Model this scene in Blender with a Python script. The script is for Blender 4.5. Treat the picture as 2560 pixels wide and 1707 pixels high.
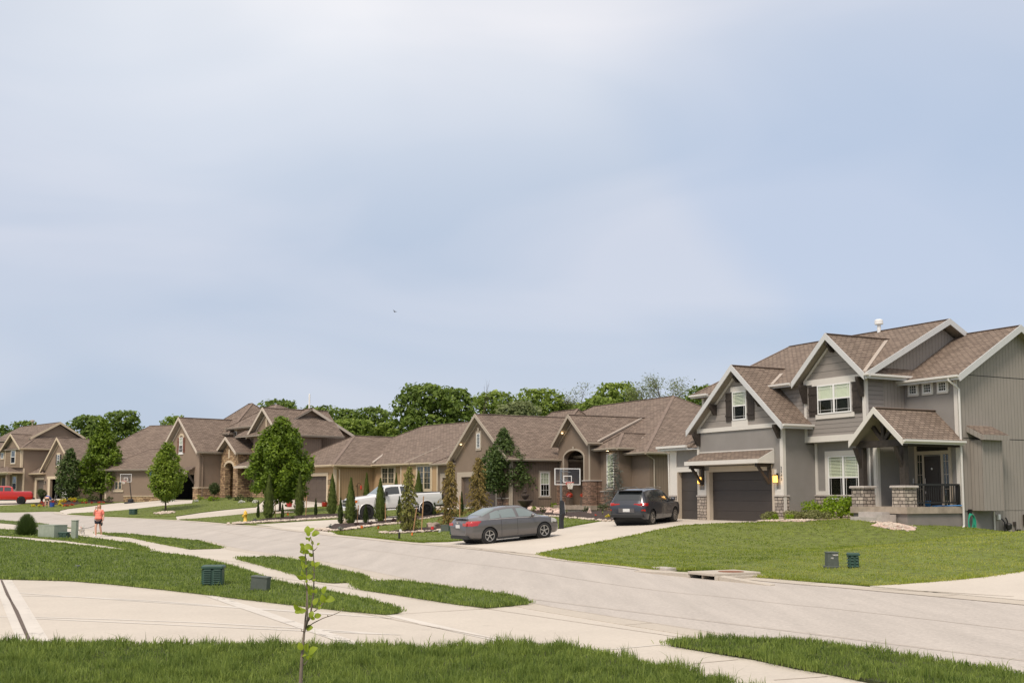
import bpy, bmesh, math, random
import numpy as np
from mathutils import Vector, Matrix
from mathutils.geometry import delaunay_2d_cdt

for o in list(bpy.data.objects): bpy.data.objects.remove(o)
S = bpy.context.scene
COL = S.collection
R = math.radians

# ---------------------------------------------------------------- camera
CAM_H = 2.12
PITCH = math.atan(270/2797.0)
F = 2797.0
cam = bpy.data.cameras.new('camera'); cam_o = bpy.data.objects.new('camera', cam); COL.objects.link(cam_o)
cam.sensor_width = 36; cam.lens = 36*F/2560; cam.clip_end = 3000; cam.clip_start = 0.1
cam.shift_y = (968.5-853.5)/2560
cam_o.location = (0, 0, CAM_H); cam_o.rotation_euler = (R(90)+PITCH, 0, 0)
S.camera = cam_o

# ---------------------------------------------------------------- sky + sun
SUN_EL, SUN_AZ = R(52), R(205)      # azimuth clockwise from +Y: behind the camera, a little left
w = bpy.data.worlds.new('World'); S.world = w; w.use_nodes = True
nt = w.node_tree; nt.nodes.clear()
def N(t, ty, **k):
    n = t.nodes.new(ty)
    for a, v in k.items(): setattr(n, a, v)
    return n
out = N(nt, 'ShaderNodeOutputWorld'); bg = N(nt, 'ShaderNodeBackground'); bg.inputs[1].default_value = 0.15
sky = N(nt, 'ShaderNodeTexSky', sky_type='NISHITA', sun_disc=False, sun_elevation=SUN_EL, sun_rotation=SUN_AZ, air_density=1.0, dust_density=2.0, ozone_density=1.5)
tc = N(nt, 'ShaderNodeTexCoord')
mp = N(nt, 'ShaderNodeMapping'); mp.inputs['Scale'].default_value = (1.0, 1.0, 3.4); mp.inputs['Rotation'].default_value = (0, 0.25, 0.2)
mp.inputs['Location'].default_value = (3.1, 0.4, 0.25)
nz = N(nt, 'ShaderNodeTexNoise'); nz.inputs['Scale'].default_value = 2.2; nz.inputs['Detail'].default_value = 4; nz.inputs['Roughness'].default_value = 0.42; nz.inputs['Distortion'].default_value = 0.9
rp = N(nt, 'ShaderNodeValToRGB'); rp.color_ramp.elements[0].position = 0.36; rp.color_ramp.elements[1].position = 0.66
rp.color_ramp.elements[0].color = (3.15, 3.65, 4.5, 1); rp.color_ramp.elements[1].color = (4.0, 4.25, 4.9, 1)
# a brighter veil of cloud higher up the sky
sx = N(nt, 'ShaderNodeSeparateXYZ')
mr = N(nt, 'ShaderNodeMapRange', interpolation_type='SMOOTHSTEP'); mr.inputs[1].default_value = 0.2; mr.inputs[2].default_value = 0.75; mr.inputs[3].default_value = 0; mr.inputs[4].default_value = 1
gr = N(nt, 'ShaderNodeMixRGB', blend_type='ADD'); gr.inputs[2].default_value = (2.6, 1.9, 1.0, 1)
# bright streak
sub = N(nt, 'ShaderNodeVectorMath', operation='DISTANCE'); sub.inputs[1].default_value = (-0.17, 0.88, 0.385)
mp2 = N(nt, 'ShaderNodeMapping'); mp2.inputs['Rotation'].default_value = (0, 0, 0)
dm = N(nt, 'ShaderNodeVectorMath', operation='MULTIPLY_ADD'); dm.inputs[1].default_value = (0.62, 1, 1.6); dm.inputs[2].default_value = (-0.065+0.0, 0, -0.23)
ms = N(nt, 'ShaderNodeMapRange', interpolation_type='SMOOTHSTEP'); ms.inputs[1].default_value = 0.34; ms.inputs[2].default_value = 0.02; ms.inputs[3].default_value = 0; ms.inputs[4].default_value = 1.0
nz2 = N(nt, 'ShaderNodeTexNoise'); nz2.inputs['Scale'].default_value = 3.0; nz2.inputs['Detail'].default_value = 3
mm = N(nt, 'ShaderNodeMath', operation='MULTIPLY')
st = N(nt, 'ShaderNodeMixRGB', blend_type='ADD'); st.inputs[2].default_value = (2.0, 1.8, 1.4, 1)
mx = N(nt, 'ShaderNodeMixRGB'); mx.inputs[0].default_value = 0.92
L = nt.links.new
L(tc.outputs['Generated'], mp.inputs[0]); L(mp.outputs[0], nz.inputs['Vector']); L(nz.outputs[0], rp.inputs[0])
L(tc.outputs['Generated'], sx.inputs[0]); L(sx.outputs[2], mr.inputs[0]); L(mr.outputs[0], gr.inputs[0]); L(rp.outputs[0], gr.inputs[1])
L(tc.outputs['Generated'], dm.inputs[0]); L(dm.outputs[0], sub.inputs[0]); L(sub.outputs['Value'], ms.inputs[0])
L(tc.outputs['Generated'], nz2.inputs['Vector']); L(ms.outputs[0], mm.inputs[0]); L(nz2.outputs[0], mm.inputs[1])
L(mm.outputs[0], st.inputs[0]); L(gr.outputs[0], st.inputs[1])
# soft diagonal cloud edge with clearer blue to the right of it
ed = N(nt, 'ShaderNodeVectorMath', operation='DOT_PRODUCT'); ed.inputs[1].default_value = (0.7326, -0.2648, 0.6271)
en = N(nt, 'ShaderNodeTexNoise'); en.inputs['Scale'].default_value = 7; en.inputs['Detail'].default_value = 5
ea = N(nt, 'ShaderNodeMath', operation='MULTIPLY_ADD'); ea.inputs[1].default_value = .06; es_ = N(nt, 'ShaderNodeMapRange', interpolation_type='SMOOTHSTEP'); es_.inputs[1].default_value = .02; es_.inputs[2].default_value = .075
ec = N(nt, 'ShaderNodeVectorMath', operation='DISTANCE'); ec.inputs[1].default_value = (0.3186, 0.9204, 0.2265)
ef = N(nt, 'ShaderNodeMapRange', interpolation_type='SMOOTHSTEP'); ef.inputs[1].default_value = .34; ef.inputs[2].default_value = .08
em = N(nt, 'ShaderNodeMath', operation='MULTIPLY'); ek = N(nt, 'ShaderNodeMath', operation='MULTIPLY'); ek.inputs[1].default_value = .5
bl_ = N(nt, 'ShaderNodeMixRGB'); bl_.inputs[2].default_value = (2.85, 3.55, 4.75, 1)
L(tc.outputs['Generated'], ed.inputs[0]); L(tc.outputs['Generated'], en.inputs['Vector']); L(en.outputs[0], ea.inputs[0]); L(ed.outputs['Value'], ea.inputs[2]); L(ea.outputs[0], es_.inputs[0])
L(tc.outputs['Generated'], ec.inputs[0]); L(ec.outputs['Value'], ef.inputs[0]); L(es_.outputs[0], em.inputs[0]); L(ef.outputs[0], em.inputs[1]); L(em.outputs[0], ek.inputs[0]); L(ek.outputs[0], bl_.inputs[0]); L(st.outputs[0], bl_.inputs[1])
L(sky.outputs[0], mx.inputs[1]); L(bl_.outputs[0], mx.inputs[2]); L(mx.outputs[0], bg.inputs[0]); L(bg.outputs[0], out.inputs[0])

sun = bpy.data.lights.new('sun', 'SUN'); sun.energy = 2.6; sun.angle = R(16); sun.color = (1.0, 0.88, 0.76)
sun_o = bpy.data.objects.new('sun', sun); COL.objects.link(sun_o)
sdir = Vector((math.sin(SUN_AZ)*math.cos(SUN_EL), math.cos(SUN_AZ)*math.cos(SUN_EL), math.sin(SUN_EL)))
sun_o.rotation_euler = sdir.to_track_quat('Z', 'Y').to_euler(); sun_o.location = (0, -20, 60)
S.view_settings.view_transform = 'Standard'; S.view_settings.look = 'None'; S.view_settings.exposure = 0.12; S.view_settings.gamma = 1
S.render.engine = 'CYCLES'
S.cycles.max_bounces = 6; S.cycles.transparent_max_bounces = 12

# ---------------------------------------------------------------- pixel <-> world helpers (measuring aid)
def ray(px, py):
    xc = (px-1280.0)/F; yc = (968.5-py)/F
    return np.array([xc, math.cos(PITCH)-yc*math.sin(PITCH), math.sin(PITCH)+yc*math.cos(PITCH)])
def atY(px, py, Y):
    r = ray(px, py); t = Y/r[1]; return (r[0]*t, Y, CAM_H+r[2]*t)
def atZ(px, py, z):
    r = ray(px, py); t = (z-CAM_H)/r[2]; return (r[0]*t, r[1]*t, z)

# ---------------------------------------------------------------- terrain
H1O = (12.18, 50.30, 0.905); A1 = -62.05
H2O = (-0.11, 78.8, 1.28);  A2 = -62.05
H3O = (-15.568, 98.56, 1.235, 1.12);  A3 = -51.0
H4O = (-30.69, 110.0, 1.647, 1.1); A4 = -50.0
H5O = (-38.745, 121.8, 1.469, 1.05); A5 = -16.0
H6O = (-50.128, 128.96, 1.694, 1.04); A6 = -46.0
def l2w(O, A, x, y, z=0):
    if len(O) > 3: x, y, z = x*O[3], y*O[3], z*O[3]
    a = R(A); return (O[0]+x*math.cos(a)-y*math.sin(a), O[1]+x*math.sin(a)+y*math.cos(a), O[2]+z)
CP = []
for p in [(0,1700),(1280,1700),(2560,1700),(0,1450),(640,1450),(1280,1450),(1280,1600),(1900,1550),(2560,1560),(300,1390),(640,1360),(1000,1400),(246,1341),(1350,1390),(1724,1436),(1032,1356)]:
    CP.append(atZ(*p, 0.0))
CP += [(0,0,0),(15,0,0),(-15,0,0),(0,-30,0),(40,-40,0),(-40,-20,.1),(-40,30,.2),(-25,20,.05),(22,5,0),(60,-10,.3)]
CP += [atZ(2171,1467,.03), atZ(840,1337,.08), atZ(600,1313,.2), atZ(440,1301,.3), atZ(325,1294,.4), atZ(150,1280,.5), atZ(0,1279,.55),
       atZ(417,1347,0), atZ(248,1333,.08), atZ(0,1303,.3), atZ(0,1345,.08), atZ(-300,1290,.5), (-80,110,.8), (-100,80,.8)]
for x, y, z in [(-8.6,0,0),(-4,0,0),(0,0,.0),(-9,6,0),(-4,-3,-.14),(.5,-1.3,.05),(4.5,-1.0,.15),(6.6,-.8,.15),(7.2,2,0),(7,3.7,-.12),(6.9,5.5,-.39),(7.5,8,-.38),(0,15,.2),(-8,-3,-.12)]:
    CP.append(l2w(H1O, A1, x, y, z))
CP += [atY(2560,1329,36), atY(2350,1354,36), atY(2150,1382,34), (16.6,44,.5), (13.0,42,.3), atZ(2560,1430,.25), (26,36,.9), (30,25,.7), (26,20,.35), (34,45,1.0), (40,30,1.0)]
for x, y, z in [(-12,0,0),(-6,0,0),(0,0,0),(0,3.0,-.12),(2.2,3.0,-.42),(4.4,3.2,-.45),(8.5,5.0,-.35),(-6,-4,-.25),(4,20,.6)]: CP.append(l2w(H2O, A2, x, y, z))
for x, y, z in [(-8.6,0,0),(0,0,0),(0,3.6,.1),(9,3.6,-.05),(0,16,.5)]: CP.append(l2w(H3O, A3, x, y, z))
for x, y, z in [(-7.3,0,0),(0,0,0),(0,2,.15),(4,1.5,.2),(9,3,.2),(0,14,.6)]: CP.append(l2w(H4O, A4, x, y, z))
for x, y, z in [(-6,0,0),(0,0,0),(-3,12,.5)]: CP.append(l2w(H5O, A5, x, y, z))
for x, y, z in [(-12.5,0,0),(0,0,0),(-13,-2,0),(-24,-2,0),(-12,12,.4)]: CP.append(l2w(H6O, A6, x, y, z))
CP += [(30,80,1.4),(0,115,2.0),(-30,150,2.3),(-90,170,2.6),(60,120,2.2),(-62,108,1.0),(-56,104,.85),(8,70,1.2),(90,60,1.8),(60,40,1.3), atY(922,1296,72), atY(1066,1286,75.5), atY(1590,1319,49.8)]
CP = np.array(CP, float)
_c2 = 9.0
def _phi(d2): return np.sqrt(d2+_c2)
_D = ((CP[:, None, :2]-CP[None, :, :2])**2).sum(2)
_n = len(CP)
_A = np.zeros((_n+3, _n+3)); _A[:_n, :_n] = _phi(_D) - np.eye(_n)*0.25
_Pm = np.c_[np.ones(_n), CP[:, :2]/50]; _A[:_n, _n:] = _Pm; _A[_n:, :_n] = _Pm.T
_w = np.linalg.solve(_A, np.r_[CP[:, 2], 0, 0, 0])
def hz(X, Y):
    X = np.atleast_1d(np.asarray(X, float)); Y = np.atleast_1d(np.asarray(Y, float))
    o = np.zeros(X.shape); Xf = X.ravel(); Yf = Y.ravel(); of = o.ravel()
    for i in range(0, len(Xf), 20000):
        a = Xf[i:i+20000]; b = Yf[i:i+20000]
        d2 = (a[:, None]-CP[None, :, 0])**2+(b[:, None]-CP[None, :, 1])**2
        z = _phi(d2)@_w[:_n] + _w[_n] + _w[_n+1]*a/50 + _w[_n+2]*b/50
        r = np.sqrt((a+10)**2+(b-60)**2); k = np.clip((r-110)/60, 0, 1); k = k*k*(3-2*k)
        z = np.clip(z, -0.3, 3.0)
        of[i:i+20000] = z*(1-k)+2.2*k*np.clip((b+20)/100, 0, 1)
    return of.reshape(X.shape)
def hz1(x, y): return float(hz(x, y)[0])
def G(px, py):
    """point of the real ground seen at a pixel of the photograph"""
    r = ray(px, py); t = np.concatenate([np.arange(8, 60, .2), np.arange(60, 180, .4)])
    X = r[0]*t; Y = r[1]*t; Z = CAM_H+r[2]*t
    d = Z-hz(X, Y); i = np.where(d <= 0)[0]
    if len(i) == 0: return (X[-1], Y[-1], hz1(X[-1], Y[-1]))
    i = max(i[0], 1); k = d[i-1]/(d[i-1]-d[i]); x = X[i-1]+(X[i]-X[i-1])*k; y = Y[i-1]+(Y[i]-Y[i-1])*k
    return (x, y, hz1(x, y))

# ---------------------------------------------------------------- mesh builder
class MB:
    def __init__(s): s.v = []; s.f = []
    def add(s, vs, fs):
        b = len(s.v); s.v += [tuple(v) for v in vs]; s.f += [tuple(i+b for i in f) for f in fs]; return s
    def box(s, x0, x1, y0, y1, z0, z1):
        v = [(x0,y0,z0),(x1,y0,z0),(x1,y1,z0),(x0,y1,z0),(x0,y0,z1),(x1,y0,z1),(x1,y1,z1),(x0,y1,z1)]
        return s.add(v, [(0,3,2,1),(4,5,6,7),(0,1,5,4),(1,2,6,5),(2,3,7,6),(3,0,4,7)])
    def cbox(s, x0, x1, y0, y1, z0, z1, b=.02):
        """box with chamfered vertical and top edges"""
        def ring(d, z): 
            a0, a1, c0, c1 = x0+d, x1-d, y0+d, y1-d
            return [(a0+b, c0, z), (a1-b, c0, z), (a1, c0+b, z), (a1, c1-b, z), (a1-b, c1, z), (a0+b, c1, z), (a0, c1-b, z), (a0, c0+b, z)]
        r = ring(0, z0)+ring(0, z1-b)+ring(b*.8, z1)
        f = [tuple(range(7, -1, -1)), tuple(range(16, 24))]
        for k in (0, 8):
            for i in range(8): f.append((k+i, k+(i+1) % 8, k+8+(i+1) % 8, k+8+i))
        return s.add(r, f)
    def extr(s, pts, d0, d1, ax='y'):
        """polygon pts (a,b) extruded along ax. ax y: (x,z); ax x: (y,z); ax z: (x,y)"""
        n = len(pts)
        def m(a, b, d): return (a, d, b) if ax == 'y' else ((d, a, b) if ax == 'x' else (a, b, d))
        v = [m(a, b, d0) for a, b in pts]+[m(a, b, d1) for a, b in pts]
        f = [tuple(range(n)), tuple(range(2*n-1, n-1, -1))]
        for i in range(n): f.append((i, n+i, n+(i+1) % n, (i+1) % n))
        return s.add(v, f)
    def tube(s, pts, r, n=8, r1=None, cap=True):
        pts = [Vector(p) for p in pts]; m = len(pts); rs = [r+((r1 if r1 is not None else r)-r)*i/(m-1) for i in range(m)] if not isinstance(r, (list, tuple)) else r
        b = len(s.v); up = None
        for i, p in enumerate(pts):
            t = (pts[min(i+1, m-1)]-pts[max(i-1, 0)]).normalized()
            if up is None:
                up = Vector((0,0,1)) if abs(t.z) < .9 else Vector((1,0,0))
            x = t.cross(up).normalized(); y = x.cross(t).normalized(); up = y
            for k in range(n):
                a = 2*math.pi*k/n; s.v.append(tuple(p+x*math.cos(a)*rs[i]+y*math.sin(a)*rs[i]))
        for i in range(m-1):
            for k in range(n): s.f.append((b+i*n+k, b+i*n+(k+1) % n, b+(i+1)*n+(k+1) % n, b+(i+1)*n+k))
        if cap: s.f.append(tuple(b+k for k in range(n-1, -1, -1))); s.f.append(tuple(b+(m-1)*n+k for k in range(n)))
        return s
    def lathe(s, prof, cx=0, cy=0, n=24, axis='z', c=(0,0,0)):
        b = len(s.v); m = len(prof)
        for r, z in prof:
            for k in range(n):
                a = 2*math.pi*k/n
                if axis == 'z': s.v.append((cx+r*math.cos(a), cy+r*math.sin(a), z))
                else: s.v.append((c[0]+r*math.cos(a), c[1]+z, c[2]+r*math.sin(a)))
        for i in range(m-1):
            for k in range(n): s.f.append((b+i*n+k, b+i*n+(k+1) % n, b+(i+1)*n+(k+1) % n, b+(i+1)*n+k))
        s.f.append(tuple(b+k for k in range(n-1, -1, -1))); s.f.append(tuple(b+(m-1)*n+k for k in range(n)))
        return s
    def blob(s, c, r, seed=0, amp=.25, n=2, sq=(1,1,1), flat=False):
        rnd = random.Random(seed); bm = bmesh.new(); bmesh.ops.create_icosphere(bm, subdivisions=n, radius=1)
        ph = [(Vector((rnd.uniform(-1,1), rnd.uniform(-1,1), rnd.uniform(-1,1))).normalized(), rnd.uniform(1.2, 3), rnd.uniform(0, 6)) for _ in range(6)]
        vs = []
        for v in bm.verts:
            d = v.co.normalized(); k = 1+amp*sum(math.sin(p.dot(d)*fq*2+o) for p, fq, o in ph)/3
            vs.append((c[0]+d.x*k*r*sq[0], c[1]+d.y*k*r*sq[1], c[2]+d.z*k*r*sq[2]))
        fs = [tuple(v.index for v in f.verts) for f in bm.faces]; bm.free()
        return s.add(vs, fs)
    def xf(s, fn, start=0):
        for i in range(start, len(s.v)): s.v[i] = tuple(fn(s.v[i]))
        return s

def planar_uv(me):
    n = len(me.loops); uv = me.uv_layers.new(name='UVMap')
    co = np.zeros(len(me.vertices)*3); me.vertices.foreach_get('co', co); co = co.reshape(-1, 3)
    li = np.zeros(n, dtype=np.int64); me.loops.foreach_get('vertex_index', li)
    pn = np.zeros(len(me.polygons)*3); me.polygons.foreach_get('normal', pn); pn = pn.reshape(-1, 3)
    tot = np.zeros(len(me.polygons), dtype=np.int64); me.polygons.foreach_get('loop_total', tot)
    nn = np.repeat(pn, tot, axis=0); c = co[li]
    t = np.stack([-nn[:, 1], nn[:, 0], np.zeros(len(nn))], 1); l = np.linalg.norm(t, axis=1)
    flat = l < 1e-3; t[flat] = (1, 0, 0); l[flat] = 1; t /= l[:, None]
    b = np.cross(nn, t); b[b[:, 2] < -1e-6] *= 1
    out_ = np.stack([(c*t).sum(1), (c*b).sum(1)], 1)
    uv.data.foreach_set('uv', out_.ravel())

def obj(name, mb, m, parent=None, smooth=False, label=None, cat=None, group=None, kind=None, loc=None, rz=None, rot=None, bevel=0, uv=True):
    me = bpy.data.meshes.new(name); me.from_pydata(mb.v, [], mb.f); me.update()
    bm = bmesh.new(); bm.from_mesh(me); bmesh.ops.recalc_face_normals(bm, faces=bm.faces); bm.to_mesh(me); bm.free()
    if uv: planar_uv(me)
    if smooth:
        for p in me.polygons: p.use_smooth = True
    o = bpy.data.objects.new(name, me); COL.objects.link(o)
    if m is not None: me.materials.append(m)
    if parent: o.parent = parent
    if loc is not None: o.location = loc
    if rz is not None: o.rotation_euler = (0, 0, rz)
    if rot is not None: o.rotation_euler = rot
    if bevel:
        b = o.modifiers.new('bevel', 'BEVEL'); b.width = bevel; b.segments = 2; b.limit_method = 'ANGLE'
    tag(o, label, cat, group, kind)
    return o
def tag(o, label=None, cat=None, group=None, kind=None):
    if label: o['label'] = label
    if cat: o['category'] = cat
    if group: o['group'] = group
    if kind: o['kind'] = kind
    return o
def thing(name, loc, rz=0, label=None, cat=None, group=None):
    o = bpy.data.objects.new(name, None); COL.objects.link(o); o.empty_display_size = .3
    o.location = loc[:3]; o.rotation_euler = (0, 0, rz); return tag(o, label, cat, group)
def copy_tree(o, parent=None):
    c = o.copy(); COL.objects.link(c)
    if parent: c.parent = parent
    for ch in list(o.children): copy_tree(ch, c)
    return c

# ---------------------------------------------------------------- materials
def mat(name, col, rough=.8, metal=0, spec=.5, emit=None, es=0, var=0, vs=3, bump=0, bs=60, coat=0, alpha=None, trans=0, coords='Object'):
    m = bpy.data.materials.new(name); m.use_nodes = True; t = m.node_tree; b = t.nodes['Principled BSDF']
    b.inputs['Base Color'].default_value = (*col, 1); b.inputs['Roughness'].default_value = rough; b.inputs['Metallic'].default_value = metal
    b.inputs['Specular IOR Level'].default_value = spec
    if coat: b.inputs['Coat Weight'].default_value = coat; b.inputs['Coat Roughness'].default_value = .05
    if trans: b.inputs['Transmission Weight'].default_value = trans
    if emit: b.inputs['Emission Color'].default_value = (*emit, 1); b.inputs['Emission Strength'].default_value = es
    l = t.links.new
    tcn = N(t, 'ShaderNodeTexCoord')
    if var:
        nz = N(t, 'ShaderNodeTexNoise'); nz.inputs['Scale'].default_value = vs; nz.inputs['Detail'].default_value = 6; nz.inputs['Roughness'].default_value = .65
        hs = N(t, 'ShaderNodeMapRange'); hs.inputs[1].default_value = .3; hs.inputs[2].default_value = .7; hs.inputs[3].default_value = 1-var; hs.inputs[4].default_value = 1+var
        vm = N(t, 'ShaderNodeVectorMath', operation='SCALE'); vm.inputs[0].default_value = col
        l(tcn.outputs[coords], nz.inputs['Vector']); l(nz.outputs[0], hs.inputs[0]); l(hs.outputs[0], vm.inputs['Scale']); l(vm.outputs[0], b.inputs['Base Color'])
    if bump:
        n2 = N(t, 'ShaderNodeTexNoise'); n2.inputs['Scale'].default_value = bs; n2.inputs['Detail'].default_value = 4
        bp = N(t, 'ShaderNodeBump'); bp.inputs['Strength'].default_value = bump; bp.inputs['Distance'].default_value = .02
        l(tcn.outputs[coords], n2.inputs['Vector']); l(n2.outputs[0], bp.inputs['Height']); l(bp.outputs[0], b.inputs['Normal'])
    return m
def uvscale(t, sx, sy):
    u = N(t, 'ShaderNodeTexCoord'); mp = N(t, 'ShaderNodeMapping'); mp.inputs['Scale'].default_value = (sx, sy, 1)
    t.links.new(u.outputs['UV'], mp.inputs[0]); return u, mp
def brick(name, c1, c2, mortar, bw, rh, ms, offset=.5, distort=0, bumpd=.02, rough=.9, nvar=.25, nscale=1.2, squash=1, stretch=None):
    m = bpy.data.materials.new(name); m.use_nodes = True; t = m.node_tree; b = t.nodes['Principled BSDF']; l = t.links.new
    u, mp = uvscale(t, 1, 1); src = mp.outputs[0]
    if distort:
        nz = N(t, 'ShaderNodeTexNoise'); nz.inputs['Scale'].default_value = 3.5; nz.inputs['Detail'].default_value = 2; l(mp.outputs[0], nz.inputs['Vector'])
        sb = N(t, 'ShaderNodeVectorMath', operation='SUBTRACT'); sb.inputs[1].default_value = (.5,.5,.5); l(nz.outputs['Color'], sb.inputs[0])
        ma = N(t, 'ShaderNodeVectorMath', operation='MULTIPLY_ADD'); ma.inputs[1].default_value = (distort*1.6, distort, 0); l(sb.outputs[0], ma.inputs[0]); l(mp.outputs[0], ma.inputs[2]); src = ma.outputs[0]
    br = N(t, 'ShaderNodeTexBrick'); br.offset = offset; br.squash = squash; br.squash_frequency = 3
    br.inputs['Color1'].default_value = (*c1, 1); br.inputs['Color2'].default_value = (*c2, 1); br.inputs['Mortar'].default_value = (*mortar, 1)
    br.inputs['Scale'].default_value = 1; br.inputs['Mortar Size'].default_value = ms; br.inputs['Mortar Smooth'].default_value = .15; br.inputs['Brick Width'].default_value = bw; br.inputs['Row Height'].default_value = rh; br.inputs['Bias'].default_value = -.1
    l(src, br.inputs['Vector'])
    n1 = N(t, 'ShaderNodeTexNoise'); n1.inputs['Scale'].default_value = nscale; n1.inputs['Detail'].default_value = 8; n1.inputs['Roughness'].default_value = .75
    if stretch:
        ms_ = N(t, 'ShaderNodeMapping'); ms_.inputs['Scale'].default_value = (*stretch, 1); l(mp.outputs[0], ms_.inputs[0]); l(ms_.outputs[0], n1.inputs['Vector'])
    else: l(mp.outputs[0], n1.inputs['Vector'])
    rg = N(t, 'ShaderNodeMapRange'); rg.inputs[1].default_value = .3; rg.inputs[2].default_value = .7; rg.inputs[3].default_value = 1-nvar; rg.inputs[4].default_value = 1+nvar
    l(n1.outputs[0], rg.inputs[0])
    vm = N(t, 'ShaderNodeVectorMath', operation='SCALE'); l(br.outputs[0], vm.inputs[0]); l(rg.outputs[0], vm.inputs['Scale']); l(vm.outputs[0], b.inputs['Base Color'])
    b.inputs['Roughness'].default_value = rough; b.inputs['Specular IOR Level'].default_value = .25
    bp = N(t, 'ShaderNodeBump'); bp.inputs['Strength'].default_value = .8; bp.inputs['Distance'].default_value = bumpd; bp.invert = True
    l(br.outputs['Fac'], bp.inputs['Height']); l(bp.outputs[0], b.inputs['Normal'])
    return m
def siding(name, col, period, dirn='v', groove=.07, var=.05, dark=.45):
    """vertical grooves (v) or lap boards (h)"""
    m = bpy.data.materials.new(name); m.use_nodes = True; t = m.node_tree; b = t.nodes['Principled BSDF']; l = t.links.new
    u = N(t, 'ShaderNodeTexCoord'); s = N(t, 'ShaderNodeSeparateXYZ'); l(u.outputs['UV'], s.inputs[0])
    d = N(t, 'ShaderNodeMath', operation='DIVIDE'); d.inputs[1].default_value = period; l(s.outputs[0 if dirn == 'v' else 1], d.inputs[0])
    fr = N(t, 'ShaderNodeMath', operation='FRACT'); l(d.outputs[0], fr.inputs[0])
    lt = N(t, 'ShaderNodeMath', operation='LESS_THAN'); lt.inputs[1].default_value = groove; l(fr.outputs[0], lt.inputs[0])
    nz = N(t, 'ShaderNodeTexNoise'); nz.inputs['Scale'].default_value = 2; nz.inputs['Detail'].default_value = 7; nz.inputs['Roughness'].default_value = .7
    mp = N(t, 'ShaderNodeMapping'); mp.inputs['Scale'].default_value = (3, .4, 1) if dirn == 'v' else (.6, 3, 1); l(u.outputs['UV'], mp.inputs[0]); l(mp.outputs[0], nz.inputs['Vector'])
    rg = N(t, 'ShaderNodeMapRange'); rg.inputs[1].default_value = .3; rg.inputs[2].default_value = .7; rg.inputs[3].default_value = 1-var; rg.inputs[4].default_value = 1+var; l(nz.outputs[0], rg.inputs[0])
    mx = N(t, 'ShaderNodeMixRGB'); mx.inputs[1].default_value = (*col, 1); mx.inputs[2].default_value = (*[c*dark for c in col], 1); l(lt.outputs[0], mx.inputs[0])
    vm = N(t, 'ShaderNodeVectorMath', operation='SCALE'); l(mx.outputs[0], vm.inputs[0]); l(rg.outputs[0], vm.inputs['Scale']); l(vm.outputs[0], b.inputs['Base Color'])
    b.inputs['Roughness'].default_value = .8; b.inputs['Specular IOR Level'].default_value = .3
    bp = N(t, 'ShaderNodeBump'); bp.inputs['Strength'].default_value = .7; bp.inputs['Distance'].default_value = .02
    if dirn == 'v': bp.invert = True; l(lt.outputs[0], bp.inputs['Height'])
    else: bp.invert = True; l(fr.outputs[0], bp.inputs['Height'])
    l(bp.outputs[0], b.inputs['Normal']); return m
def foliage(name, c1, c2, rough=.6, transl=.35, nscale=.7):
    m = bpy.data.materials.new(name); m.use_nodes = True; t = m.node_tree; b = t.nodes['Principled BSDF']; l = t.links.new; o = t.nodes['Material Output']
    g = N(t, 'ShaderNodeNewGeometry'); u = N(t, 'ShaderNodeTexCoord'); nz = N(t, 'ShaderNodeTexNoise'); nz.inputs['Scale'].default_value = nscale; nz.inputs['Detail'].default_value = 3
    l(u.outputs['Object'], nz.inputs['Vector'])
    ad = N(t, 'ShaderNodeMath', operation='MULTIPLY_ADD'); ad.inputs[1].default_value = .55; l(g.outputs['Random Per Island'], ad.inputs[0])
    sb = N(t, 'ShaderNodeMapRange'); sb.inputs[1].default_value = .3; sb.inputs[2].default_value = .7; sb.inputs[3].default_value = 0; sb.inputs[4].default_value = .45; l(nz.outputs[0], sb.inputs[0]); l(sb.outputs[0], ad.inputs[2])
    rp = N(t, 'ShaderNodeMixRGB'); rp.inputs[1].default_value = (*c1, 1); rp.inputs[2].default_value = (*c2, 1); l(ad.outputs[0], rp.inputs[0]); l(rp.outputs[0], b.inputs['Base Color'])
    b.inputs['Roughness'].default_value = rough; b.inputs['Specular IOR Level'].default_value = .3
    tr = N(t, 'ShaderNodeBsdfTranslucent'); l(rp.outputs[0], tr.inputs[0]); ms = N(t, 'ShaderNodeMixShader'); ms.inputs[0].default_value = transl
    l(b.outputs[0], ms.inputs[1]); l(tr.outputs[0], ms.inputs[2]); l(ms.outputs[0], o.inputs[0]); return m
def glassy(name, tint=(.9,.95,.93), refl=1.0, dark=.0):
    m = bpy.data.materials.new(name); m.use_nodes = True; t = m.node_tree; o = t.nodes['Material Output']; t.nodes.remove(t.nodes['Principled BSDF']); l = t.links.new
    a = N(t, 'ShaderNodeBsdfTransparent'); a.inputs[0].default_value = (*tint, 1); g = N(t, 'ShaderNodeBsdfGlossy'); g.inputs['Roughness'].default_value = .02
    fr = N(t, 'ShaderNodeLayerWeight'); fr.inputs[0].default_value = .5; pw = N(t, 'ShaderNodeMath', operation='POWER'); pw.inputs[1].default_value = 4.5; l(fr.outputs['Facing'], pw.inputs[0])
    ml = N(t, 'ShaderNodeMath', operation='MULTIPLY_ADD'); ml.inputs[1].default_value = .9*refl; ml.inputs[2].default_value = .045*refl; ml.use_clamp = True
    ms = N(t, 'ShaderNodeMixShader'); l(pw.outputs[0], ml.inputs[0]); l(ml.outputs[0], ms.inputs[0]); l(a.outputs[0], ms.inputs[1]); l(g.outputs[0], ms.inputs[2]); l(ms.outputs[0], o.inputs[0]); return m
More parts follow.
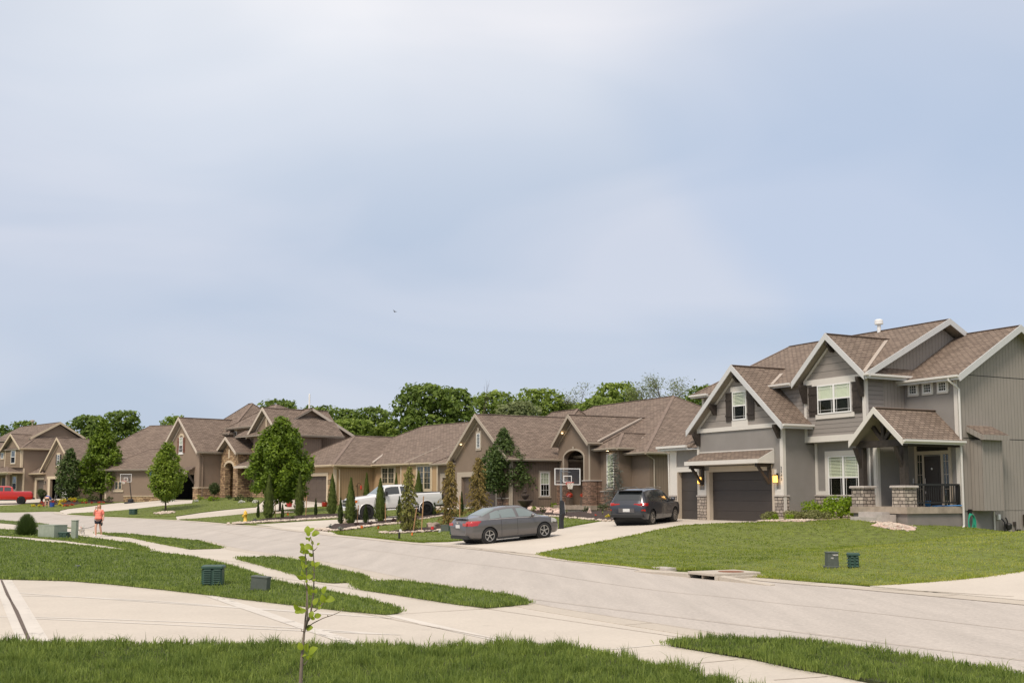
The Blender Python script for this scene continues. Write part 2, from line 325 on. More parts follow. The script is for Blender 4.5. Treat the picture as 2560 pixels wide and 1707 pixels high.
def concrete(name, col, var=.06, grain=.05, stain=.5, streak=False):
    m = bpy.data.materials.new(name); m.use_nodes = True; t = m.node_tree; b = t.nodes['Principled BSDF']; l = t.links.new
    g = N(t, 'ShaderNodeTexCoord'); big = N(t, 'ShaderNodeTexNoise'); big.inputs['Scale'].default_value = .35; big.inputs['Detail'].default_value = 7; big.inputs['Roughness'].default_value = .6
    sm = N(t, 'ShaderNodeTexNoise'); sm.inputs['Scale'].default_value = 16; sm.inputs['Detail'].default_value = 4; sm.inputs['Roughness'].default_value = .8
    mp = N(t, 'ShaderNodeMapping'); l(g.outputs['Object'], mp.inputs[0])
    if streak: mp.inputs['Rotation'].default_value = (0, 0, R(-62+90)); mp.inputs['Scale'].default_value = (4.5, .45, 1)
    l(mp.outputs[0], big.inputs['Vector']); l(g.outputs['Object'], sm.inputs['Vector'])
    r1 = N(t, 'ShaderNodeMapRange'); r1.inputs[1].default_value = .3; r1.inputs[2].default_value = .7; r1.inputs[3].default_value = 1-var; r1.inputs[4].default_value = 1+var; l(big.outputs[0], r1.inputs[0])
    r2 = N(t, 'ShaderNodeMapRange'); r2.inputs[1].default_value = .3; r2.inputs[2].default_value = .7; r2.inputs[3].default_value = 1-grain; r2.inputs[4].default_value = 1+grain; l(sm.outputs[0], r2.inputs[0])
    mu = N(t, 'ShaderNodeMath', operation='MULTIPLY'); l(r1.outputs[0], mu.inputs[0]); l(r2.outputs[0], mu.inputs[1])
    # small dark stains
    sp = N(t, 'ShaderNodeTexNoise'); sp.inputs['Scale'].default_value = 1.7; sp.inputs['Detail'].default_value = 6; l(g.outputs['Object'], sp.inputs['Vector'])
    r3 = N(t, 'ShaderNodeMapRange'); r3.inputs[1].default_value = .68; r3.inputs[2].default_value = .8; r3.inputs[3].default_value = 1; r3.inputs[4].default_value = 1-stain*.4; l(sp.outputs[0], r3.inputs[0])
    m2 = N(t, 'ShaderNodeMath', operation='MULTIPLY'); l(mu.outputs[0], m2.inputs[0]); l(r3.outputs[0], m2.inputs[1])
    vm = N(t, 'ShaderNodeVectorMath', operation='SCALE'); vm.inputs[0].default_value = col; l(m2.outputs[0], vm.inputs['Scale']); l(vm.outputs[0], b.inputs['Base Color'])
    b.inputs['Roughness'].default_value = .85; b.inputs['Specular IOR Level'].default_value = .3
    bp = N(t, 'ShaderNodeBump'); bp.inputs['Strength'].default_value = .25; bp.inputs['Distance'].default_value = .01; l(sm.outputs[0], bp.inputs['Height']); l(bp.outputs[0], b.inputs['Normal'])
    return m

M = {}
M['road'] = concrete('road_surface', (.455,.415,.37), .09, .16, .7, streak=True)
M['gutter'] = concrete('gutter_concrete', (.48,.43,.36), .07, .09, .5)
M['walk'] = concrete('walk_concrete', (.53,.48,.41), .07, .08, .35)
M['drive'] = concrete('drive_concrete', (.55,.50,.43), .07, .08, .35)
M['band'] = concrete('trowelled_band', (.60,.56,.50), .06, .05, .1)
M['crack'] = mat('joint_filler', (.12,.09,.07), .9)
M['soil'] = mat('soil', (.20,.15,.10), .95, var=.3, vs=2, bump=.5, bs=20)
M['mulch'] = mat('mulch', (.045,.028,.022), .95, var=.5, vs=14, bump=1, bs=25)
M['rock'] = mat('river_rock', (.52,.44,.36), .8, var=.35, vs=3, bump=.4, bs=14)
M['pinkrock'] = mat('pink_rock', (.60,.45,.38), .8, var=.3, vs=5)
M['boulder'] = mat('boulder', (.33,.26,.21), .9, var=.35, vs=4, bump=.8, bs=7)
M['shingle'] = brick('roof_shingles', (.265,.205,.16), (.165,.125,.098), (.085,.065,.052), .30, .145, .016, .5, 0, .03, .9, .20, 3.5, stretch=(1, 3))
M['shingle_far'] = brick('weathered_shingles', (.25,.192,.152), (.155,.118,.094), (.09,.066,.052), .42, .17, .016, .5, 0, .03, .9, .26, 2.2, stretch=(1, 2.6))
M['ridge'] = mat('ridge_shingle', (.20,.15,.12), .9, var=.2, vs=3)
M['flash'] = mat('valley_metal', (.42,.36,.30), .5, 0, .5)
M['stucco1'] = mat('grey_stucco', (.262,.246,.228), .9, var=.08, vs=.8, bump=.6, bs=45)
M['side1'] = siding('grey_groove_siding', (.31,.28,.248), .203, 'v', .09, .07, .6)
M['lap1'] = siding('grey_lap_siding', (.275,.25,.228), .19, 'h', .09, .06, .38)
M['wavy1'] = siding('grey_shake_siding', (.285,.258,.232), .32, 'h', .06, .1, .35)
M['trim1'] = mat('pale_trim', (.66,.63,.575), .6, var=.03)
M['rake1'] = mat('grey_rake', (.56,.565,.56), .6, var=.03)
M['gutterpaint'] = mat('gutter_paint', (.68,.66,.62), .45)
M['beigetrim'] = mat('beige_trim', (.50,.43,.34), .6, var=.04)
M['soffit'] = mat('soffit', (.30,.26,.215), .8)
M['timber'] = mat('dark_timber', (.038,.029,.023), .75, var=.3, vs=6, bump=.4, bs=20)
M['gdoor1'] = mat('dark_garage_door', (.052,.043,.038), .55, var=.05)
M['white'] = mat('white_vinyl', (.80,.80,.78), .4)
M['glass'] = glassy('window_glass', (.95,.98,.95), 1.0)
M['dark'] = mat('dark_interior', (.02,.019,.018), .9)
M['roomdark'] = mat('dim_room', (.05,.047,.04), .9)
M['screen'] = glassy('insect_screen', (.38,.38,.36), .3)
M['blind'] = mat('blind_slats', (.86,.84,.68), .6)
M['stone1'] = brick('grey_stone_veneer', (.50,.43,.36), (.27,.23,.20), (.075,.065,.055), .33, .145, .016, .37, .06, .05, .9, .2, 2, squash=.7)
M['stonecap'] = mat('stone_cap', (.44,.40,.36), .85, var=.15, vs=4, bump=.3, bs=20)
M['conc_old'] = mat('weathered_concrete', (.36,.30,.235), .9, var=.25, vs=2.5, bump=.3, bs=30)
M['stuccobase1'] = mat('foundation_stucco', (.235,.212,.195), .9, var=.1, vs=1.5, bump=.6, bs=45)
M['black'] = mat('black_metal', (.015,.014,.013), .5)
M['frontdoor'] = mat('dark_door', (.035,.027,.022), .45)
M['stucco2'] = mat('brown_stucco', (.222,.168,.124), .9, var=.07, vs=.8, bump=.6, bs=40)
M['side2'] = siding('brown_groove_siding', (.210,.160,.120), .203, 'v', .09, .07, .6)
M['trim2'] = mat('taupe_trim', (.42,.36,.285), .65, var=.04)
M['stone2'] = brick('brown_ledgestone', (.36,.23,.16), (.12,.085,.07), (.05,.038,.03), .42, .085, .010, .4, .05, .05, .9, .3, 2.2, squash=.6)
M['gdoor2'] = mat('brown_garage_door', (.11,.082,.064), .6, var=.05)
M['stucco3'] = mat('tan_stucco', (.44,.30,.172), .9, var=.06, vs=.8, bump=.6, bs=40)
M['side3'] = siding('tan_groove_siding', (.39,.27,.16), .203, 'v', .09, .07, .65)
M['trim3'] = mat('cream_trim', (.60,.50,.36), .65, var=.04)
M['stucco4'] = mat('taupe_stucco', (.245,.183,.135), .9, var=.07, vs=.8, bump=.6, bs=40)
M['side4'] = siding('taupe_groove_siding', (.25,.188,.142), .203, 'v', .09, .07, .6)
M['trim4'] = mat('cream_rake', (.55,.48,.40), .65)
M['stone4'] = brick('gold_fieldstone', (.50,.35,.20), (.17,.10,.06), (.12,.095,.075), .40, .16, .014, .43, .11, .05, .9, .35, 2.5, squash=.6)
M['redshutter'] = mat('russet_shutter', (.16,.06,.035), .7, var=.1)
M['gdoor_grey'] = mat('grey_garage_door', (.12,.10,.085), .6)
M['lampglass'] = mat('amber_glass', (.8,.45,.1), .4, emit=(1,.50,.10), es=3.2)
M['bulb'] = mat('bulb', (1,.8,.5), .4, emit=(1,.72,.40), es=9)
M['bark'] = mat('bark', (.10,.075,.055), .95, var=.3, vs=5, bump=.8, bs=18)
M['barkpale'] = mat('pale_bark', (.20,.16,.125), .95, var=.3, vs=5)
M['stake'] = mat('wood_stake', (.42,.24,.12), .85, var=.15, vs=4)
# ---------------------------------------------------------------- ground and sheets
M['grass_base'] = mat('turf', (.125,.155,.028), .95, var=.45, vs=3.5, bump=1, bs=22)
M['grass_mid'] = mat('turf_mid', (.085,.115,.022), .95, var=.5, vs=5, bump=1, bs=28)
M['grass_under'] = mat('turf_shade', (.045,.055,.014), .95, var=.6, vs=6, bump=1, bs=30)
M['grass'] = foliage('grass_blades', (.045,.095,.016), (.33,.41,.085), .6, .4, 2.6)
M['grass_far2'] = foliage('lighter_mown_blades', (.18,.24,.025), (.41,.46,.075), .6, .45, .22); M['grass_far3'] = foliage('pale_mown_blades', (.26,.30,.05), (.52,.53,.13), .6, .45, .22)
M['grass_far'] = foliage('mown_grass_blades', (.11,.17,.018), (.28,.35,.045), .6, .45, .22)

xs = np.unique(np.concatenate([np.arange(-260, -90, 8), np.arange(-90, 50, 1.0), np.arange(50, 260, 8), [600, -600, 1200, -1200]]))
ys = np.unique(np.concatenate([np.arange(-80, -4, 6), np.arange(-4, 140, 1.0), np.arange(140, 420, 10), [700, 1400]]))
XX, YY = np.meshgrid(xs, ys); ZZ = hz(XX, YY)
nx, ny = len(xs), len(ys)
gm = MB(); gm.v = [tuple(p) for p in np.stack([XX.ravel(), YY.ravel(), ZZ.ravel()], 1)]
gm.f = [(j*nx+i, j*nx+i+1, (j+1)*nx+i+1, (j+1)*nx+i) for j in range(ny-1) for i in range(nx-1)]
obj('ground', gm, M['grass_base'], kind='structure', smooth=True)

def inpoly(px, py, poly):
    px = np.asarray(px); py = np.asarray(py); c = np.zeros(px.shape, bool); n = len(poly)
    for i in range(n):
        x1, y1 = poly[i]; x2, y2 = poly[(i+1) % n]
        if y1 == y2: continue
        k = ((y1 > py) != (y2 > py)) & (px < (x2-x1)*(py-y1)/(y2-y1)+x1); c ^= k
    return c
def densify(poly, d=.8):
    o = []
    for i in range(len(poly)):
        a = np.array(poly[i][:2]); b = np.array(poly[(i+1) % len(poly)][:2]); n = max(1, int(np.hypot(*(b-a))/d))
        for k in range(n): o.append(tuple(a+(b-a)*k/n))
    return o
def clean(poly):
    o = []
    for p in poly:
        if not o or math.hypot(p[0]-o[-1][0], p[1]-o[-1][1]) > .03: o.append((p[0], p[1]))
    return o
def sheet(name, poly, dz, m, res=.9, skirt=True, kind='structure', dzf=None, label=None, cat=None, group=None):
    poly = clean(poly); P = densify(poly, res)
    a = np.array(P); x0, y0 = a.min(0); x1, y1 = a.max(0)
    gx, gy = np.meshgrid(np.arange(x0, x1, res), np.arange(y0, y1, res)); gx = gx.ravel(); gy = gy.ravel()
    k = inpoly(gx, gy, P); gx = gx[k]; gy = gy[k]
    if len(gx):      # keep interior points away from the edge
        d = np.full(len(gx), 1e9)
        for i in range(0, len(P)): d = np.minimum(d, (gx-P[i][0])**2+(gy-P[i][1])**2)
        k = d > (.45*res)**2; gx = gx[k]; gy = gy[k]
    pts = [Vector(p) for p in P]+[Vector((float(u), float(v))) for u, v in zip(gx, gy)]
    n = len(P)
    r = delaunay_2d_cdt(pts, [], [list(range(n))], 1, 1e-4)
    vs = np.array([(v.x, v.y) for v in r[0]]); z = hz(vs[:, 0], vs[:, 1])+dz
    if dzf is not None: z = z+dzf(vs[:, 0], vs[:, 1])
    mb = MB(); mb.v = [(float(x), float(y), float(q)) for (x, y), q in zip(vs, z)]; mb.f = [tuple(f) for f in r[2]]
    if skirt:
        cnt = {}
        for f in mb.f:
            for i in range(len(f)):
                e = (f[i], f[(i+1) % len(f)]); cnt[tuple(sorted(e))] = cnt.get(tuple(sorted(e)), [])+[e]
        dn = {}
        for e, l in cnt.items():
            if len(l) == 1:
                i, j = l[0]
                for q in (i, j):
                    if q not in dn: dn[q] = len(mb.v); mb.v.append((mb.v[q][0], mb.v[q][1], mb.v[q][2]-dz-.05))
                mb.f.append((j, i, dn[i], dn[j]))
    return obj(name, mb, m, kind=kind, label=label, cat=cat, group=group, uv=False)
GP = lambda pts: [G(x, y)[:2] for x, y in pts]
cA = lambda pts: [(x/2.352, 1250+y/2.352) for x, y in pts]
cB = lambda pts: [(900+x/2.6133, 1250+y/2.6133) for x, y in pts]
cC = lambda pts: [(1600+x/2.45, 1250+y/2.45) for x, y in pts]
c1 = lambda pts: [(x/3.734, 980+y/3.734) for x, y in pts]
c2 = lambda pts: [(400+x/3.734, 980+y/3.734) for x, y in pts]
c3 = lambda pts: [(840+x/3.136, 900+y/3.136) for x, y in pts]
c4 = lambda pts: [(1100+x/3.408, 940+y/3.408) for x, y in pts]
UD = np.array([math.cos(R(A1)), math.sin(R(A1))])    # street direction on the right
def ext(p, d, l): return (p[0]+d[0]*l, p[1]+d[1]*l)

# kerb lines (back of kerb), left to right
FK = GP([(-250,1283),(0,1279),(150,1279),(158,1286),(235,1291),(325,1294),(440,1300),(520,1305),(600,1312),(700,1320),(840,1337),(935,1346),(1031,1356),(1130,1364),(1352,1388),(1436,1400),(1550,1412),(1650,1425),(1724,1435),(1824,1438),(2008,1456),(2171,1468)])
FK.append(ext(FK[-1], UD, 10)); FK.append(ext(FK[-1], UD, 45))
NK = GP([(-250,1300),(0,1301),(100,1309),(182,1321),(248,1333),(330,1339),(417,1346),(490,1353),(553,1373),(700,1393),(810,1415),(900,1436),(1000,1458),(1100,1471),(1230,1496)])
def offset(line, d):
    o = []
    for i in range(len(line)):
        a = np.array(line[max(i-1, 0)]); b = np.array(line[min(i+1, len(line)-1)]); t = b-a; t /= np.hypot(*t); o.append((line[i][0]+t[1]*d, line[i][1]-t[0]*d))
    return o
jr = GP([(1321,1511),(1581,1553),(1800,1587),(1869,1600),(2140,1636),(2400,1674)]); jr.append(ext(jr[-1], UD, 30))
NK += offset(jr, .55)
def smooth_line(l, n=2):
    l = densify(l, 1.5)[:-1] if False else l
    for _ in range(n):
        q = [l[0]]
        for i in range(len(l)-1):
            a, b = np.array(l[i]), np.array(l[i+1]); q += [tuple(a*.75+b*.25), tuple(a*.25+b*.75)]
        q.append(l[-1]); l = q
    return l
FK = smooth_line(FK, 1); NK = smooth_line(NK, 1)
FR = offset(FK, .62); NR = offset(NK, -.55)      # road edges
sheet('road', FR+NR[::-1], .02, M['road'], 1.2)
sheet('gutter', FK+FR[::-1], .028, M['gutter'], 1.0)
sheet('gutter', NK+NR[::-1], .028, M['gutter'], 1.0)
near = NK+[(40, -30), (-45, -30), (-70, 40)]
sheet('sidewalk', near, .02, M['walk'], 1.2)

# driveways on the far side
def flocal(O, A, pts): return [l2w(O, A, x, y)[:2] for x, y in pts]
dD = GP([(1062,1358),(1160,1371),(1352,1388)])+GP([(1397,1378),(1474,1365),(1570,1346),(1700,1319),(1800,1312),(1880,1309)])+flocal(H1O, A1, [(-.4,-1.1),(-.4,.3),(-8.7,.3),(-8.9,-.8)])+GP([(1530,1300),(1400,1323),(1240,1345),(1120,1357)])
sheet('driveway', dD, .04, M['drive'], .9)
dC = GP([(700,1321),(780,1331),(845,1338)])+GP([(830,1328),(880,1316),(960,1303),(1020,1296)])+flocal(H2O, A2, [(-4.5,-5),(-1.6,-3),(-.6,-1.5),(-.6,.2),(-12,.2),(-12.6,-3.2)])+GP([(1100,1284),(1000,1290),(900,1297),(760,1304),(640,1312)])
sheet('driveway', dC, .04, M['drive'], .9)
dB = GP([(445,1302),(500,1306)])+GP([(440,1300),(490,1296),(560,1290),(640,1282),(740,1272)])+flocal(H3O, A3, [(.3,-.5),(.3,.2),(-8.4,.2),(-8.4,-1.2)])+GP([(640,1269),(560,1276),(500,1283),(455,1290),(440,1292)])
sheet('driveway', dB, .04, M['drive'], .9)
dA = GP([(150,1280),(165,1287)])+GP([(180,1283),(300,1276),(400,1265),(480,1258)])+flocal(H4O, A4, [(.2,-.5),(.2,.2),(-11,.2),(-11,-1)])+GP([(300,1257),(230,1266),(170,1273),(152,1277)])
sheet('driveway', dA, .04, M['drive'], .9)
dE = GP([(2178,1469)])+[ext(GP([(2178,1469)])[0], UD, 8)]+GP([(2560,1432),(2420,1450),(2290,1462)])[:0]
pE = GP([(2175,1468),(2250,1464),(2355,1456),(2460,1446),(2560,1431)])
dE = [pE[0]]+pE[1:]+[ext(pE[-1], (.883,.468), 14), ext(ext(pE[-1], (.883,.468), 14), UD, 7), ext(pE[0], UD, 10)]
sheet('driveway', dE, .04, M['drive'], .9)

# lawns ------------------------------------------------------------
LAWNS = []
def lawn(poly, dz=.06, dens=1.0, h=.07, mt='grass', extra=None):
    poly = clean(poly)
    sheet('lawn', poly, dz, M['grass_under' if h > .08 else 'grass_base' if mt == 'grass_far' else 'grass_mid'], .9)
    LAWNS.append((poly, dz, dens, h, mt, extra))
bl = GP(cA([(-60,868),(0,866),(240,872),(600,872),(1000,878),(1400,880),(1900,886),(2352,884)])+[(1053,1634),(1225,1625),(1397,1626),(1531,1653),(1627,1675),(1740,1701)])
L1 = bl+GP([(1900,1745)])+[(4.2,8),(8,1),(8,-12),(-14,-12),(-14,10)]
lawn(L1, .06, 1.0, .105)
L2 = GP(cA([(0,228),(400,268),(700,303),(870,313),(1080,338),(1240,373),(1390,413),(1490,453),(1560,483),(1700,515),(1900,550),(2100,594),(2300,645),(2345,672),(2280,682),(2050,662),(1700,622),(1450,592),(1210,562),(1000,537),(650,500),(400,480),(0,470),(-300,466),(-300,215)]))
lawn(L2, .06, .8, .075)
L3 = GP(c1([(0,1285),(350,1302),(620,1340),(900,1382),(1200,1423),(1390,1490),(1300,1490),(1000,1440),(600,1390),(300,1362),(0,1342),(-300,1330),(-300,1270)]))
lawn(L3, .06, .8, .07)
lawn(GP(c1([(-200,1190),(0,1198),(400,1230),(680,1275),(380,1264),(100,1234),(0,1226),(-200,1215)])), .06, .6, .06)
lawn(GP(cA([(590,198),(780,207),(980,230),(1150,247),(1300,288),(1120,293),(960,263),(780,224),(600,203)])), .06, .8, .07)
lawn(GP(cA([(1410,347),(1600,345),(1780,372),(2000,432),(2130,462),(2165,485),(1960,494),(1870,485),(1730,440),(1550,391),(1420,357)])), .06, .8, .075)
lawn(GP([(884,1457)]+cB([(30,545),(240,545),(500,575),(800,620),(1000,650),(1100,690),(830,713),(620,688),(250,628),(0,592)])), .06, .8, .075)
pr = GP(cC([(190,890),(300,876),(650,874),(1000,886),(1300,930),(1600,982),(2000,1048),(2352,1098)]))
pq = GP(cC([(190,903),(420,943),(700,988),(950,1043),(1200,1088),(1350,1120)]))
L8 = pr+[ext(pr[-1], UD, 20), ext(ext(pr[-1], UD, 20), (-.883,-.468), 2.6)]+pq[::-1]
lawn(L8, .06, 1.0, .085)
# far side
t9 = FK and GP([(1354,1386),(1400,1377),(1474,1364),(1570,1345),(1700,1318),(1800,1311),(1900,1309)])
l9 = t9+flocal(H1O, A1, [(.2,-1.0),(2,-1.3),(3.3,-1.3),(3.4,2.2),(12,6),(14,12),(22,12)])+[(34,40),(34,30)]+pE[::-1]+GP(cC([(1400,530),(1000,503),(650,474),(560,455),(600,440),(310,432),(300,437),(0,420)])+cB([(1950,462),(1700,432),(1400,402),(1190,366)]))
lawn(l9, .06, .8, .05, 'grass_far')
l10 = GP([(1062,1356),(1120,1356),(1240,1344),(1400,1322),(1530,1299)])+flocal(H1O, A1, [(-8.9,-.8),(-9,6)])+flocal(H2O, A2, [(8.5,5.8),(.2,5.0),(-.2,0.5),(-.5,-1.6),(-1.6,-3),(-4.5,-5)])+GP([(1020,1297),(960,1304),(880,1317),(833,1329),(850,1337),(935,1345),(1031,1355)])
lawn(l10, .06, .7, .05, 'grass_far')
l11 = GP([(447,1299),(490,1297),(560,1291),(640,1283),(740,1273)])+flocal(H3O, A3, [(.4,-.5),(.4,3.4),(8,3.4)])+flocal(H2O, A2, [(-12.8,.2),(-12.7,-3.2)])+GP([(1100,1283),(1000,1289),(900,1296),(760,1303),(645,1311),(600,1311),(520,1304)])
lawn(l11, .06, .5, .05, 'grass_far')
l12 = GP([(168,1286),(180,1284),(300,1277),(400,1266),(480,1259)])+flocal(H4O, A4, [(.3,-.5),(.3,2),(9,3)])+flocal(H3O, A3, [(-8.7,2),(-8.6,-1.2)])+GP([(640,1268),(560,1275),(500,1282),(455,1289),(438,1291),(325,1292),(235,1289)])
lawn(l12, .06, .5, .05, 'grass_far')
l13 = GP([(0,1277),(148,1277),(170,1272),(230,1265),(300,1256)])+flocal(H5O, A5, [(-6,-1)])+flocal(H6O, A6, [(.4,2),(.2,-1.5)])+GP([(150,1251),(100,1256),(40,1263),(-40,1266),(-200,1275)])
lawn(l13, .06, .4, .05, 'grass_far')
dF = flocal(H6O, A6, [(-12.6,.2),(-.2,.2),(-.2,-1.6)])+GP([(150,1252),(100,1257),(40,1264),(-40,1267),(-200,1276),(-250,1262)])
sheet('driveway', dF, .035, M['drive'], .9)

# mulch beds and stone edging ---------------------------------------
BEDS = []
def bed(poly, dz=.10, m='mulch', label=None):
    poly = clean(poly); BEDS.append(poly)
    def bump(x, y): return .03*np.sin(x*5.1+y*3.3)*np.sin(y*4.7-x*2.1)
    return sheet('mulch_bed' if m == 'mulch' else 'rock_bed', poly, dz, M[m], .5, dzf=bump, kind='structure')
b1 = GP(c2([(690,1238),(760,1225),(900,1203),(1000,1188),(1180,1172),(1350,1158),(1600,1142),(1740,1150),(1740,1172),(1500,1192),(1300,1208),(1000,1225)]))
bed(b1)
b2 = GP(c3([(-10,1296),(100,1290),(300,1278),(420,1262),(560,1240),(640,1222),(840,1205),(850,1222),(700,1250),(560,1272),(470,1292),(250,1318),(100,1340),(-60,1348),(-130,1340)]))
bed(b2)
b3 = GP(c3([(380,1362),(470,1342),(640,1328),(800,1318),(880,1325),(870,1345),(700,1358),(520,1366)]))
bed(b3)
b4 = GP(c4([(740,1175),(900,1190),(1080,1205),(1200,1225),(1330,1238),(1470,1240),(1540,1210)]))+flocal(H2O, A2, [(8.3,5.2),(4.8,3.2),(.4,3.2),(.3,.6),(.3,-1.0)])
bed(b4)
b5 = GP(c1([(285,1078),(330,1060),(420,1052),(560,1040),(700,1038),(780,1042),(1060,1030),(1060,1010),(900,990),(560,1000),(380,1015)]))
b5 = GP([(76,1268),(100,1263),(150,1262),(185,1263),(205,1259),(280,1257),(285,1252),(240,1251),(170,1252),(120,1254),(84,1262)])
bed(b5)
rockpoly = flocal(H1O, A1, [(-.5,-.9),(.2,-1.5),(1.5,-1.75),(3.2,-1.9),(3.5,-.6),(3.4,1.8),(.1,1.8),(.1,-.2),(-.5,-.3)])
bed(rockpoly, .085, 'pinkrock')
rock2 = flocal(H1O, A1, [(5.9,-.2),(6.2,-1.1),(7.2,-1.0),(7.6,-.2),(7.0,.5),(6.2,.42)])
bed(rock2, .085, 'pinkrock')
bed(flocal(H4O, A4, [(.1,-.3),(1.2,-.6),(4,.3),(6,1.2),(8.5,2.2),(8.5,2.9),(4.2,1.9),(.1,1.9)]))

# storm drain apron handled with the objects
# thin joints and trowelled bands of the nearest driveway
def strip(name, pts, wd, dz, m, taper=1.0):
    pts = GP(pts) if len(pts[0]) == 2 and pts[0][1] > 900 else pts
    q = densify(pts+[pts[-1]], .6); q = [p for i, p in enumerate(q) if i == 0 or math.hypot(p[0]-q[i-1][0], p[1]-q[i-1][1]) > .05]
    l = offset(q, wd/2); r = offset(q, -wd/2); mb = MB()
    L_ = np.array(l); R_ = np.array(r); zl = hz(L_[:, 0], L_[:, 1])+dz; zr = hz(R_[:, 0], R_[:, 1])+dz
    for i in range(len(q)): mb.v += [(l[i][0], l[i][1], zl[i]), (r[i][0], r[i][1], zr[i])]
    mb.f = [(2*i, 2*i+1, 2*i+3, 2*i+2) for i in range(len(q)-1)]
    return obj(name, mb, m, kind='structure', uv=False)
strip('pavement_band', cA([(15,475),(120,690),(190,830),(240,920)]), .42, .0245, M['band'])
strip('pavement_joint', cA([(8,475),(40,560),(100,660),(150,780),(200,900)]), .045, .029, M['crack'])
strip('pavement_band', cA([(-40,540),(100,565),(500,575),(900,597),(1400,635),(1700,655),(2300,700)]), .10, .0245, M['band'])
strip('pavement_band', cA([(-40,690),(200,693),(700,708),(1200,727),(1770,760),(2352,800)]), .10, .0245, M['band'])
strip('pavement_band', cA([(1235,567),(1500,650),(1760,745),(1950,805),(2130,870)]), .22, .026, M['band'])
strip('pavement_band', cB([(190,757),(420,815),(650,868),(980,940)]), .16, .0245, M['band'])
strip('pavement_band', cB([(1560,990),(1940,955),(2040,958)]), .05, .0245, M['band'])
for pts in [cB([(300,748),(700,722),(830,716)]), cA([(870,300),(900,300)]), cC([(330,1010),(600,985)]), cC([(820,1112),(1150,1090)]), cA([(1250,372),(1420,355)])]:
    strip('pavement_joint', pts, .02, .025, M['conc_old'])
# joint between road slab and gutter, long cracks in the street
strip('pavement_joint', offset(NR, 0.0), .02, .032, M['conc_old'])
strip('pavement_joint', offset(FR, 0.0), .025, .034, M['conc_old'])
for L1_, L2_ in ((FK, FR), (NK, NR)):
    acc = 0
    for i in range(1, len(L1_)):
        acc += math.hypot(L1_[i][0]-L1_[i-1][0], L1_[i][1]-L1_[i-1][1])
        if acc > 3.2 and L1_[i][1] < 75: acc = 0; strip('pavement_joint', [(L1_[i][0], L1_[i][1]), (L2_[i][0], L2_[i][1])], .018, .033, M['conc_old'])
mid = [(p[0]*.55+q[0]*.45, p[1]*.55+q[1]*.45) for p, q in zip([FR[int(i*(len(FR)-1)/40)] for i in range(41)], [NR[int(i*(len(NR)-1)/40)] for i in range(41)])]
strip('pavement_joint', mid, .02, .025, M['conc_old'])
for pts in [cB([(560,300),(900,340),(1180,365)]), cC([(1420,548),(1800,570),(2290,602)]), [(870,1322),(760,1318),(660,1311)]]:
    strip('pavement_joint', pts, .03, .044, M['conc_old'])

# ---------------------------------------------------------------- grass blades
rng = np.random.default_rng(5)
def fast_noise(x, y, s, seed=0):
    r = np.random.default_rng(seed); o = 0
    for k in range(5):
        a = r.uniform(0, 6.28); f = s*r.uniform(.7, 2.2); o = o+np.sin((x*math.cos(a)+y*math.sin(a))*f+r.uniform(0, 6))*np.sin((x*math.sin(a)-y*math.cos(a))*f*.8+r.uniform(0, 6))
    return o/2.5
def blades(name, P, h, wd, lean, m):
    n = len(P); a = rng.uniform(0, 6.283, n); la = rng.uniform(0, 6.283, n); lm = np.abs(rng.normal(0, 1, n))*lean*h
    d = np.stack([np.cos(a), np.sin(a)], 1)*wd[:, None]/2; ld = np.stack([np.cos(la), np.sin(la)], 1)*lm[:, None]
    v = np.zeros((n, 5, 3)); v[:, 0, :2] = P[:, :2]-d; v[:, 1, :2] = P[:, :2]+d; v[:, :2, 2] = P[:, 2:3]
    v[:, 2, :2] = P[:, :2]+d*.7+ld*.35; v[:, 3, :2] = P[:, :2]-d*.7+ld*.35; v[:, 2:4, 2] = (P[:, 2]+h*.58)[:, None]
    v[:, 4, :2] = P[:, :2]+ld; v[:, 4, 2] = P[:, 2]+h*np.clip(1-.25*(lm/np.maximum(h, 1e-3)), .45, 1)
    me = bpy.data.meshes.new(name); me.vertices.add(n*5); me.vertices.foreach_set('co', v.ravel())
    me.loops.add(n*7); me.polygons.add(n*2)
    b = (np.arange(n)*5)[:, None]; li = np.concatenate([b+np.array([[0,1,2,3]]), b+np.array([[3,2,4]])], 1); me.loops.foreach_set('vertex_index', li.ravel().astype(np.int32))
    ls = np.stack([np.arange(n)*7, np.arange(n)*7+4], 1); me.polygons.foreach_set('loop_start', ls.ravel().astype(np.int32)); me.polygons.foreach_set('loop_total', np.tile([4, 3], n).astype(np.int32))
    me.update(); me.validate(); me.materials.append(m)
    o = bpy.data.objects.new(name, me); COL.objects.link(o); return o
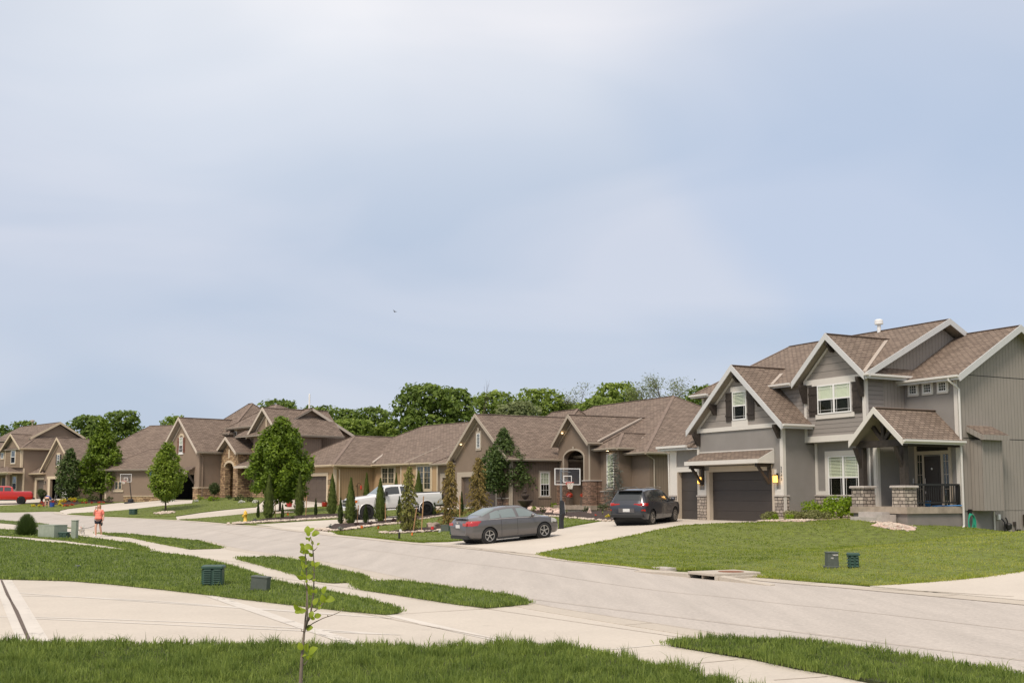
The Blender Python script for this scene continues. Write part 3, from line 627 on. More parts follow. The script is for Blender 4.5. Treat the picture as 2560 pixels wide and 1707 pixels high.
def grass_on(poly, dz, dens, h, mt, extra):
    a = np.array([p[:2] for p in poly]); x0, y0 = a.min(0); x1, y1 = a.max(0); x0 = max(x0, -60); y0 = max(y0, 6.5); y1 = min(y1, 125); x1 = min(x1, 32)
    res = []; cell = 4.0
    for cx in np.arange(x0, x1, cell):
        for cy in np.arange(y0, y1, cell):
            D = math.hypot(cx+2, cy+2); px = abs((cx+2)/(cy+2))
            if px > (.56 if D > 24 else .75): continue
            q = dens*min(1900, 420000/(D*D)) if D < 22 else dens*min(900, 330000/(D*D))
            q = max(q, 40*dens if D < 90 else 25)
            n = rng.poisson(q*cell*cell)
            if n == 0: continue
            X = rng.uniform(cx, cx+cell, n); Y = rng.uniform(cy, cy+cell, n)
            k = inpoly(X, Y, poly)
            for b in BEDS:
                if k.any(): k &= ~inpoly(X, Y, b)
            X = X[k]; Y = Y[k]
            if len(X): res.append(np.stack([X, Y, np.full(len(X), D)], 1))
    if mt == 'grass' or dens > .6:      # ragged fringe along the lawn edge
        for i in range(len(poly)):
            a = np.array(poly[i]); b = np.array(poly[(i+1) % len(poly)]); l_ = np.hypot(*(b-a)); m_ = (a+b)/2; D = math.hypot(*m_)
            if l_ < .05 or m_[1] < 9 or m_[1] > 62 or abs(m_[0]) > .6*m_[1]: continue
            n = int(l_*min(420, 6500/D)); u = rng.uniform(0, 1, n)[:, None]; P_ = a+(b-a)*u+rng.normal(0, .045+.0012*D, (n, 2))
            res.append(np.c_[P_, np.full(n, D)])
    if not res: return None
    A_ = np.concatenate(res); return A_
def make_grass(name, idx, label, m):
    PP = []; HH = []; WW = []
    for i in idx:
        poly, dz, dens, h, mt, extra = LAWNS[i]
        A_ = grass_on(poly, dz, dens, h, mt, extra)
        if A_ is None: continue
        z = hz(A_[:, 0], A_[:, 1])+dz-.01
        nv = .6*fast_noise(A_[:, 0], A_[:, 1], 1.6, 3)+.7*fast_noise(A_[:, 0], A_[:, 1], 9, 4)
        hh = h*np.clip(1+.55*nv, .35, 2)*np.where(A_[:, 2] < 20, 1+.25*np.sign(fast_noise(A_[:, 0], A_[:, 1], 5, 8)), 1)*rng.uniform(.55, 1.2, len(z))*np.where(rng.uniform(0, 1, len(z)) < .04, 1.6, 1); D = A_[:, 2]
        PP.append(np.c_[A_[:, :2], z]); HH.append(hh); WW.append(np.clip(.0085*(D/13), .0085, .045)*rng.uniform(.6, 1.5, len(z)))
    P_ = np.concatenate(PP); o = blades(name, P_, np.concatenate(HH), np.concatenate(WW), .55, m)
    if idx == [8]:      # mower bands, and the paler neighbouring lawn on the right
        a_, b_ = np.array(G(1716,1438)[:2]), np.array(G(2440,1339)[:2]); side_ = (b_[0]-a_[0])*(P_[:, 1]-a_[1])-(b_[1]-a_[1])*(P_[:, 0]-a_[0])
        v_ = P_[:, 0]*.883+P_[:, 1]*.468+.5*np.sin(P_[:, 1]*.35); band = np.sin(v_*6.283/1.5) > 0; mi = np.where(side_ < 0, np.where(band, 2, 1), np.where(band, 1, 0)); k_ = rng.uniform(0, 1, len(mi)) < .1; mi[k_] = rng.integers(0, 3, k_.sum())
        o.data.materials.append(M['grass_far2']); o.data.materials.append(M['grass_far3']); o.data.polygons.foreach_set('material_index', np.repeat(mi, 2).astype(np.int32))
    tag(o, label, 'grass', kind='stuff'); return o
make_grass('grass', [0], 'long uneven green lawn grass across the bottom of the photo', M['grass'])
make_grass('grass', [1], 'green lawn grass around the ribbed green box beyond the near driveway', M['grass'])
make_grass('grass', [2, 3, 4, 5, 6], 'green grass of the verge strips between sidewalk and street', M['grass'])
make_grass('grass', [7], 'grass of the verge strip at the lower right beside the street', M['grass'])
make_grass('grass', [8], 'mown yellow-green lawn grass in front of the grey house', M['grass_far'])
make_grass('grass', [9, 10, 11, 12], 'mown lawn grass across the street in front of the brown and tan houses', M['grass_far'])
# ================================================================= house kit
def roof_faces(kind, x0, x1, y0, y1, ze, zr, rx0=None, rx1=None, ry0=None, ry1=None):
    """top faces of a roof; outline is the eave outline"""
    if kind == 'gy':       # ridge along y (gables front and back)
        xm = rx0 if rx0 is not None else (x0+x1)/2
        return [[(x0,y0,ze),(xm,y0,zr),(xm,y1,zr),(x0,y1,ze)], [(xm,y0,zr),(x1,y0,ze),(x1,y1,ze),(xm,y1,zr)]], [('rake',(x0,y0,ze),(xm,y0,zr)),('rake',(xm,y0,zr),(x1,y0,ze)),('eave',(x1,y0,ze),(x1,y1,ze)),('eave',(x0,y1,ze),(x0,y0,ze)),('rake',(x1,y1,ze),(xm,y1,zr)),('rake',(xm,y1,zr),(x0,y1,ze))], [((xm,y0,zr),(xm,y1,zr))]
    if kind == 'gx':       # ridge along x
        ym = ry0 if ry0 is not None else (y0+y1)/2
        return [[(x0,y0,ze),(x0,ym,zr),(x1,ym,zr),(x1,y0,ze)], [(x0,ym,zr),(x0,y1,ze),(x1,y1,ze),(x1,ym,zr)]], [('eave',(x0,y0,ze),(x1,y0,ze)),('rake',(x1,y0,ze),(x1,ym,zr)),('rake',(x1,ym,zr),(x1,y1,ze)),('eave',(x1,y1,ze),(x0,y1,ze)),('rake',(x0,y1,ze),(x0,ym,zr)),('rake',(x0,ym,zr),(x0,y0,ze))], [((x0,ym,zr),(x1,ym,zr))]
    # hip, ridge from (rx0,ry0) to (rx1,ry1)
    a, b, c, d = (x0,y0,ze), (x1,y0,ze), (x1,y1,ze), (x0,y1,ze); p, q = (rx0,ry0,zr), (rx1,ry1,zr)
    ev = [('eave',a,b),('eave',b,c),('eave',c,d),('eave',d,a)]
    if kind == 'hx':       # ridge along x
        return [[a,b,q,p],[b,c,q],[c,d,p,q],[d,a,p]], ev, [(p,q),(a,p),(b,q),(c,q),(d,p)]
    if kind == 'hy':       # p front, q back
        return [[a,b,p],[b,c,q,p],[c,d,q],[d,a,p,q]], ev, [(p,q),(a,p),(b,p),(c,q),(d,q)]
    if kind == 'hxl':      # hip on the left end, gable on the right end
        return [[a,b,q,p],[c,d,p,q],[d,a,p]], [('eave',a,b),('rake',b,q),('rake',q,c),('eave',c,d),('eave',d,a)], [(p,q),(a,p),(d,p)]
    if kind == 'hyf':      # hip at the front, gable at back
        return [[a,b,p],[b,c,q,p],[d,a,p,q]], [('eave',a,b),('eave',b,c),('eave',d,a)], [(p,q),(a,p),(b,p)]
class House:
    def __init__(s, root, wallm, trimm, rakem, gut, shingle, soff):
        s.r = root; s.w = wallm; s.t = trimm; s.rk = rakem; s.g = gut; s.sh = shingle; s.so = soff
    def part(s, name, mb, m, parent=None, **k): return obj(name, mb, m, parent or s.r, **k)
    def roof(s, kind, x0, x1, y0, y1, ze, zr, gutters=True, name='roof', fasc=.17, skip=(), tr=None, front=None, fedges=(), **k):
        faces, edges, ridges = roof_faces(kind, x0, x1, y0, y1, ze, zr, **k); mb = MB(); so = MB()
        if front is not None: faces[0] = front; edges = [('eave', *e) for e in fedges]+edges[1:]
        for f in faces:
            n = len(f); mb.add(f+[(p[0], p[1], p[2]-.05) for p in f], [tuple(range(n)), tuple(range(2*n-1, n-1, -1))]+[(i, (i+1) % n, n+(i+1) % n, n+i) for i in range(n)])
            so.add([(p[0], p[1], p[2]-.06) for p in f]+[(p[0], p[1], p[2]-.16) for p in f], [tuple(range(n)), tuple(range(2*n-1, n-1, -1))]+[(i, (i+1) % n, n+(i+1) % n, n+i) for i in range(n)])
        ro = s.part(name, mb, s.sh)
        s.part('soffit', so, s.so, ro)
        rc = MB()
        for a, b in ridges:
            a = Vector(a); b = Vector(b); d = (b-a); h = Vector((d.x, d.y, 0))
            if h.length < .3: continue
            sd = Vector((-h.y, h.x, 0)).normalized()*.11; up = Vector((0,0,.035))
            rc.add([a-sd+up*.2, a+up, a+sd+up*.2, b-sd+up*.2, b+up, b+sd+up*.2, a-up*2, b-up*2], [(0,3,4,1),(1,4,5,2),(0,1,2,6),(3,7,5,4),(0,6,7,3),(2,5,7,6)])
        if rc.v: s.part('ridge_cap', rc, M['ridge'], ro)
        cx, cy = (x0+x1)/2, (y0+y1)/2
        for i, (ty, a, b) in enumerate(edges):
            if i in skip: continue
            rk = MB(); gu = MB()
            a = Vector(a); b = Vector(b); d = (b-a).normalized(); h = Vector((b.x-a.x, b.y-a.y, 0)).normalized()
            nrm = Vector((h.y, -h.x, 0))
            if nrm.dot(Vector(((a.x+b.x)/2-cx, (a.y+b.y)/2-cy, 0))) < 0: nrm = -nrm
            if ty == 'rake':
                t = .045; top = .03; dp = fasc+.07
                e0 = -.0; q = []
                for o in (nrm*.002, nrm*t):
                    q += [a+o+Vector((0,0,top)), b+o+Vector((0,0,top)), b+o-Vector((0,0,dp)), a+o-Vector((0,0,dp))]
                rk.add(q, [(0,1,2,3),(4,7,6,5),(0,4,5,1),(1,5,6,2),(2,6,7,3),(3,7,4,0)])
            else:
                q = []; t = .03
                for o in (nrm*.002, nrm*t):
                    q += [a+o+Vector((0,0,-.01)), b+o+Vector((0,0,-.01)), b+o-Vector((0,0,fasc)), a+o-Vector((0,0,fasc))]
                rk.add(q, [(0,1,2,3),(4,7,6,5),(0,4,5,1),(1,5,6,2),(2,6,7,3),(3,7,4,0)])
                if gutters:
                    q = []
                    for o, z0, z1 in ((nrm*(t+.002), -.02, -.12), (nrm*(t+.115), -.0, -.085)):
                        q += [a+o+Vector((0,0,z0)), b+o+Vector((0,0,z0)), b+o+Vector((0,0,z1)), a+o+Vector((0,0,z1))]
                    gu.add(q, [(0,1,2,3),(4,7,6,5),(0,4,5,1),(1,5,6,2),(2,6,7,3),(3,7,4,0)])
            s.part('fascia', rk, tr or s.rk, ro)
            if gu.v: s.part('gutter', gu, s.g, ro)
        return ro
    def walls(s, x0, x1, y0, y1, z0, z1, m=None, name='wall'):
        return s.part(name, MB().box(x0, x1, y0, y1, z0, z1), m or s.w)
    def gable(s, ax, pts, d0, d1, m=None):
        return s.part('gable_wall', MB().extr(pts, d0, d1, ax), m or s.w)
    def face(s, f, c):
        """map (s along wall, outward distance, z) to local xyz"""
        if f == 'f': return lambda p: (p[0], c-p[1], p[2])
        if f == 'r': return lambda p: (c+p[1], p[0], p[2])
        if f == 'b': return lambda p: (p[0], c+p[1], p[2])
    def trimb(s, f, c, boxes, m=None, name='trim', d=.035):
        fn = s.face(f, c)
        for b in boxes: s.part(name, MB().box(b[0], b[1], .003, b[4] if len(b) > 4 else d, b[2], b[3]).xf(fn), m or s.t)
    def window(s, f, c, x0, x1, z0, z1, casing=.1, cols=1, grid=(0, 0), sash=True, blinds=None, cm=None, wm=None, dark='roomdark', head=0, sillx=0, screen=True, room=None):
        """double-hung style unit standing proud of the wall; children: panes, blinds, casing"""
        fn = s.face(f, c); wm = wm or M['white']; mb = MB(); fw = .055; dp = .075
        mb.box(x0, x1, .003, dp, z0, z0+fw).box(x0, x1, .003, dp, z1-fw, z1)
        mb.box(x0, x0+fw, .003, dp, z0+fw, z1-fw).box(x1-fw, x1, .003, dp, z0+fw, z1-fw)
        cw = (x1-x0)/cols; zm = (z0+z1)/2
        for i in range(1, cols): mb.box(x0+cw*i-.05, x0+cw*i+.05, .003, dp+.004, z0+fw, z1-fw)
        if sash:
            for i in range(cols): mb.box(x0+cw*i+(fw if i == 0 else .05), x0+cw*(i+1)-(fw if i == cols-1 else .05), .02, dp-.006, zm-.03, zm+.03)
        for i in range(cols):
            a = x0+cw*i+(fw if i == 0 else .05); b = x0+cw*(i+1)-(fw if i == cols-1 else .05)
            if grid == 'prairie':
                for za, zb in ((z0+fw, zm-.03), (zm+.03, z1-fw)):
                    for u in (a+.11, b-.11): mb.box(u-.006, u+.006, dp-.022, dp-.012, za, zb)
                    mb.box(a, b, dp-.022, dp-.012, (zb-.12 if za > zm else za+.11), (zb-.108 if za > zm else za+.122))
            else:
                gx, gz = grid
                segs = ((z0+fw, zm-.03), (zm+.03, z1-fw)) if sash else ((z0+fw, z1-fw),)
                for za, zb in segs:
                    for k in range(1, gx): u = a+(b-a)*k/gx; mb.box(u-.009, u+.009, dp-.024, dp-.012, za, zb)
                    for k in range(1, gz): u = za+(zb-za)*k/gz; mb.box(a, b, dp-.0235, dp-.0125, u-.009, u+.009)
        wo = s.part('window', mb.xf(fn), wm)
        if casing:
            cmb = MB(); k = casing
            cmb.box(x0-k, x0-.002, .003, .045, z0-k, z1+k+head).box(x1+.002, x1+k, .003, .045, z0-k, z1+k+head)
            cmb.box(x0-k-sillx, x1+k+sillx, .004, .055, z0-k, z0-.002).box(x0-.002, x1+.002, .003, .045, z1+.002, z1+k+head)
            s.part('window_casing', cmb.xf(fn), cm or s.t, wo)
        s.part('pane', MB().box(x0+fw*.5, x1-fw*.5, dp-.035, dp-.028, z0+fw*.5, z1-fw*.5).xf(fn), M['glass'], wo)
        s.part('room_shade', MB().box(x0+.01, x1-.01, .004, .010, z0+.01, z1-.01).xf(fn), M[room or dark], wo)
        if blinds:
            bl = MB(); zt = z1-fw; zb = z0+fw+(0 if blinds == 'full' else 0)
            for i in range(cols):
                a = x0+cw*i+.06; b = x0+cw*(i+1)-.06; z = zt-.03
                while z > zb:
                    dz_ = .050 if blinds == 'closed' else .036; bl.add([(a, .034, z), (b, .034, z), (b, .022 if blinds == 'closed' else .016, z+dz_), (a, .022 if blinds == 'closed' else .016, z+dz_)], [(0,1,2,3)]); z -= .052 if blinds == 'closed' else .064
            s.part('blinds', bl.xf(fn), M['blind'], wo)
        if screen and sash: s.part('insect_screen', MB().box(x0+fw, x1-fw, dp-.026, dp-.025, z0+fw, zm-.03).xf(fn), M['screen'], wo)
        return wo
    def shutter(s, f, c, x0, x1, z0, z1, m):
        mb = MB(); fn = s.face(f, c); n = 3; w_ = (x1-x0)/n
        for i in range(n): mb.box(x0+w_*i+.003, x0+w_*(i+1)-.003, .004, .045, z0, z1)
        for z in (z0+(z1-z0)*.2, z0+(z1-z0)*.75): mb.box(x0-.012, x1+.012, .046, .07, z-.045, z+.045)
        return s.part('shutter', mb.xf(fn), m)
    def garage_door(s, f, c, x0, x1, z0, z1, m, panels=4, dp=-.22, detail=0):
        mb = MB(); fn = s.face(f, c); h = (z1-z0)/panels
        for i in range(panels):
            mb.cbox(x0, x1, dp, dp+.05, z0+h*i+.004, z0+h*(i+1)-.004, .008)
        if detail:
            n = detail; w_ = (x1-x0)/n
            for i in range(panels):
                for k in range(n): mb.box(x0+w_*k+.08, x0+w_*(k+1)-.08, dp+.045, dp+.058, z0+h*i+.09, z0+h*(i+1)-.09)
        mb.box(x0-.01, x1+.01, dp-.03, dp+.0, z0, z1)
        return s.part('garage_door', mb.xf(fn), m)
    def downspout(s, pts, m=None, name='downspout'):
        mb = MB(); mb.tube(pts, .045, 6); return s.part(name, mb, m or s.g)
    def bracket(s, x, y, z, dx, dy, h, m, t=.12, drop=None):
        """knee brace under a rake: top arm reaches (dx,dy) from the wall"""
        mb = MB(); L_ = math.hypot(dx, dy); ux, uy = dx/L_, dy/L_; pts = [(0, 0), (L_, 0), (L_, -.13), (.16, -h), (0, -h)]
        px, py = -uy*t/2, ux*t/2
        v = [(x+ux*a+px, y+uy*a+py, z+b) for a, b in pts]+[(x+ux*a-px, y+uy*a-py, z+b) for a, b in pts]; n = len(pts)
        mb.add(v, [tuple(range(n)), tuple(range(2*n-1, n-1, -1))]+[(i, (i+1) % n, n+(i+1) % n, n+i) for i in range(n)])
        return s.part('bracket', mb, m)
    def stone(s, x0, x1, y0, y1, z0, z1, m, cap=True, name='stone_veneer', capm=None, ov=.04):
        o = s.part(name, MB().box(x0, x1, y0, y1, z0, z1), m)
        if cap: s.part('stone_cap', MB().cbox(x0-ov, x1+ov, y0-ov, y1+ov, z1+.001, z1+.065, .012), capm or M['stonecap'], o)
        return o
    def wall_lamp(s, f, c, x, z, lit=True):
        fn = s.face(f, c); b = MB().box(x-.06, x+.06, .004, .03, z-.05, z+.2).box(x-.02, x+.02, .03, .17, z+.12, z+.15)
        b.box(x-.095, x+.095, .05, .24, z+.1, z+.125).box(x-.085, x+.085, .06, .23, z-.24, z-.22)
        for ax_ in (x-.085, x+.073):
            for d in (.06, .218): b.box(ax_, ax_+.012, d, d+.012, z-.22, z+.1)
        b.box(x-.006, x+.006, .224, .236, z-.22, z+.1)
        lo = s.part('wall_lamp', b.xf(fn), M['black'])
        g = MB(); g.box(x-.07, x+.07, .074, .216, z-.215, z+.095); s.part('lamp_glass', g.xf(fn), M['lampglass'] if lit else M['glass'], lo)
        if lit:
            l = bpy.data.lights.new('lantern_light', 'POINT'); l.energy = 2.2; l.color = (1, .55, .2); l.shadow_soft_size = .08
            lo2 = bpy.data.objects.new('lantern_light', l); COL.objects.link(lo2); lo2.parent = lo; lo2.location = fn((x, .30, z-.05))
        return lo
    def pot_light(s, p, es=9):
        o = s.part('soffit_light', MB().lathe([(.0,0),(.06,.0),(.075,.012),(.0,.013)], 0, 0, 12).xf(lambda v: (v[0]+p[0], v[1]+p[1], v[2]+p[2]-.012)), M['bulb']); return o

def gpts(x0, x1, z0, zr, xm=None):
    return [(x0, z0), (x1, z0), ((x0+x1)/2 if xm is None else xm, zr)]

# ================================================================= HOUSE 1: grey two-storey
r1 = thing('grey_house', H1O, R(A1), 'grey two-storey house with dark garage doors, timber porch and white gutters, nearest at right', 'house')
h = House(r1, M['stucco1'], M['trim1'], M['rake1'], M['gutterpaint'], M['shingle'], M['soffit'])
# garage block front wall with two openings
gw = MB().box(-6.2,-5.33,0,.25,-.6,4.3).box(-.62,0,0,.25,-.6,4.3).box(-5.33,-.62,0,.25,2.44,4.3)
h.part('wall', gw, M['stucco1'])
tw = MB().box(-8.62,-7.95,.06,.25,-.6,3.62).box(-6.27,-6.2,.06,.25,-.6,3.62).box(-7.95,-6.27,.06,.25,2.41,3.62)
h.part('wall', tw, M['stucco1'])
h.part('wall', MB().box(-8.62,-8.45,.26,8,-.6,3.62), M['side1'])
h.part('wall', MB().box(-.2,0,.251,2.2,.5,4.35), M['stucco1'], label='smooth side wall of the garage block')
h.part('foundation_wall', MB().box(-.2,-.012,.251,1.9,-.7,.497), M['stuccobase1'])
h.garage_door('f', .0, -5.3, -.68, .01, 2.43, M['gdoor1'], 5)
h.garage_door('f', .06, -7.93, -6.29, .01, 2.40, M['gdoor1'], 5)
# door frames
h.trimb('f', 0, [(-5.52,-5.30,0,2.44,.05),(-.74,-.56,0,2.44,.05),(-5.30,-.74,2.36,2.62,.05)], M['beigetrim'], 'door_frame')
for b_ in ((-5.33,-5.30,.0),(-.68,-.65,.0),(-7.97,-7.93,-.02),(-6.29,-6.25,-.02)): h.part('door_jamb', MB().box(b_[0],b_[1],b_[2],.24,0,2.41), M['beigetrim'])
h.trimb('f', .06, [(-8.62,-8.05,1.24,3.52,.05),(-6.30,-6.22,1.24,2.3,.05),(-8.05,-6.22,2.41,2.66,.05),(-8.05,-7.95,0,2.41,.05)], M['trim1'], 'door_frame')
# stone pilasters
h.stone(-8.64,-8.06,-.03,.3,-.5,1.17, M['stone1'])
h.stone(-6.22,-5.54,-.09,.26,-.5,1.17, M['stone1'])
h.stone(-.54,.03,-.09,.26,-.5,1.17, M['stone1'])
h.trimb('f', 0, [(-6.22,-5.54,1.24,1.5,.06),(-6.22,-6.08,1.5,4.3,.06),(-5.66,-5.54,1.5,2.44,.055)], M['trim1'])
h.trimb('f', 0, [(-.54,.0,1.24,1.5,.06),(-.15,0,1.5,4.3,.06),(-.55,-.44,1.5,2.4,.055)], M['trim1'])
h.trimb('r', 0, [(-.06,.11,.5,4.3,.05)], M['trim1'])
h.wall_lamp('f', -.06, -5.86, 2.02); h.wall_lamp('f', -.06, -.34, 2.02)
# house number 2545, one digit above another
def text_mesh(s, size):
    cu = bpy.data.curves.new('digits', 'FONT'); cu.body = s; cu.size = size; cu.extrude = .006; cu.align_x = 'CENTER'
    o = bpy.data.objects.new('digits', cu); COL.objects.link(o); dg = bpy.context.evaluated_depsgraph_get(); me = bpy.data.meshes.new_from_object(o.evaluated_get(dg)); bpy.data.objects.remove(o); return me
num = MB()
for i, ch in enumerate('2545'):
    me = text_mesh(ch, .17); b = len(num.v); num.v += [(-.075+v.co.x, -.072-v.co.z, 2.40-i*.165+v.co.y) for v in me.vertices]; num.f += [tuple(b+k for k in p.vertices) for p in me.polygons]
h.part('house_number', num, M['black'])
# belt and gable 1
h.trimb('f', 0, [(-6.2,0.0,4.30,4.50,.07)], M['trim1'])
h.gable('y', [(-6.2,4.5),(0.0,4.5),(-2.96,7.22)], -.0, .2, M['wavy1'])
h.roof('gy', -6.55, .47, -.45, 6.2, 4.40, 7.36, rx0=-2.96, skip=(3,4,5), fasc=.2)
# second soffit-side trim following the rake on the wall
def raketrim(x0, z0, x1, z1, y, wd=.13, t=.04, m=None):
    mb = MB(); d = Vector((x1-x0, 0, z1-z0)).normalized(); dn = Vector((0,0,-wd)); a = Vector((x0, y, z0)); b = Vector((x1, y, z1)); o = Vector((0,-t,0))
    mb.add([a,b,b+dn,a+dn,a+o,b+o,b+o+dn,a+o+dn], [(0,1,2,3),(4,7,6,5),(0,4,5,1),(1,5,6,2),(2,6,7,3),(3,7,4,0)]); return mb
h.part('trim', raketrim(-6.2,4.50,-2.96,7.18,-.003), M['trim1'])
h.window('f', 0, -3.42, -2.42, 4.78, 6.14, casing=0, grid='prairie', blinds='full')
h.trimb('f', 0, [(-3.55,-2.29,6.15,6.38,.05),(-3.50,-2.34,4.5,4.77,.05)], M['trim1'])
h.shutter('f', 0, -3.94, -3.46, 4.74, 6.12, M['timber']); h.shutter('f', 0, -2.36, -1.88, 4.74, 6.12, M['timber'])
h.bracket(-6.05,0,4.28,0,-.44,.62,M['timber'],.13); h.bracket(-.14,0,4.40,0,-.44,.62,M['timber'],.13)
h.bracket(-4.72,0,5.62,0,-.42,.5,M['timber'],.12); h.bracket(-1.42,0,5.80,0,-.42,.5,M['timber'],.12); h.bracket(-2.96,0,6.98,0,-.42,.42,M['timber'],.12)
# awning roof above the big door
aw = MB(); 
aw.add([(-6.05,-.002,3.30),(-.62,-.002,3.30),(-.62,-.92,2.86),(-6.05,-.92,2.86),(-6.05,-.002,3.22),(-.62,-.002,3.22),(-.62,-.92,2.79),(-6.05,-.92,2.79)], [(0,1,2,3),(4,7,6,5),(0,4,5,1),(1,5,6,2),(2,6,7,3),(3,7,4,0)])
ar = h.part('awning_roof', aw, M['shingle'])
h.part('fascia', MB().box(-6.07,-.6,-.97,-.922,2.68,2.87), M['trim1'], ar)
h.part('fascia', MB().extr([(-.921,2.68),(-.921,2.86),(-.01,3.30),(-.01,2.68)], -.619, -.585, 'x'), M['trim1'], ar)
h.part('soffit', MB().box(-6.03,-.63,-.915,-.01,2.68,2.72), M['trim1'], ar)
h.part('flashing', MB().box(-6.05,-.62,-.03,-.003,3.305,3.36), M['trim1'], ar)
for x in (-5.75, -.85):
    mb = MB(); mb.box(x-.07,x+.07,-.88,-.05,2.52,2.675).box(x-.07,x+.07,-.16,-.052,1.75,2.515)
    mb.add([(x-.055,-.80,2.52),(x+.055,-.80,2.52),(x+.055,-.66,2.52),(x-.055,-.66,2.52),(x-.055,-.18,1.72),(x+.055,-.18,1.72),(x+.055,-.06,1.76),(x-.055,-.06,1.76)], [(0,1,2,3),(4,7,6,5),(0,4,5,1),(1,5,6,2),(2,6,7,3),(3,7,4,0)])
    h.part('bracket', mb, M['timber'])
# third bay roof
tr3 = MB().add([(-9.05,-.4,3.72),(-6.21,-.4,3.72),(-6.21,3.6,5.95),(-7.0,3.6,5.95),(-9.05,3.6,5.6),(-9.05,-.4,3.6),(-6.21,-.4,3.6),(-6.21,3.6,5.8),(-9.05,3.6,5.4)], [(0,1,2,3,4),(5,8,7,6),(0,5,6,1),(1,6,7,2),(2,7,8,4,3),(4,8,5,0)])
q3 = h.part('roof', tr3, M['shingle'])
h.part('gutter', MB().box(-9.1,-6.56,-.52,-.402,3.62,3.73), M['gutterpaint'], q3); h.part('fascia', MB().box(-9.05,-6.56,-.40,-.37,3.5,3.62).box(-9.1,-9.05,-.4,3.6,3.5,3.66), M['rake1'], q3)
h.part('soffit', MB().box(-9.04,-6.21,-.36,.06,3.50,3.56), M['rake1'], q3)
h.downspout([(-8.95,-.46,3.6),(-8.8,-.2,3.45),(-8.68,-.02,3.35),(-8.68,.02,.1)])
# main body second floor
h.part('wall', MB().box(-7.55,0,1.35,9.8,3.5,6.25), M['lap1'])
h.part('corner_board', MB().box(-7.57,-7.42,1.33,1.36,3.5,6.2), M['trim1'])
h.part('wall', MB().box(0,3.72,1.351,2.4,3.87,6.2), M['lap1'])
h.part('wall', MB().box(0,3.718,2.4,9.8,3.87,6.2), M['side1'])
h.trimb('f', 1.35, [(0,3.72,3.60,3.87,.06)], M['trim1'], 'band_board'); h.part('soffit', MB().box(0,3.72,1.36,1.95,3.60,3.86), M['rake1'])
h.gable('y', [(0,6.42),(3.72,6.42),(1.9,8.16)], 1.352, 1.6, M['wavy1'])
h.trimb('f', 1.35, [(0,3.72,6.2,6.42,.06),(.55,3.25,6.12,6.34,.065)], M['trim1'])
h.part('trim', raketrim(0,6.42,1.9,8.10,1.347), M['trim1'])
h.roof('gy', -.33, 4.13, .9, 5.5, 6.36, 8.34, rx0=1.9, skip=(3,4,5), fasc=.2)
h.window('f', 1.35, .88, 2.92, 4.83, 6.13, casing=0, cols=2, grid='prairie', blinds='closed'); h.trimb('f', 1.35, [(.72,3.08,4.62,4.82,.05)], M['trim1'])
h.shutter('f', 1.35, .30, .80, 4.78, 6.12, M['timber']); h.shutter('f', 1.35, 3.0, 3.50, 4.78, 6.12, M['timber'])
h.bracket(.12,1.35,6.22,0,-.42,.85,M['timber'],.14); h.bracket(3.62,1.35,6.28,0,-.42,.85,M['timber'],.14); h.bracket(1.9,1.35,7.98,0,-.42,.45,M['timber'],.12)
h.trimb('f', 1.35, [(.0,.14,3.87,6.2,.05),(3.58,3.72,3.87,6.2,.05)], M['trim1']); h.trimb('r', 3.72, [(1.30,1.45,3.6,6.2,.05)], M['trim1'])
# main roof
mr_ = h.roof('hxl', -7.9, 4.2, .88, 11.3, 6.36, 9.05, rx0=-6.15, ry0=6.1, rx1=4.2, ry1=6.1, skip=(5,6), front=[(-7.9,.88,6.36),(-.25,.88,6.36),(-.25,1.62,6.7413),(4.05,1.62,6.7413),(4.05,.92,6.3806),(4.2,.92,6.3806),(4.2,6.1,9.05),(-6.15,6.1,9.05)],
    fedges=[((-7.9,.88,6.36),(-6.45,.88,6.36)),((-1.9,.88,6.36),(-.38,.88,6.36)),((4.16,.95,6.36),(4.42,.95,6.36))])
h.gable('x', [(1.36,6.2),(10.8,6.2),(6.1,8.72)], 3.52, 3.72, M['side1'])
h.part('vent_pipe', MB().lathe([(.09,8.9),(.09,9.35),(.2,9.36),(.2,9.55),(.12,9.6)], .15, 6.0, 14), M['white'])
# valley strips where gable roofs run into the main roof
def valley(p, q, wd=.14, m=None):
    p = Vector(p); q = Vector(q); d = (q-p); sd = Vector((d.y, -d.x, 0)).normalized()*wd/2; up = Vector((0,0,.05)); dn = Vector((0,0,-.05))
    mb = MB().add([p-sd+up, p+sd+up, q+sd+up, q-sd+up, p-sd+dn, p+sd+dn, q+sd+dn, q-sd+dn], [(0,1,2,3),(4,7,6,5),(0,4,5,1),(1,5,6,2),(2,6,7,3),(3,7,4,0)])
    return mb
# gable-2 right plane z=8.34-(x-1.9)*.888 ; main plane z=6.36+(y-.88)*.5153
h.part('valley_flashing', valley((4.05,1.0,6.44),(2.05,4.45,8.22), .16), M['flash'])
h.part('valley_flashing', valley((-1.68,.92,6.40),(-2.35,2.1,7.0), .16), M['flash'])
# lower entrance facade
h.part('wall', MB().box(0,3.72,1.9,8,.5,3.6), M['stucco1'])
h.trimb('f', 1.9, [(.02,.16,1.26,3.58,.05),(.16,.72,1.26,1.42,.05)], M['trim1'])
h.stone(.02,3.6,1.84,1.899,-.3,1.19, M['stone1'])
h.window('f', 1.9, .86, 2.72, 1.06, 2.98, casing=0, cols=2, grid='prairie', blinds='full'); h.trimb('f', 1.84, [(.70,.855,1.2,3.2,.035),(2.73,2.88,1.2,3.2,.035),(.855,2.73,2.985,3.2,.035)], M['trim1'])
h.downspout([(3.36,1.85,3.55),(3.36,1.85,.5)])
h.trimb('f', 1.9, [(3.56,3.72,.76,3.58,.05)], M['trim1']); h.trimb('r', 3.72, [(1.88,2.03,.76,3.58,.05)], M['trim1'])
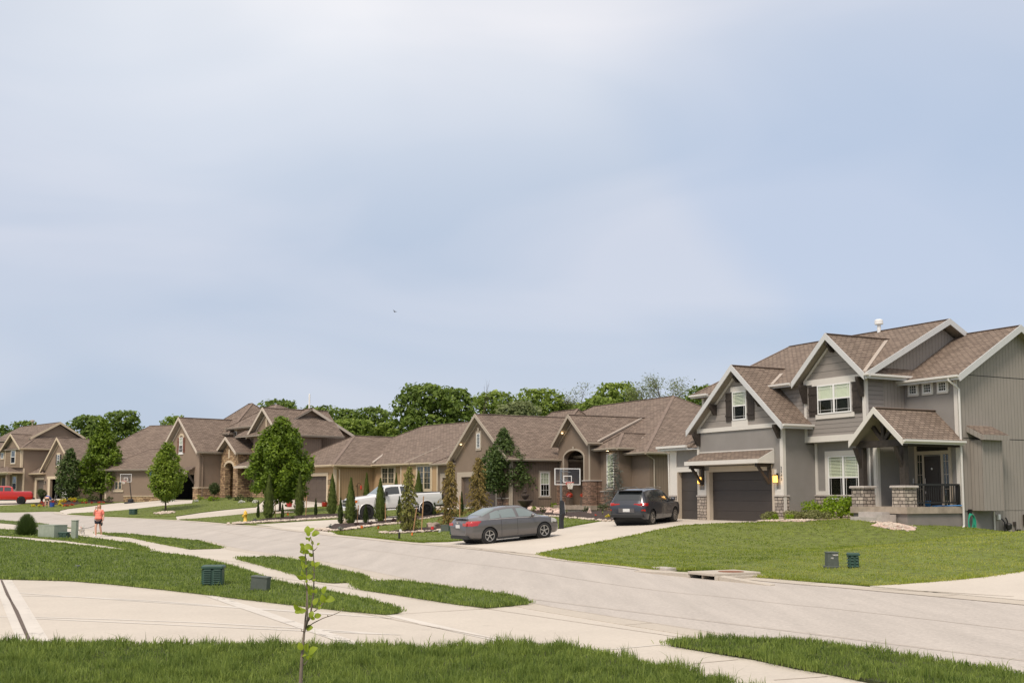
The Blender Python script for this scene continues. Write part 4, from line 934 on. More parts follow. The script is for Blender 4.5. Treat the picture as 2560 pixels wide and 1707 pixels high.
# right wing
h.part('wall', MB().box(3.72,6.53,3.7,4.2,-1.2,6.05).box(3.72,6.525,4.2,10.7,-1.2,6.05), M['stucco1'])
h.part('wall', MB().box(6.531,6.56,3.72,10.7,.60,6.18), M['side1'])
h.part('wall', MB().box(6.531,6.55,5.55,10.7,-1.2,.585), M['side1'])
h.gable('x', [(3.4,6.18),(11.0,6.18),(7.2,8.35)], 6.33, 6.56, M['side1'])
h.part('siding_joint', MB().box(6.561,6.568,4.2,10.7,6.22,6.245).box(6.561,6.568,3.9,10.7,3.58,3.605), M['dark'])
h.roof('gx', 3.4, 6.98, 3.3, 11.1, 6.16, 8.47, ry0=7.2, skip=(4,5), fasc=.2)
for x in (3.98, 4.76, 5.56): h.window('f', 3.7, x, x+.46, 5.56, 6.0, casing=.07, grid=(3,3), sash=False, dark='dark')
h.trimb('f', 3.7, [(6.36,6.53,.77,6.0,.05)], M['trim1'])
h.downspout([(6.5,3.20,6.1),(6.5,3.22,5.95),(6.62,3.45,5.75),(6.66,3.62,5.6),(6.66,3.62,3.6),(6.66,3.62,.0),(6.75,3.4,-.18)])
# front door under the porch
fd = MB().box(4.70,5.56,3.64,3.69,.80,2.88); do = h.part('front_door', fd, M['frontdoor'])
h.part('door_panel', MB().cbox(4.82,5.44,3.615,3.638,.95,1.5,.01).cbox(4.82,5.44,3.615,3.638,1.65,2.72,.01), M['frontdoor'], do)
h.part('door_handle', MB().box(4.74,4.78,3.58,3.615,1.68,1.95).box(4.73,4.79,3.56,3.6,1.3,1.4), M['stonecap'], do)
h.part('door_knocker', MB().lathe([(.0,2.30),(.03,2.31),(.035,2.38),(.0,2.4)], 5.13, 3.60, 10), M['white'], do)
h.trimb('f', 3.7, [(4.18,4.30,.77,3.40,.07),(5.98,6.10,.77,3.40,.07),(4.30,5.98,2.95,3.10,.07),(4.30,5.98,3.34,3.44,.07),(4.58,4.69,.77,2.95,.06),(5.57,5.68,.77,2.95,.06)], M['beigetrim'], 'door_frame')
for a, b in ((4.31,4.57),(5.69,5.97)):
    h.part('sidelight', MB().box(a,b,3.655,3.675,.80,2.94), M['glass']); h.part('sidelight_back', MB().box(a,b,3.686,3.694,.80,2.94), M['dark'])
    mb = MB()
    for z in (1.0,1.5,2.1,2.65): mb.box(a,b,3.645,3.654,z-.01,z+.01)
    mb.box((a+b)/2-.01,(a+b)/2+.01,3.645,3.654,.8,2.94); h.part('muntin', mb, M['beigetrim'])
h.part('transom', MB().box(4.31,5.97,3.66,3.68,3.11,3.33), M['dark'])
h.part('door_bell', MB().box(4.02,4.06,3.67,3.695,1.75,1.95), M['white'])
# porch slab, steps, piers, posts, truss
ps = MB().box(3.58,6.64,.42,3.69,.50,.765); h.part('porch_slab', ps, M['conc_old'])
h.part('porch_base', MB().box(3.66,6.56,.52,3.69,-1.2,.498).box(3.66,3.70,.53,1.9,-1,.49), M['stuccobase1'])
h.part('steps', MB().box(4.45,5.75,.0,.415,-.5,.56).box(4.4,5.80,-.40,-.002,-.5,.36).box(5.81,6.08,-.40,.415,-.5,.46), M['stonecap'])
for x0 in (3.64, 5.86):
    p = h.stone(x0,x0+.66,.46,1.12,.766,1.53, M['stone1'], cap=False, name='stone_pier')
    h.part('pier_cap', MB().cbox(x0-.08,x0+.74,.38,1.20,1.531,1.62,.03), M['stonecap'], p)
    xc = x0+.36
    h.part('porch_post', MB().cbox(xc-.13,xc+.13,.66,.92,1.621,3.20,.012), M['timber'])
    mb = MB().add([(xc-.06,.66,2.35),(xc+.06,.66,2.35),(xc+.06,.66,2.6),(xc-.06,.66,2.6),(xc-.06,.28,3.20),(xc+.06,.28,3.20),(xc+.06,.46,3.20),(xc-.06,.46,3.20)], [(0,1,2,3),(4,7,6,5),(0,4,5,1),(1,5,6,2),(2,6,7,3),(3,7,4,0)])
    h.part('bracket', mb, M['timber'])
h.part('porch_beam', MB().box(3.8,6.6,.62,.90,3.201,3.48), M['timber'])
h.part('porch_beam', MB().box(6.34,6.55,.91,3.69,3.201,3.42), M['timber'])
def bar(p, q, w_, t): 
    p = Vector(p); q = Vector(q); d = (q-p).normalized(); n = Vector((0,1,0)); sd = d.cross(n).normalized()*w_/2; n = n*t/2
    return MB().add([p-sd-n,p+sd-n,p+sd+n,p-sd+n,q-sd-n,q+sd-n,q+sd+n,q-sd+n], [(0,3,2,1),(4,5,6,7),(0,1,5,4),(1,2,6,5),(2,3,7,6),(3,0,4,7)])
h.part('truss_post', bar((5.22,.76,3.481),(5.22,.76,4.45),.16,.16), M['timber'])
h.part('truss_brace', bar((5.15,.76,3.5),(4.60,.76,4.12),.15,.14), M['timber']); h.part('truss_brace', bar((5.30,.76,3.5),(5.85,.76,4.12),.15,.14), M['timber'])
h.part('ridge_beam', MB().box(5.2,5.34,.22,3.69,4.38,4.58), M['timber'])
h.roof('gy', 3.84, 6.75, .2, 3.695, 3.45, 4.80, rx0=5.28, skip=(3,4,5), fasc=.17, tr=M['trim1'])
h.part('porch_railing', MB().box(6.40,6.50,1.13,3.68,1.62,1.70).box(6.42,6.48,1.13,3.68,.90,.96).box(6.38,6.52,3.55,3.68,.766,1.62), M['black'])
for i in range(18): h.part('baluster', MB().box(6.435,6.465,1.238+i*.13,1.262+i*.13,.96,1.62), M['black'])
# chase (bumped-out shaft) on the right wall
h.part('chase', MB().box(6.565,7.13,4.30,5.50,.60,3.50), M['side1']); h.part('corner_board', MB().box(7.06,7.145,4.285,4.36,.60,3.5).box(7.06,7.145,5.44,5.515,.60,3.5), M['side1'])
cr = h.part('chase_roof', MB().add([(6.562,4.12,4.12),(6.562,5.62,4.12),(7.38,5.62,3.72),(7.38,4.12,3.72),(6.562,4.12,4.04),(6.562,5.62,4.04),(7.38,5.62,3.64),(7.38,4.12,3.64)], [(0,1,2,3),(4,7,6,5),(0,4,5,1),(1,5,6,2),(2,6,7,3),(3,7,4,0)]), M['shingle'])
h.part('fascia', MB().box(7.382,7.41,4.1,5.64,3.49,3.70).extr([(6.563,3.85),(6.563,4.08),(7.381,3.68),(7.381,3.49),(7.3,3.49)], 4.09, 4.118, 'y'), M['side1'], cr)
h.part('meter_box', MB().cbox(6.552,6.66,5.72,5.86,.22,.44,.01), M['white'])
h.part('drain_pipe', MB().tube([(6.62,5.5,.55),(6.62,5.5,-1.0)], .035, 8), M['trim1'])
gm_ = MB().tube([(6.62,5.95,.25),(6.72,6.0,.12),(6.72,6.0,-.5)], .03, 8).tube([(6.62,6.2,.3),(6.7,6.2,.15),(6.7,6.2,-.35)], .03, 8).lathe([(.02,-.22),(.12,-.18),(.14,0),(.10,.06),(.02,.08)], 6.74, 6.22, 12)
gm_.tube([(6.7,6.0,-.3),(6.7,6.25,-.34)], .035, 8); h.part('gas_meter', gm_, M['black'])
h.part('electric_box', MB().cbox(6.562,6.7,7.35,7.75,-.05,.42,.01), M['timber']); h.part('cable_box', MB().cbox(6.56,6.62,6.72,6.86,-.05,.12,.01).tube([(6.6,6.8,-.05),(6.62,6.8,-.9)], .02, 6), M['timber'])
h.part('electric_box', MB().cbox(6.56,6.68,6.92,7.08,-.32,-.2,.01), M['black'])
def open_wall(h, x0, x1, y, z0, z1, holes, m, t=.25):
    """front wall with openings (hx0,hx1,hz1) that start at floor level"""
    mb = MB(); c = x0
    for a, b, z in sorted(holes): mb.box(c, a, y, y+t, z0, z1); mb.box(a, b, y+.001, y+t, z, z1); c = b
    mb.box(c, x1, y, y+t, z0, z1); return h.part('wall', mb, m)
def arch_pts(xc, hw, zs, rise, n=12):
    return [(xc+hw*math.cos(math.pi*i/n), zs+rise*math.sin(math.pi*i/n)) for i in range(n+1)]
def arch_wall(h, x0, x1, y0, y1, z0, zt, xc, hw, zs, rise, m, top=None, zb=None):
    """wall with an arched opening; top = extra points above (gable)"""
    a = arch_pts(xc, hw, zs, rise); mb = MB(); zb = z0 if zb is None else zb
    mb.box(x0, xc-hw, y0, y1, z0, zs); mb.box(xc+hw, x1, y0, y1, z0, zs)
    up = [(x1, zs)]+[(x1, zt)]+(top or [])+[(x0, zt), (x0, zs)]
    # fan strips between the arch and the outline top
    pts = a[::-1]                      # left to right
    def ztop(x):
        o = [(x0, zt)]+list(reversed(top or []))+[(x1, zt)]
        for (xa, za), (xb, zb_) in zip(o[:-1], o[1:]):
            if xa <= x <= xb and xb > xa: return za+(zb_-za)*(x-xa)/(xb-xa)
        return zt
    xs_ = sorted(set([x0, x1]+[p[0] for p in pts]+[p[0] for p in (top or [])]))
    def zarch(x):
        if x <= xc-hw or x >= xc+hw: return zs
        return zs+rise*math.sqrt(max(0, 1-((x-xc)/hw)**2))
    for xa, xb in zip(xs_[:-1], xs_[1:]):
        if xb-xa < 1e-5: continue
        mb.extr([(xa, zarch(xa)), (xb, zarch(xb)), (xb, ztop(xb)), (xa, ztop(xa))], y0, y1, 'y')
    return h.part('wall', mb, m)
def arch_trim(h, xc, hw, zs, rise, y, wd, m, z0=None, d=.05, name='arch_trim', key=True):
    n = 14; mb = MB()
    for i in range(n):
        t0, t1 = math.pi*i/n, math.pi*(i+1)/n
        q = [(xc+(hw)*math.cos(t0), zs+rise*math.sin(t0)), (xc+(hw+wd)*math.cos(t0), zs+(rise+wd)*math.sin(t0)), (xc+(hw+wd)*math.cos(t1), zs+(rise+wd)*math.sin(t1)), (xc+hw*math.cos(t1), zs+rise*math.sin(t1))]
        mb.extr(q, y-d, y-.003, 'y')
    if z0 is not None: mb.box(xc-hw-wd, xc-hw, y-d, y-.003, z0, zs); mb.box(xc+hw, xc+hw+wd, y-d, y-.003, z0, zs)
    if key: mb.extr([(xc-.08, zs+rise-.02), (xc+.08, zs+rise-.02), (xc+.12, zs+rise+wd+.14), (xc-.12, zs+rise+wd+.14)], y-d-.03, y-d, 'y')
    return h.part(name, mb, m)
def valley_on(h, p, q, wd=.18): h.part('valley_flashing', valley(p, q, wd), M['flash'])

# ================================================================= HOUSE 2: brown ranch
r2 = thing('brown_house', H2O, R(A2), 'brown single-storey house with an arched stone entry, behind the basketball hoop', 'house')
h = House(r2, M['stucco2'], M['trim2'], M['trim2'], M['trim2'], M['shingle_far'], M['soffit'])
open_wall(h, -9.4, 0, 0, -1, 3.45, [(-7.97, -2.2, 2.25)], M['stucco2'])
open_wall(h, -12.6, -9.42, .06, -1, 3.3, [(-11.6, -9.75, 2.25)], M['stucco2'])
h.part('wall', MB().box(-.2, 0, .251, 3.95, .02, 3.45), M['side2'], label='grooved side wall with a tall window'); h.part('foundation_wall', MB().box(-.2, -.02, .251, 3.95, -1, .017), M['stucco2'])
h.part('wall', MB().box(-12.6, -12.45, .27, 6, -1, 3.3), M['side2'])
h.gable('y', gpts(-9.4, 0, 3.45, 6.62, -4.79), 0, .2)
h.roof('gy', -9.75, .4, -.45, 12, 3.42, 6.86, rx0=-4.79, skip=(3,4,5))
h.part('trim', raketrim(-9.4, 3.52, -4.79, 6.62, -.003, .14, .05), M['trim2'])
h.trimb('f', 0, [(-8.71,-7.97,0,2.25,.06),(-8.71,-1.9,2.25,2.62,.06),(-2.2,-1.95,0,2.25,.06),(-.16,0,.0,3.4,.05)], M['trim2'], 'door_frame')
h.trimb('f', .06, [(-12.0,-11.6,0,2.25,.05),(-12.0,-9.45,2.25,2.6,.05),(-9.75,-9.45,0,2.25,.05)], M['trim2'], 'door_frame')
h.trimb('r', 0, [(.0,.14,.0,3.4,.05)], M['trim2'])
h.garage_door('f', 0, -7.95, -2.22, .01, 2.24, M['gdoor2'], 5); h.garage_door('f', .06, -11.58, -9.77, .01, 2.24, M['gdoor2'], 5)
h.stone(-1.9, -.18, -.09, -.003, -.5, .62, M['stone2']); h.stone(-9.35, -8.75, -.09, -.003, -.5, .62, M['stone2'])
h.window('f', 0, -5.3, -4.75, 4.35, 5.45, casing=.17, grid=(2,4), sash=False, dark='dark')
h.part('keystone', MB().extr([(-5.12,5.62),(-4.92,5.62),(-4.86,5.86),(-5.18,5.86)], -.07, -.046, 'y'), M['trim2'])
h.pot_light((-7.6, -.25, 4.72)); 
h.roof('hyf', -13.0, -9.2, -.4, 8, 3.38, 4.6, rx0=-10.5, ry0=2, rx1=-10.5, ry1=8)
h.window('r', 0, 2.38, 3.12, .80, 2.50, casing=.12, grid=(3,2), sillx=.03, blinds='full')
h.roof('hx', -17.8, 9.35, 5.0, 21, 3.68, 8.27, rx0=-9.6, ry0=13, rx1=1.57, ry1=13, skip=(2,3))
h.roof('hx', -17, -6, 6.0, 16, 3.9, 7.95, rx0=-13.2, ry0=11, rx1=-9.0, ry1=11, skip=(0,1,2,3))
# arched entry tower
arch_wall(h, .06, 4.36, 3.88, 4.2, .18, 4.35, 2.2, 1.33, 3.45, .55, M['stucco2'])
h.gable('y', gpts(.06, 4.36, 4.35, 6.2), 3.88, 4.1)
arch_trim(h, 2.2, 1.33, 3.45, .55, 3.88, .13, M['trim2'], z0=.18)
h.trimb('f', 3.88, [(4.22,4.36,1.85,4.3,.05)], M['trim2'])
h.part('wall', MB().box(4.15, 4.359, 4.201, 6.4, .18, 4.35), M['stucco2']); h.part('wall', MB().box(.06, .25, 4.201, 6.4, .18, 4.35), M['stucco2'])
h.roof('gy', -.15, 4.75, 3.42, 10.5, 4.45, 6.50, rx0=2.2, skip=(3,4,5))
h.part('trim', raketrim(.06, 4.5, 2.2, 6.18, 3.877, .13, .05), M['trim2']); h.pot_light((1.05, 3.62, 5.25))
h.part('wall', MB().box(.26, 4.14, 6.2, 6.4, .18, 4.6), M['stucco2']); h.part('front_door', MB().box(2.3, 3.5, 6.14, 6.199, .2, 2.7), M['frontdoor']); h.trimb('f', 6.2, [(2.1,2.29,.2,3.0,.05),(.9,1.05,.2,4.2,.05)], M['trim2'])
h.part('porch_slab', MB().box(-.1, 5.3, 3.3, 6.19, -.12, .175), M['conc_old']); h.part('porch_base', MB().box(0, 5.2, 3.4, 6.19, -1, -.122), M['stonecap'])
h.stone(3.5, 4.55, 3.76, 4.30, .18, 1.83, M['stone2']); h.stone(-.02, .9, 3.76, 4.30, .18, 1.83, M['stone2'])
h.stone(4.30, 4.52, 4.36, 6.1, .18, 1.83, M['stone2']) 
# bay with tall window and right part
h.part('wall', MB().box(4.37, 8.9, 5.6, 20, -1, 3.7), M['stucco2']); h.part('wall', MB().box(8.901, 8.93, 5.62, 20, .0, 3.55), M['side2'])
h.part('wall', MB().box(4.37, 5.0, 4.7, 5.6, -1, 4.1), M['stucco2'])
h.part('wall', MB().box(5.0, 6.9, 4.55, 5.65, -1, 3.95), M['stucco2'])
h.window('f', 4.55, 5.5, 6.35, 1.35, 3.62, casing=.12, grid=(2,6), sash=False, blinds='closed', cm=M['trim2'])
h.roof('hyf', 4.3, 7.35, 4.1, 8.5, 4.02, 5.1, rx0=5.8, ry0=5.6, rx1=5.8, ry1=8.5, skip=())
h.stone(4.4, 4.98, 4.58, 4.699, -.4, 1.1, M['stone2']); h.stone(4.98, 6.95, 4.42, 4.549, -.4, 1.1, M['stone2']); h.stone(6.9, 8.96, 5.48, 5.599, -.4, 1.1, M['stone2'])
h.pot_light((5.9, 4.3, 3.84))
h.downspout([(8.99,5.35,3.5),(9.02,5.9,3.2),(9.02,5.9,.0)])
h.downspout([(.16,.05,3.3),(.08,.1,3.1),(.08,.1,0)])
h.downspout([(.42,3.4,3.4),(.42,3.6,3.3)])
valley_on(h, (4.75,4.3,4.55), (2.35,9.5,6.40)); valley_on(h, (6.85,4.95,3.95), (5.9,7.9,5.15)); 

# ================================================================= HOUSE 3: tan ranch
r3 = thing('tan_house', H3O, R(A3), 'tan single-storey house with cream-trimmed double windows behind the white pickup', 'house')
r3.scale = (H3O[3],)*3
h = House(r3, M['stucco3'], M['trim3'], M['trim3'], M['trim3'], M['shingle_far'], M['soffit'])
open_wall(h, -8.6, 0, 0, -1, 3.1, [(-5.0, -1.22, 2.35), (-8.3, -5.9, 2.35)], M['stucco3'])
h.part('wall', MB().box(-.2, 0, .251, 3.6, -.0, 3.1), M['side3'], label='grooved tan side wall of the garage wing'); h.part('foundation_wall', MB().box(-.2, -.02, .251, 3.6, -1, -.003), M['stucco3'])
h.part('wall', MB().box(-8.6, -8.45, .251, 6, -1, 3.1), M['side3'])
h.garage_door('f', 0, -4.98, -1.24, .01, 2.33, M['gdoor2'], 4, detail=4); h.garage_door('f', 0, -8.28, -5.92, .01, 2.33, M['gdoor2'], 4)
h.trimb('f', 0, [(-1.22,-.98,.9,2.35,.05),(-5.3,-.98,2.35,2.6,.05),(-5.25,-5.0,.9,2.35,.05),(-.14,0,0,3.05,.05),(-1.22,-1.0,0,.9,.05)], M['trim3'], 'door_frame')
h.trimb('r', 0, [(.0,.14,.0,3.05,.05)], M['trim3'])
h.stone(-5.85, -5.02, -.09, -.003, -.5, 1.05, M['stone4']); h.wall_lamp('f', 0, -.6, 1.9, lit=False)
h.roof('hyf', -9.0, .4, -.4, 10.5, 3.2, 5.8, rx0=-4.3, ry0=4.3, rx1=-4.3, ry1=10.5)
h.part('wall', MB().box(0.001, 9.3, 3.6, 14, -1, 3.15), M['stucco3'])
h.part('wall', MB().box(4.3, 9.301, 3.35, 3.599, -1, 3.14), M['stucco3'])
h.roof('hx', -9.0, 10.6, 3.2, 16.8, 3.25, 6.75, rx0=-2.3, ry0=10, rx1=9.6, ry1=10, skip=(2,3))
h.window('f', 3.6, 1.25, 3.05, 1.72, 3.0, casing=.14, cols=2, grid=(2,3), sash=False, wm=M['trim3'])
h.window('f', 3.35, 6.55, 8.4, 1.25, 3.0, casing=.14, cols=2, grid=(2,4), sash=False, wm=M['trim3'])
h.trimb('f', 3.6, [(3.98,4.22,0,3.1,.05)], M['trim3']); h.trimb('f', 3.35, [(9.15,9.3,0,3.1,.05),(4.3,4.42,0,3.1,.05)], M['trim3'])
h.downspout([(.3,-.35,3.05),(.1,.35,2.85),(.08,.4,.1)])
valley_on(h, (.3,3.3,3.42), (-3.6,9.0,5.75)); valley_on(h, (4.9,3.25,3.3), (6.1,5.9,4.6)) 
cr_ = MB().add([(4.0,3.18,3.27),(5.0,3.18,3.27),(6.3,6.0,4.72),(5.6,6.0,4.84),(4.6,4.2,3.95)], [(0,1,2,3,4)]); 

# ================================================================= HOUSE 4: taupe two-storey with stone tower
r4 = thing('stone_tower_house', H4O, R(A4), 'taupe two-storey house with a gabled golden stone entry tower and russet shutters', 'house')
r4.scale = (H4O[3],)*3
h = House(r4, M['stucco4'], M['trim4'], M['trim4'], M['soffit'], M['shingle_far'], M['soffit'])
open_wall(h, -7.4, 0, 0, -1, 4.15, [(-6.2, -1.0, 2.32)], M['stucco4'])
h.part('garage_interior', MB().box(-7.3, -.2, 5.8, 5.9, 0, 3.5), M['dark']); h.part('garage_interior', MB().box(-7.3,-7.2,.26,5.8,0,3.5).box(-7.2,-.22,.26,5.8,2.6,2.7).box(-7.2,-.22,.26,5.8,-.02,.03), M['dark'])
h.part('wall', MB().box(-.2, 0, .251, 6, -1, 4.15), M['stucco4']); h.part('wall', MB().box(-7.4, -7.25, .251, 6, -1, 4.15), M['stucco4'])
h.gable('y', gpts(-7.4, 0, 4.15, 7.15, -3.72), 0, .2)
h.roof('gy', -7.85, .42, -.45, 9, 4.33, 7.58, rx0=-3.72, skip=(3,4,5))
h.part('trim', raketrim(-7.4, 4.3, -3.72, 7.2, -.003, .14, .05), M['trim4'])
h.window('f', 0, -4.3, -3.55, 4.35, 5.75, casing=0, grid=(2,2), blinds='full'); arch_trim(h, -3.92, .40, 5.72, .22, 0, .18, M['trim3'], key=False)
h.shutter('f', 0, -4.72, -4.33, 4.35, 5.75, M['redshutter']); h.shutter('f', 0, -3.52, -3.13, 4.35, 5.75, M['redshutter'])
h.trimb('f', 0, [(-4.4,-3.45,4.2,4.34,.07)], M['white'])
h.stone(-.98, .05, -.1, -.003, -.5, 1.1, M['stone4'], capm=M['trim3']); h.stone(-7.4, -6.3, -.1, -.003, -.5, 1.1, M['stone4'], capm=M['trim3']); h.stone(.003, .1, .0, 2.1, -.5, 1.1, M['stone4'], capm=M['trim3'])
awn = h.part('awning_roof', MB().add([(-6.6,-.002,3.05),(-.8,-.002,3.05),(-.8,-.8,2.6),(-6.6,-.8,2.6),(-6.6,-.002,2.95),(-.8,-.002,2.95),(-.8,-.8,2.52),(-6.6,-.8,2.52)], [(0,1,2,3),(4,7,6,5),(0,4,5,1),(1,5,6,2),(2,6,7,3),(3,7,4,0)]), M['shingle_far'])
h.part('fascia', MB().box(-6.62,-.78,-.84,-.802,2.38,2.6), M['trim4'], awn)
for x in (-.9, -6.4): h.part('bracket', MB().add([(x-.06,-.74,2.4),(x+.06,-.74,2.4),(x+.06,-.6,2.5),(x-.06,-.6,2.5),(x-.06,-.1,1.5),(x+.06,-.1,1.5),(x+.06,-.02,1.6),(x-.06,-.02,1.6)], [(0,1,2,3),(4,7,6,5),(0,4,5,1),(1,5,6,2),(2,6,7,3),(3,7,4,0)]), M['timber'])
h.downspout([(.28,-.2,4.2),(.09,.3,3.9),(.09,.3,.1)], M['stucco4'])
h.trimb('r', 0, [(.0,.12,1.16,4.1,.03)], M['stucco4'], 'corner_board')
# upper storey blocks with hip roofs
h.part('wall', MB().box(-7.0, -1.3, 3.6, 10, 3.5, 6.05), M['stucco4'])
h.roof('hx', -7.6, -.8, 3.1, 11.5, 6.15, 9.28, rx0=-4.6, ry0=7.0, rx1=-3.9, ry1=7.0)
h.part('wall', MB().box(-1.2, 5.4, 3.8, 10, 3.5, 6.5), M['stucco4'])
h.roof('hx', -1.75, 6.6, 3.3, 10.5, 6.62, 8.78, rx0=1.0, ry0=6.5, rx1=1.9, ry1=6.5, skip=(1,2))
h.window('f', 3.8, -.95, -.4, 5.75, 6.3, casing=.0, grid=(1,1), sash=False); h.trimb('f', 3.8, [(-1.0,-.35,6.32,6.5,.04)], M['trim3'])
h.part('valley_flashing', valley((-1.6,3.5,6.68),(-.2,5.9,8.2), .16), M['flash'])
# stone tower
arch_wall(h, .1, 3.55, 2.0, 2.5, -.3, 4.0, 1.85, .78, 3.0, .35, M['stone4'], top=[(1.85, 5.3)])
h.part('wall', MB().box(.1, .7, 2.501, 3.6, -.3, 4.0), M['stone4']); h.part('wall', MB().box(2.9, 3.55, 2.501, 4.0, -.3, 4.0), M['stone4'])
h.part('wall', MB().box(.71, 2.89, 3.3, 3.5, -.3, 4.0), M['stone4'])
arch_trim(h, 1.85, .78, 3.0, .35, 2.0, .2, M['trim3'], key=False)
h.part('keystone', MB().box(1.74, 1.96, 1.93, 1.997, 3.75, 4.55), M['trim3'])
h.roof('gy', -.3, 3.95, 1.55, 6.0, 4.2, 5.62, rx0=1.85, skip=(3,4,5))
h.part('tower_base', MB().box(0, 3.65, 1.9, 2.0, -.6, .12), M['conc_old'])
h.part('wall', MB().box(3.551, 6.2, 3.2, 4.4, -.5, 4.6), M['stone4']); h.part('porch_roof', MB().add([(3.6,1.6,3.0),(8,1.6,3.0),(8,3.2,3.7),(3.6,3.2,3.7),(3.6,1.6,2.85),(8,1.6,2.85),(8,3.2,3.5),(3.6,3.2,3.5)], [(0,1,2,3),(4,7,6,5),(0,4,5,1),(1,5,6,2),(2,6,7,3),(3,7,4,0)]), M['shingle_far'])
h.part('fascia', MB().box(3.6,8,1.55,1.597,2.8,3.0), M['trim4']); h.part('doorway', MB().box(4.0,5.2,3.1,3.199,.3,2.8), M['dark']); h.trimb('f', 3.2, [(5.3,5.5,.3,2.8,.1)], M['trim3'])
h.part('porch_slab', MB().box(3.6, 9.2, 1.7, 3.19, -.2, .1), M['conc_old']); h.part('porch_base', MB().box(3.7, 9.1, 1.8, 3.19, -1, -.203), M['stuccobase1'])
# right gabled wing
h.part('wall', MB().box(4.4, 9.2, 3.0, 7.0, -1, 5.6), M['stucco4']); h.part('wall', MB().box(9.201, 9.23, 3.02, 7.0, 0, 5.45), M['side4'])
h.gable('y', gpts(4.4, 9.2, 5.6, 7.7), 3.0, 3.2)
h.roof('gy', 3.9, 9.7, 2.55, 9.0, 5.62, 8.0, rx0=6.8, skip=(3,4,5))
h.part('trim', raketrim(4.4, 5.7, 6.8, 7.62, 2.997, .13, .05), M['trim4'])
h.window('f', 3, 6.4, 7.2, 4.2, 5.3, casing=0, grid=(1,1)); arch_trim(h, 6.8, .42, 5.3, .22, 3, .18, M['trim3'], key=False); h.part('keystone', MB().box(6.7, 6.9, 2.93, 2.997, 6.3, 7.1), M['trim3'])
h.shutter('f', 3, 5.95, 6.35, 4.2, 5.3, M['redshutter'])
h.stone(4.45, 9.15, 2.9, 2.999, -.5, 1.1, M['stone4'], capm=M['trim3'])
h.part('wall', MB().box(-2, 7.5, 7.0, 11.0, -1, 5.65), M['side4']); h.gable('x', [(2.6,5.65),(11.0,5.65),(6.8,7.9)], 7.3, 7.5, M['side4'])
h.roof('gx', 2.0, 8.0, 2.4, 11.3, 5.72, 8.08, ry0=6.8, skip=(0,1,4,5), gutters=False)
h.part('vent_pipe', MB().lathe([(.08,8),(.08,9.6),(.0,9.62)], 5.3, 8.0, 10), M['white'])

# ================================================================= HOUSE 5: brown hip-roofed wing behind the tall maple
r5 = thing('hip_roof_house', H5O, R(A5), 'brown hip-roofed house with a stone base, half hidden behind the tallest front-yard maple', 'house')
r5.scale = (H5O[3],)*3
h = House(r5, M['stucco4'], M['trim4'], M['trim4'], M['soffit'], M['shingle_far'], M['soffit'])
h.part('wall', MB().box(-5.9, 1.2, 0, 12, -1, 3.2), M['stucco4'])
h.trimb('f', 0, [(-5.95,-5.75,0,3.15,.04)], M['trim3'])
h.stone(-3.6, .9, -.1, -.003, -.5, .55, M['stone4'], capm=M['trim3'])
h.window('f', 0, -4.75, -3.9, 1.25, 2.1, casing=0, cols=2, grid=(1,2), sash=False, wm=M['trim3']); h.trimb('f', 0, [(-4.95,-3.7,1.0,1.2,.08)], M['trim3'])
h.roof('hx', -6.6, 2.6, -.45, 9, 3.35, 5.6, rx0=-3.6, ry0=4.2, rx1=.7, ry1=4.2)
h.part('wall', MB().box(-13.6, 1.0, 9.2, 20, -1, 4.8), M['stucco4'])
h.roof('hx', -14.3, 2.6, 8.2, 20.5, 4.9, 8.85, rx0=-10.2, ry0=14, rx1=-7.3, ry1=14)

# ================================================================= HOUSE 6: brown two-storey at the left edge
r6 = thing('brown_gabled_house', H6O, R(A6), 'brown two-storey house with steep garage gable and open garage, behind the red pickup', 'house')
r6.scale = (H6O[3],)*3
h = House(r6, M['stucco4'], M['trim3'], M['trim3'], M['trim3'], M['shingle_far'], M['soffit'])
open_wall(h, -8.8, 0, 0, -1, 3.3, [(-7.0, -1.9, 2.3)], M['stucco4'])
open_wall(h, -12.6, -8.82, .1, -1, 3.0, [(-11.2, -9.2, 2.25)], M['stucco4'])
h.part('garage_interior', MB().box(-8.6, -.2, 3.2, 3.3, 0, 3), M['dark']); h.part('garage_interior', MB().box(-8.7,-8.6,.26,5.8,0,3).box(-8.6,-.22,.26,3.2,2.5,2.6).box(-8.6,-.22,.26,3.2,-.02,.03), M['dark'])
h.part('wall', MB().box(-.2, 0, .251, 3.4, -1, 3.3), M['stucco4']); h.part('wall', MB().box(-12.6, -12.45, .36, 6, -1, 3.0), M['stucco4'])
h.gable('y', gpts(-8.8, 0, 3.3, 6.6, -4.66), 0, .2)
h.roof('gy', -9.2, .4, -.4, 3.6, 3.25, 6.98, rx0=-4.66, skip=(3,4,5)); h.part('trim', raketrim(-8.8, 3.45, -4.66, 6.6, -.003, .14, .05), M['trim3'])
h.garage_door('f', .1, -11.18, -9.22, .01, 2.23, M['gdoor_grey'], 4)
h.trimb('f', 0, [(-7.6,-7.0,0,2.3,.06),(-7.9,-1.6,2.3,2.62,.06),(-1.9,-1.5,0,2.3,.06)], M['trim3'], 'door_frame')
h.trimb('f', .1, [(-11.7,-11.2,0,2.25,.06),(-11.7,-9.0,2.25,2.5,.06)], M['trim3'], 'door_frame')
h.window('f', 0, -5.2, -4.5, 3.85, 5.05, casing=0, grid=(1,2)); h.trimb('f', 0, [(-5.35,-4.35,5.07,5.25,.06),(-5.35,-4.35,3.68,3.83,.07)], M['trim3'])
h.shutter('f', 0, -5.6, -5.25, 3.85, 5.05, M['timber']); h.shutter('f', 0, -4.45, -4.1, 3.85, 5.05, M['timber'])
h.wall_lamp('f', 0, -8.35, 1.9, lit=False)
h.roof('hyf', -13.0, -8.5, -.4, 5, 3.02, 4.3, rx0=-10.8, ry0=1.4, rx1=-10.8, ry1=5)
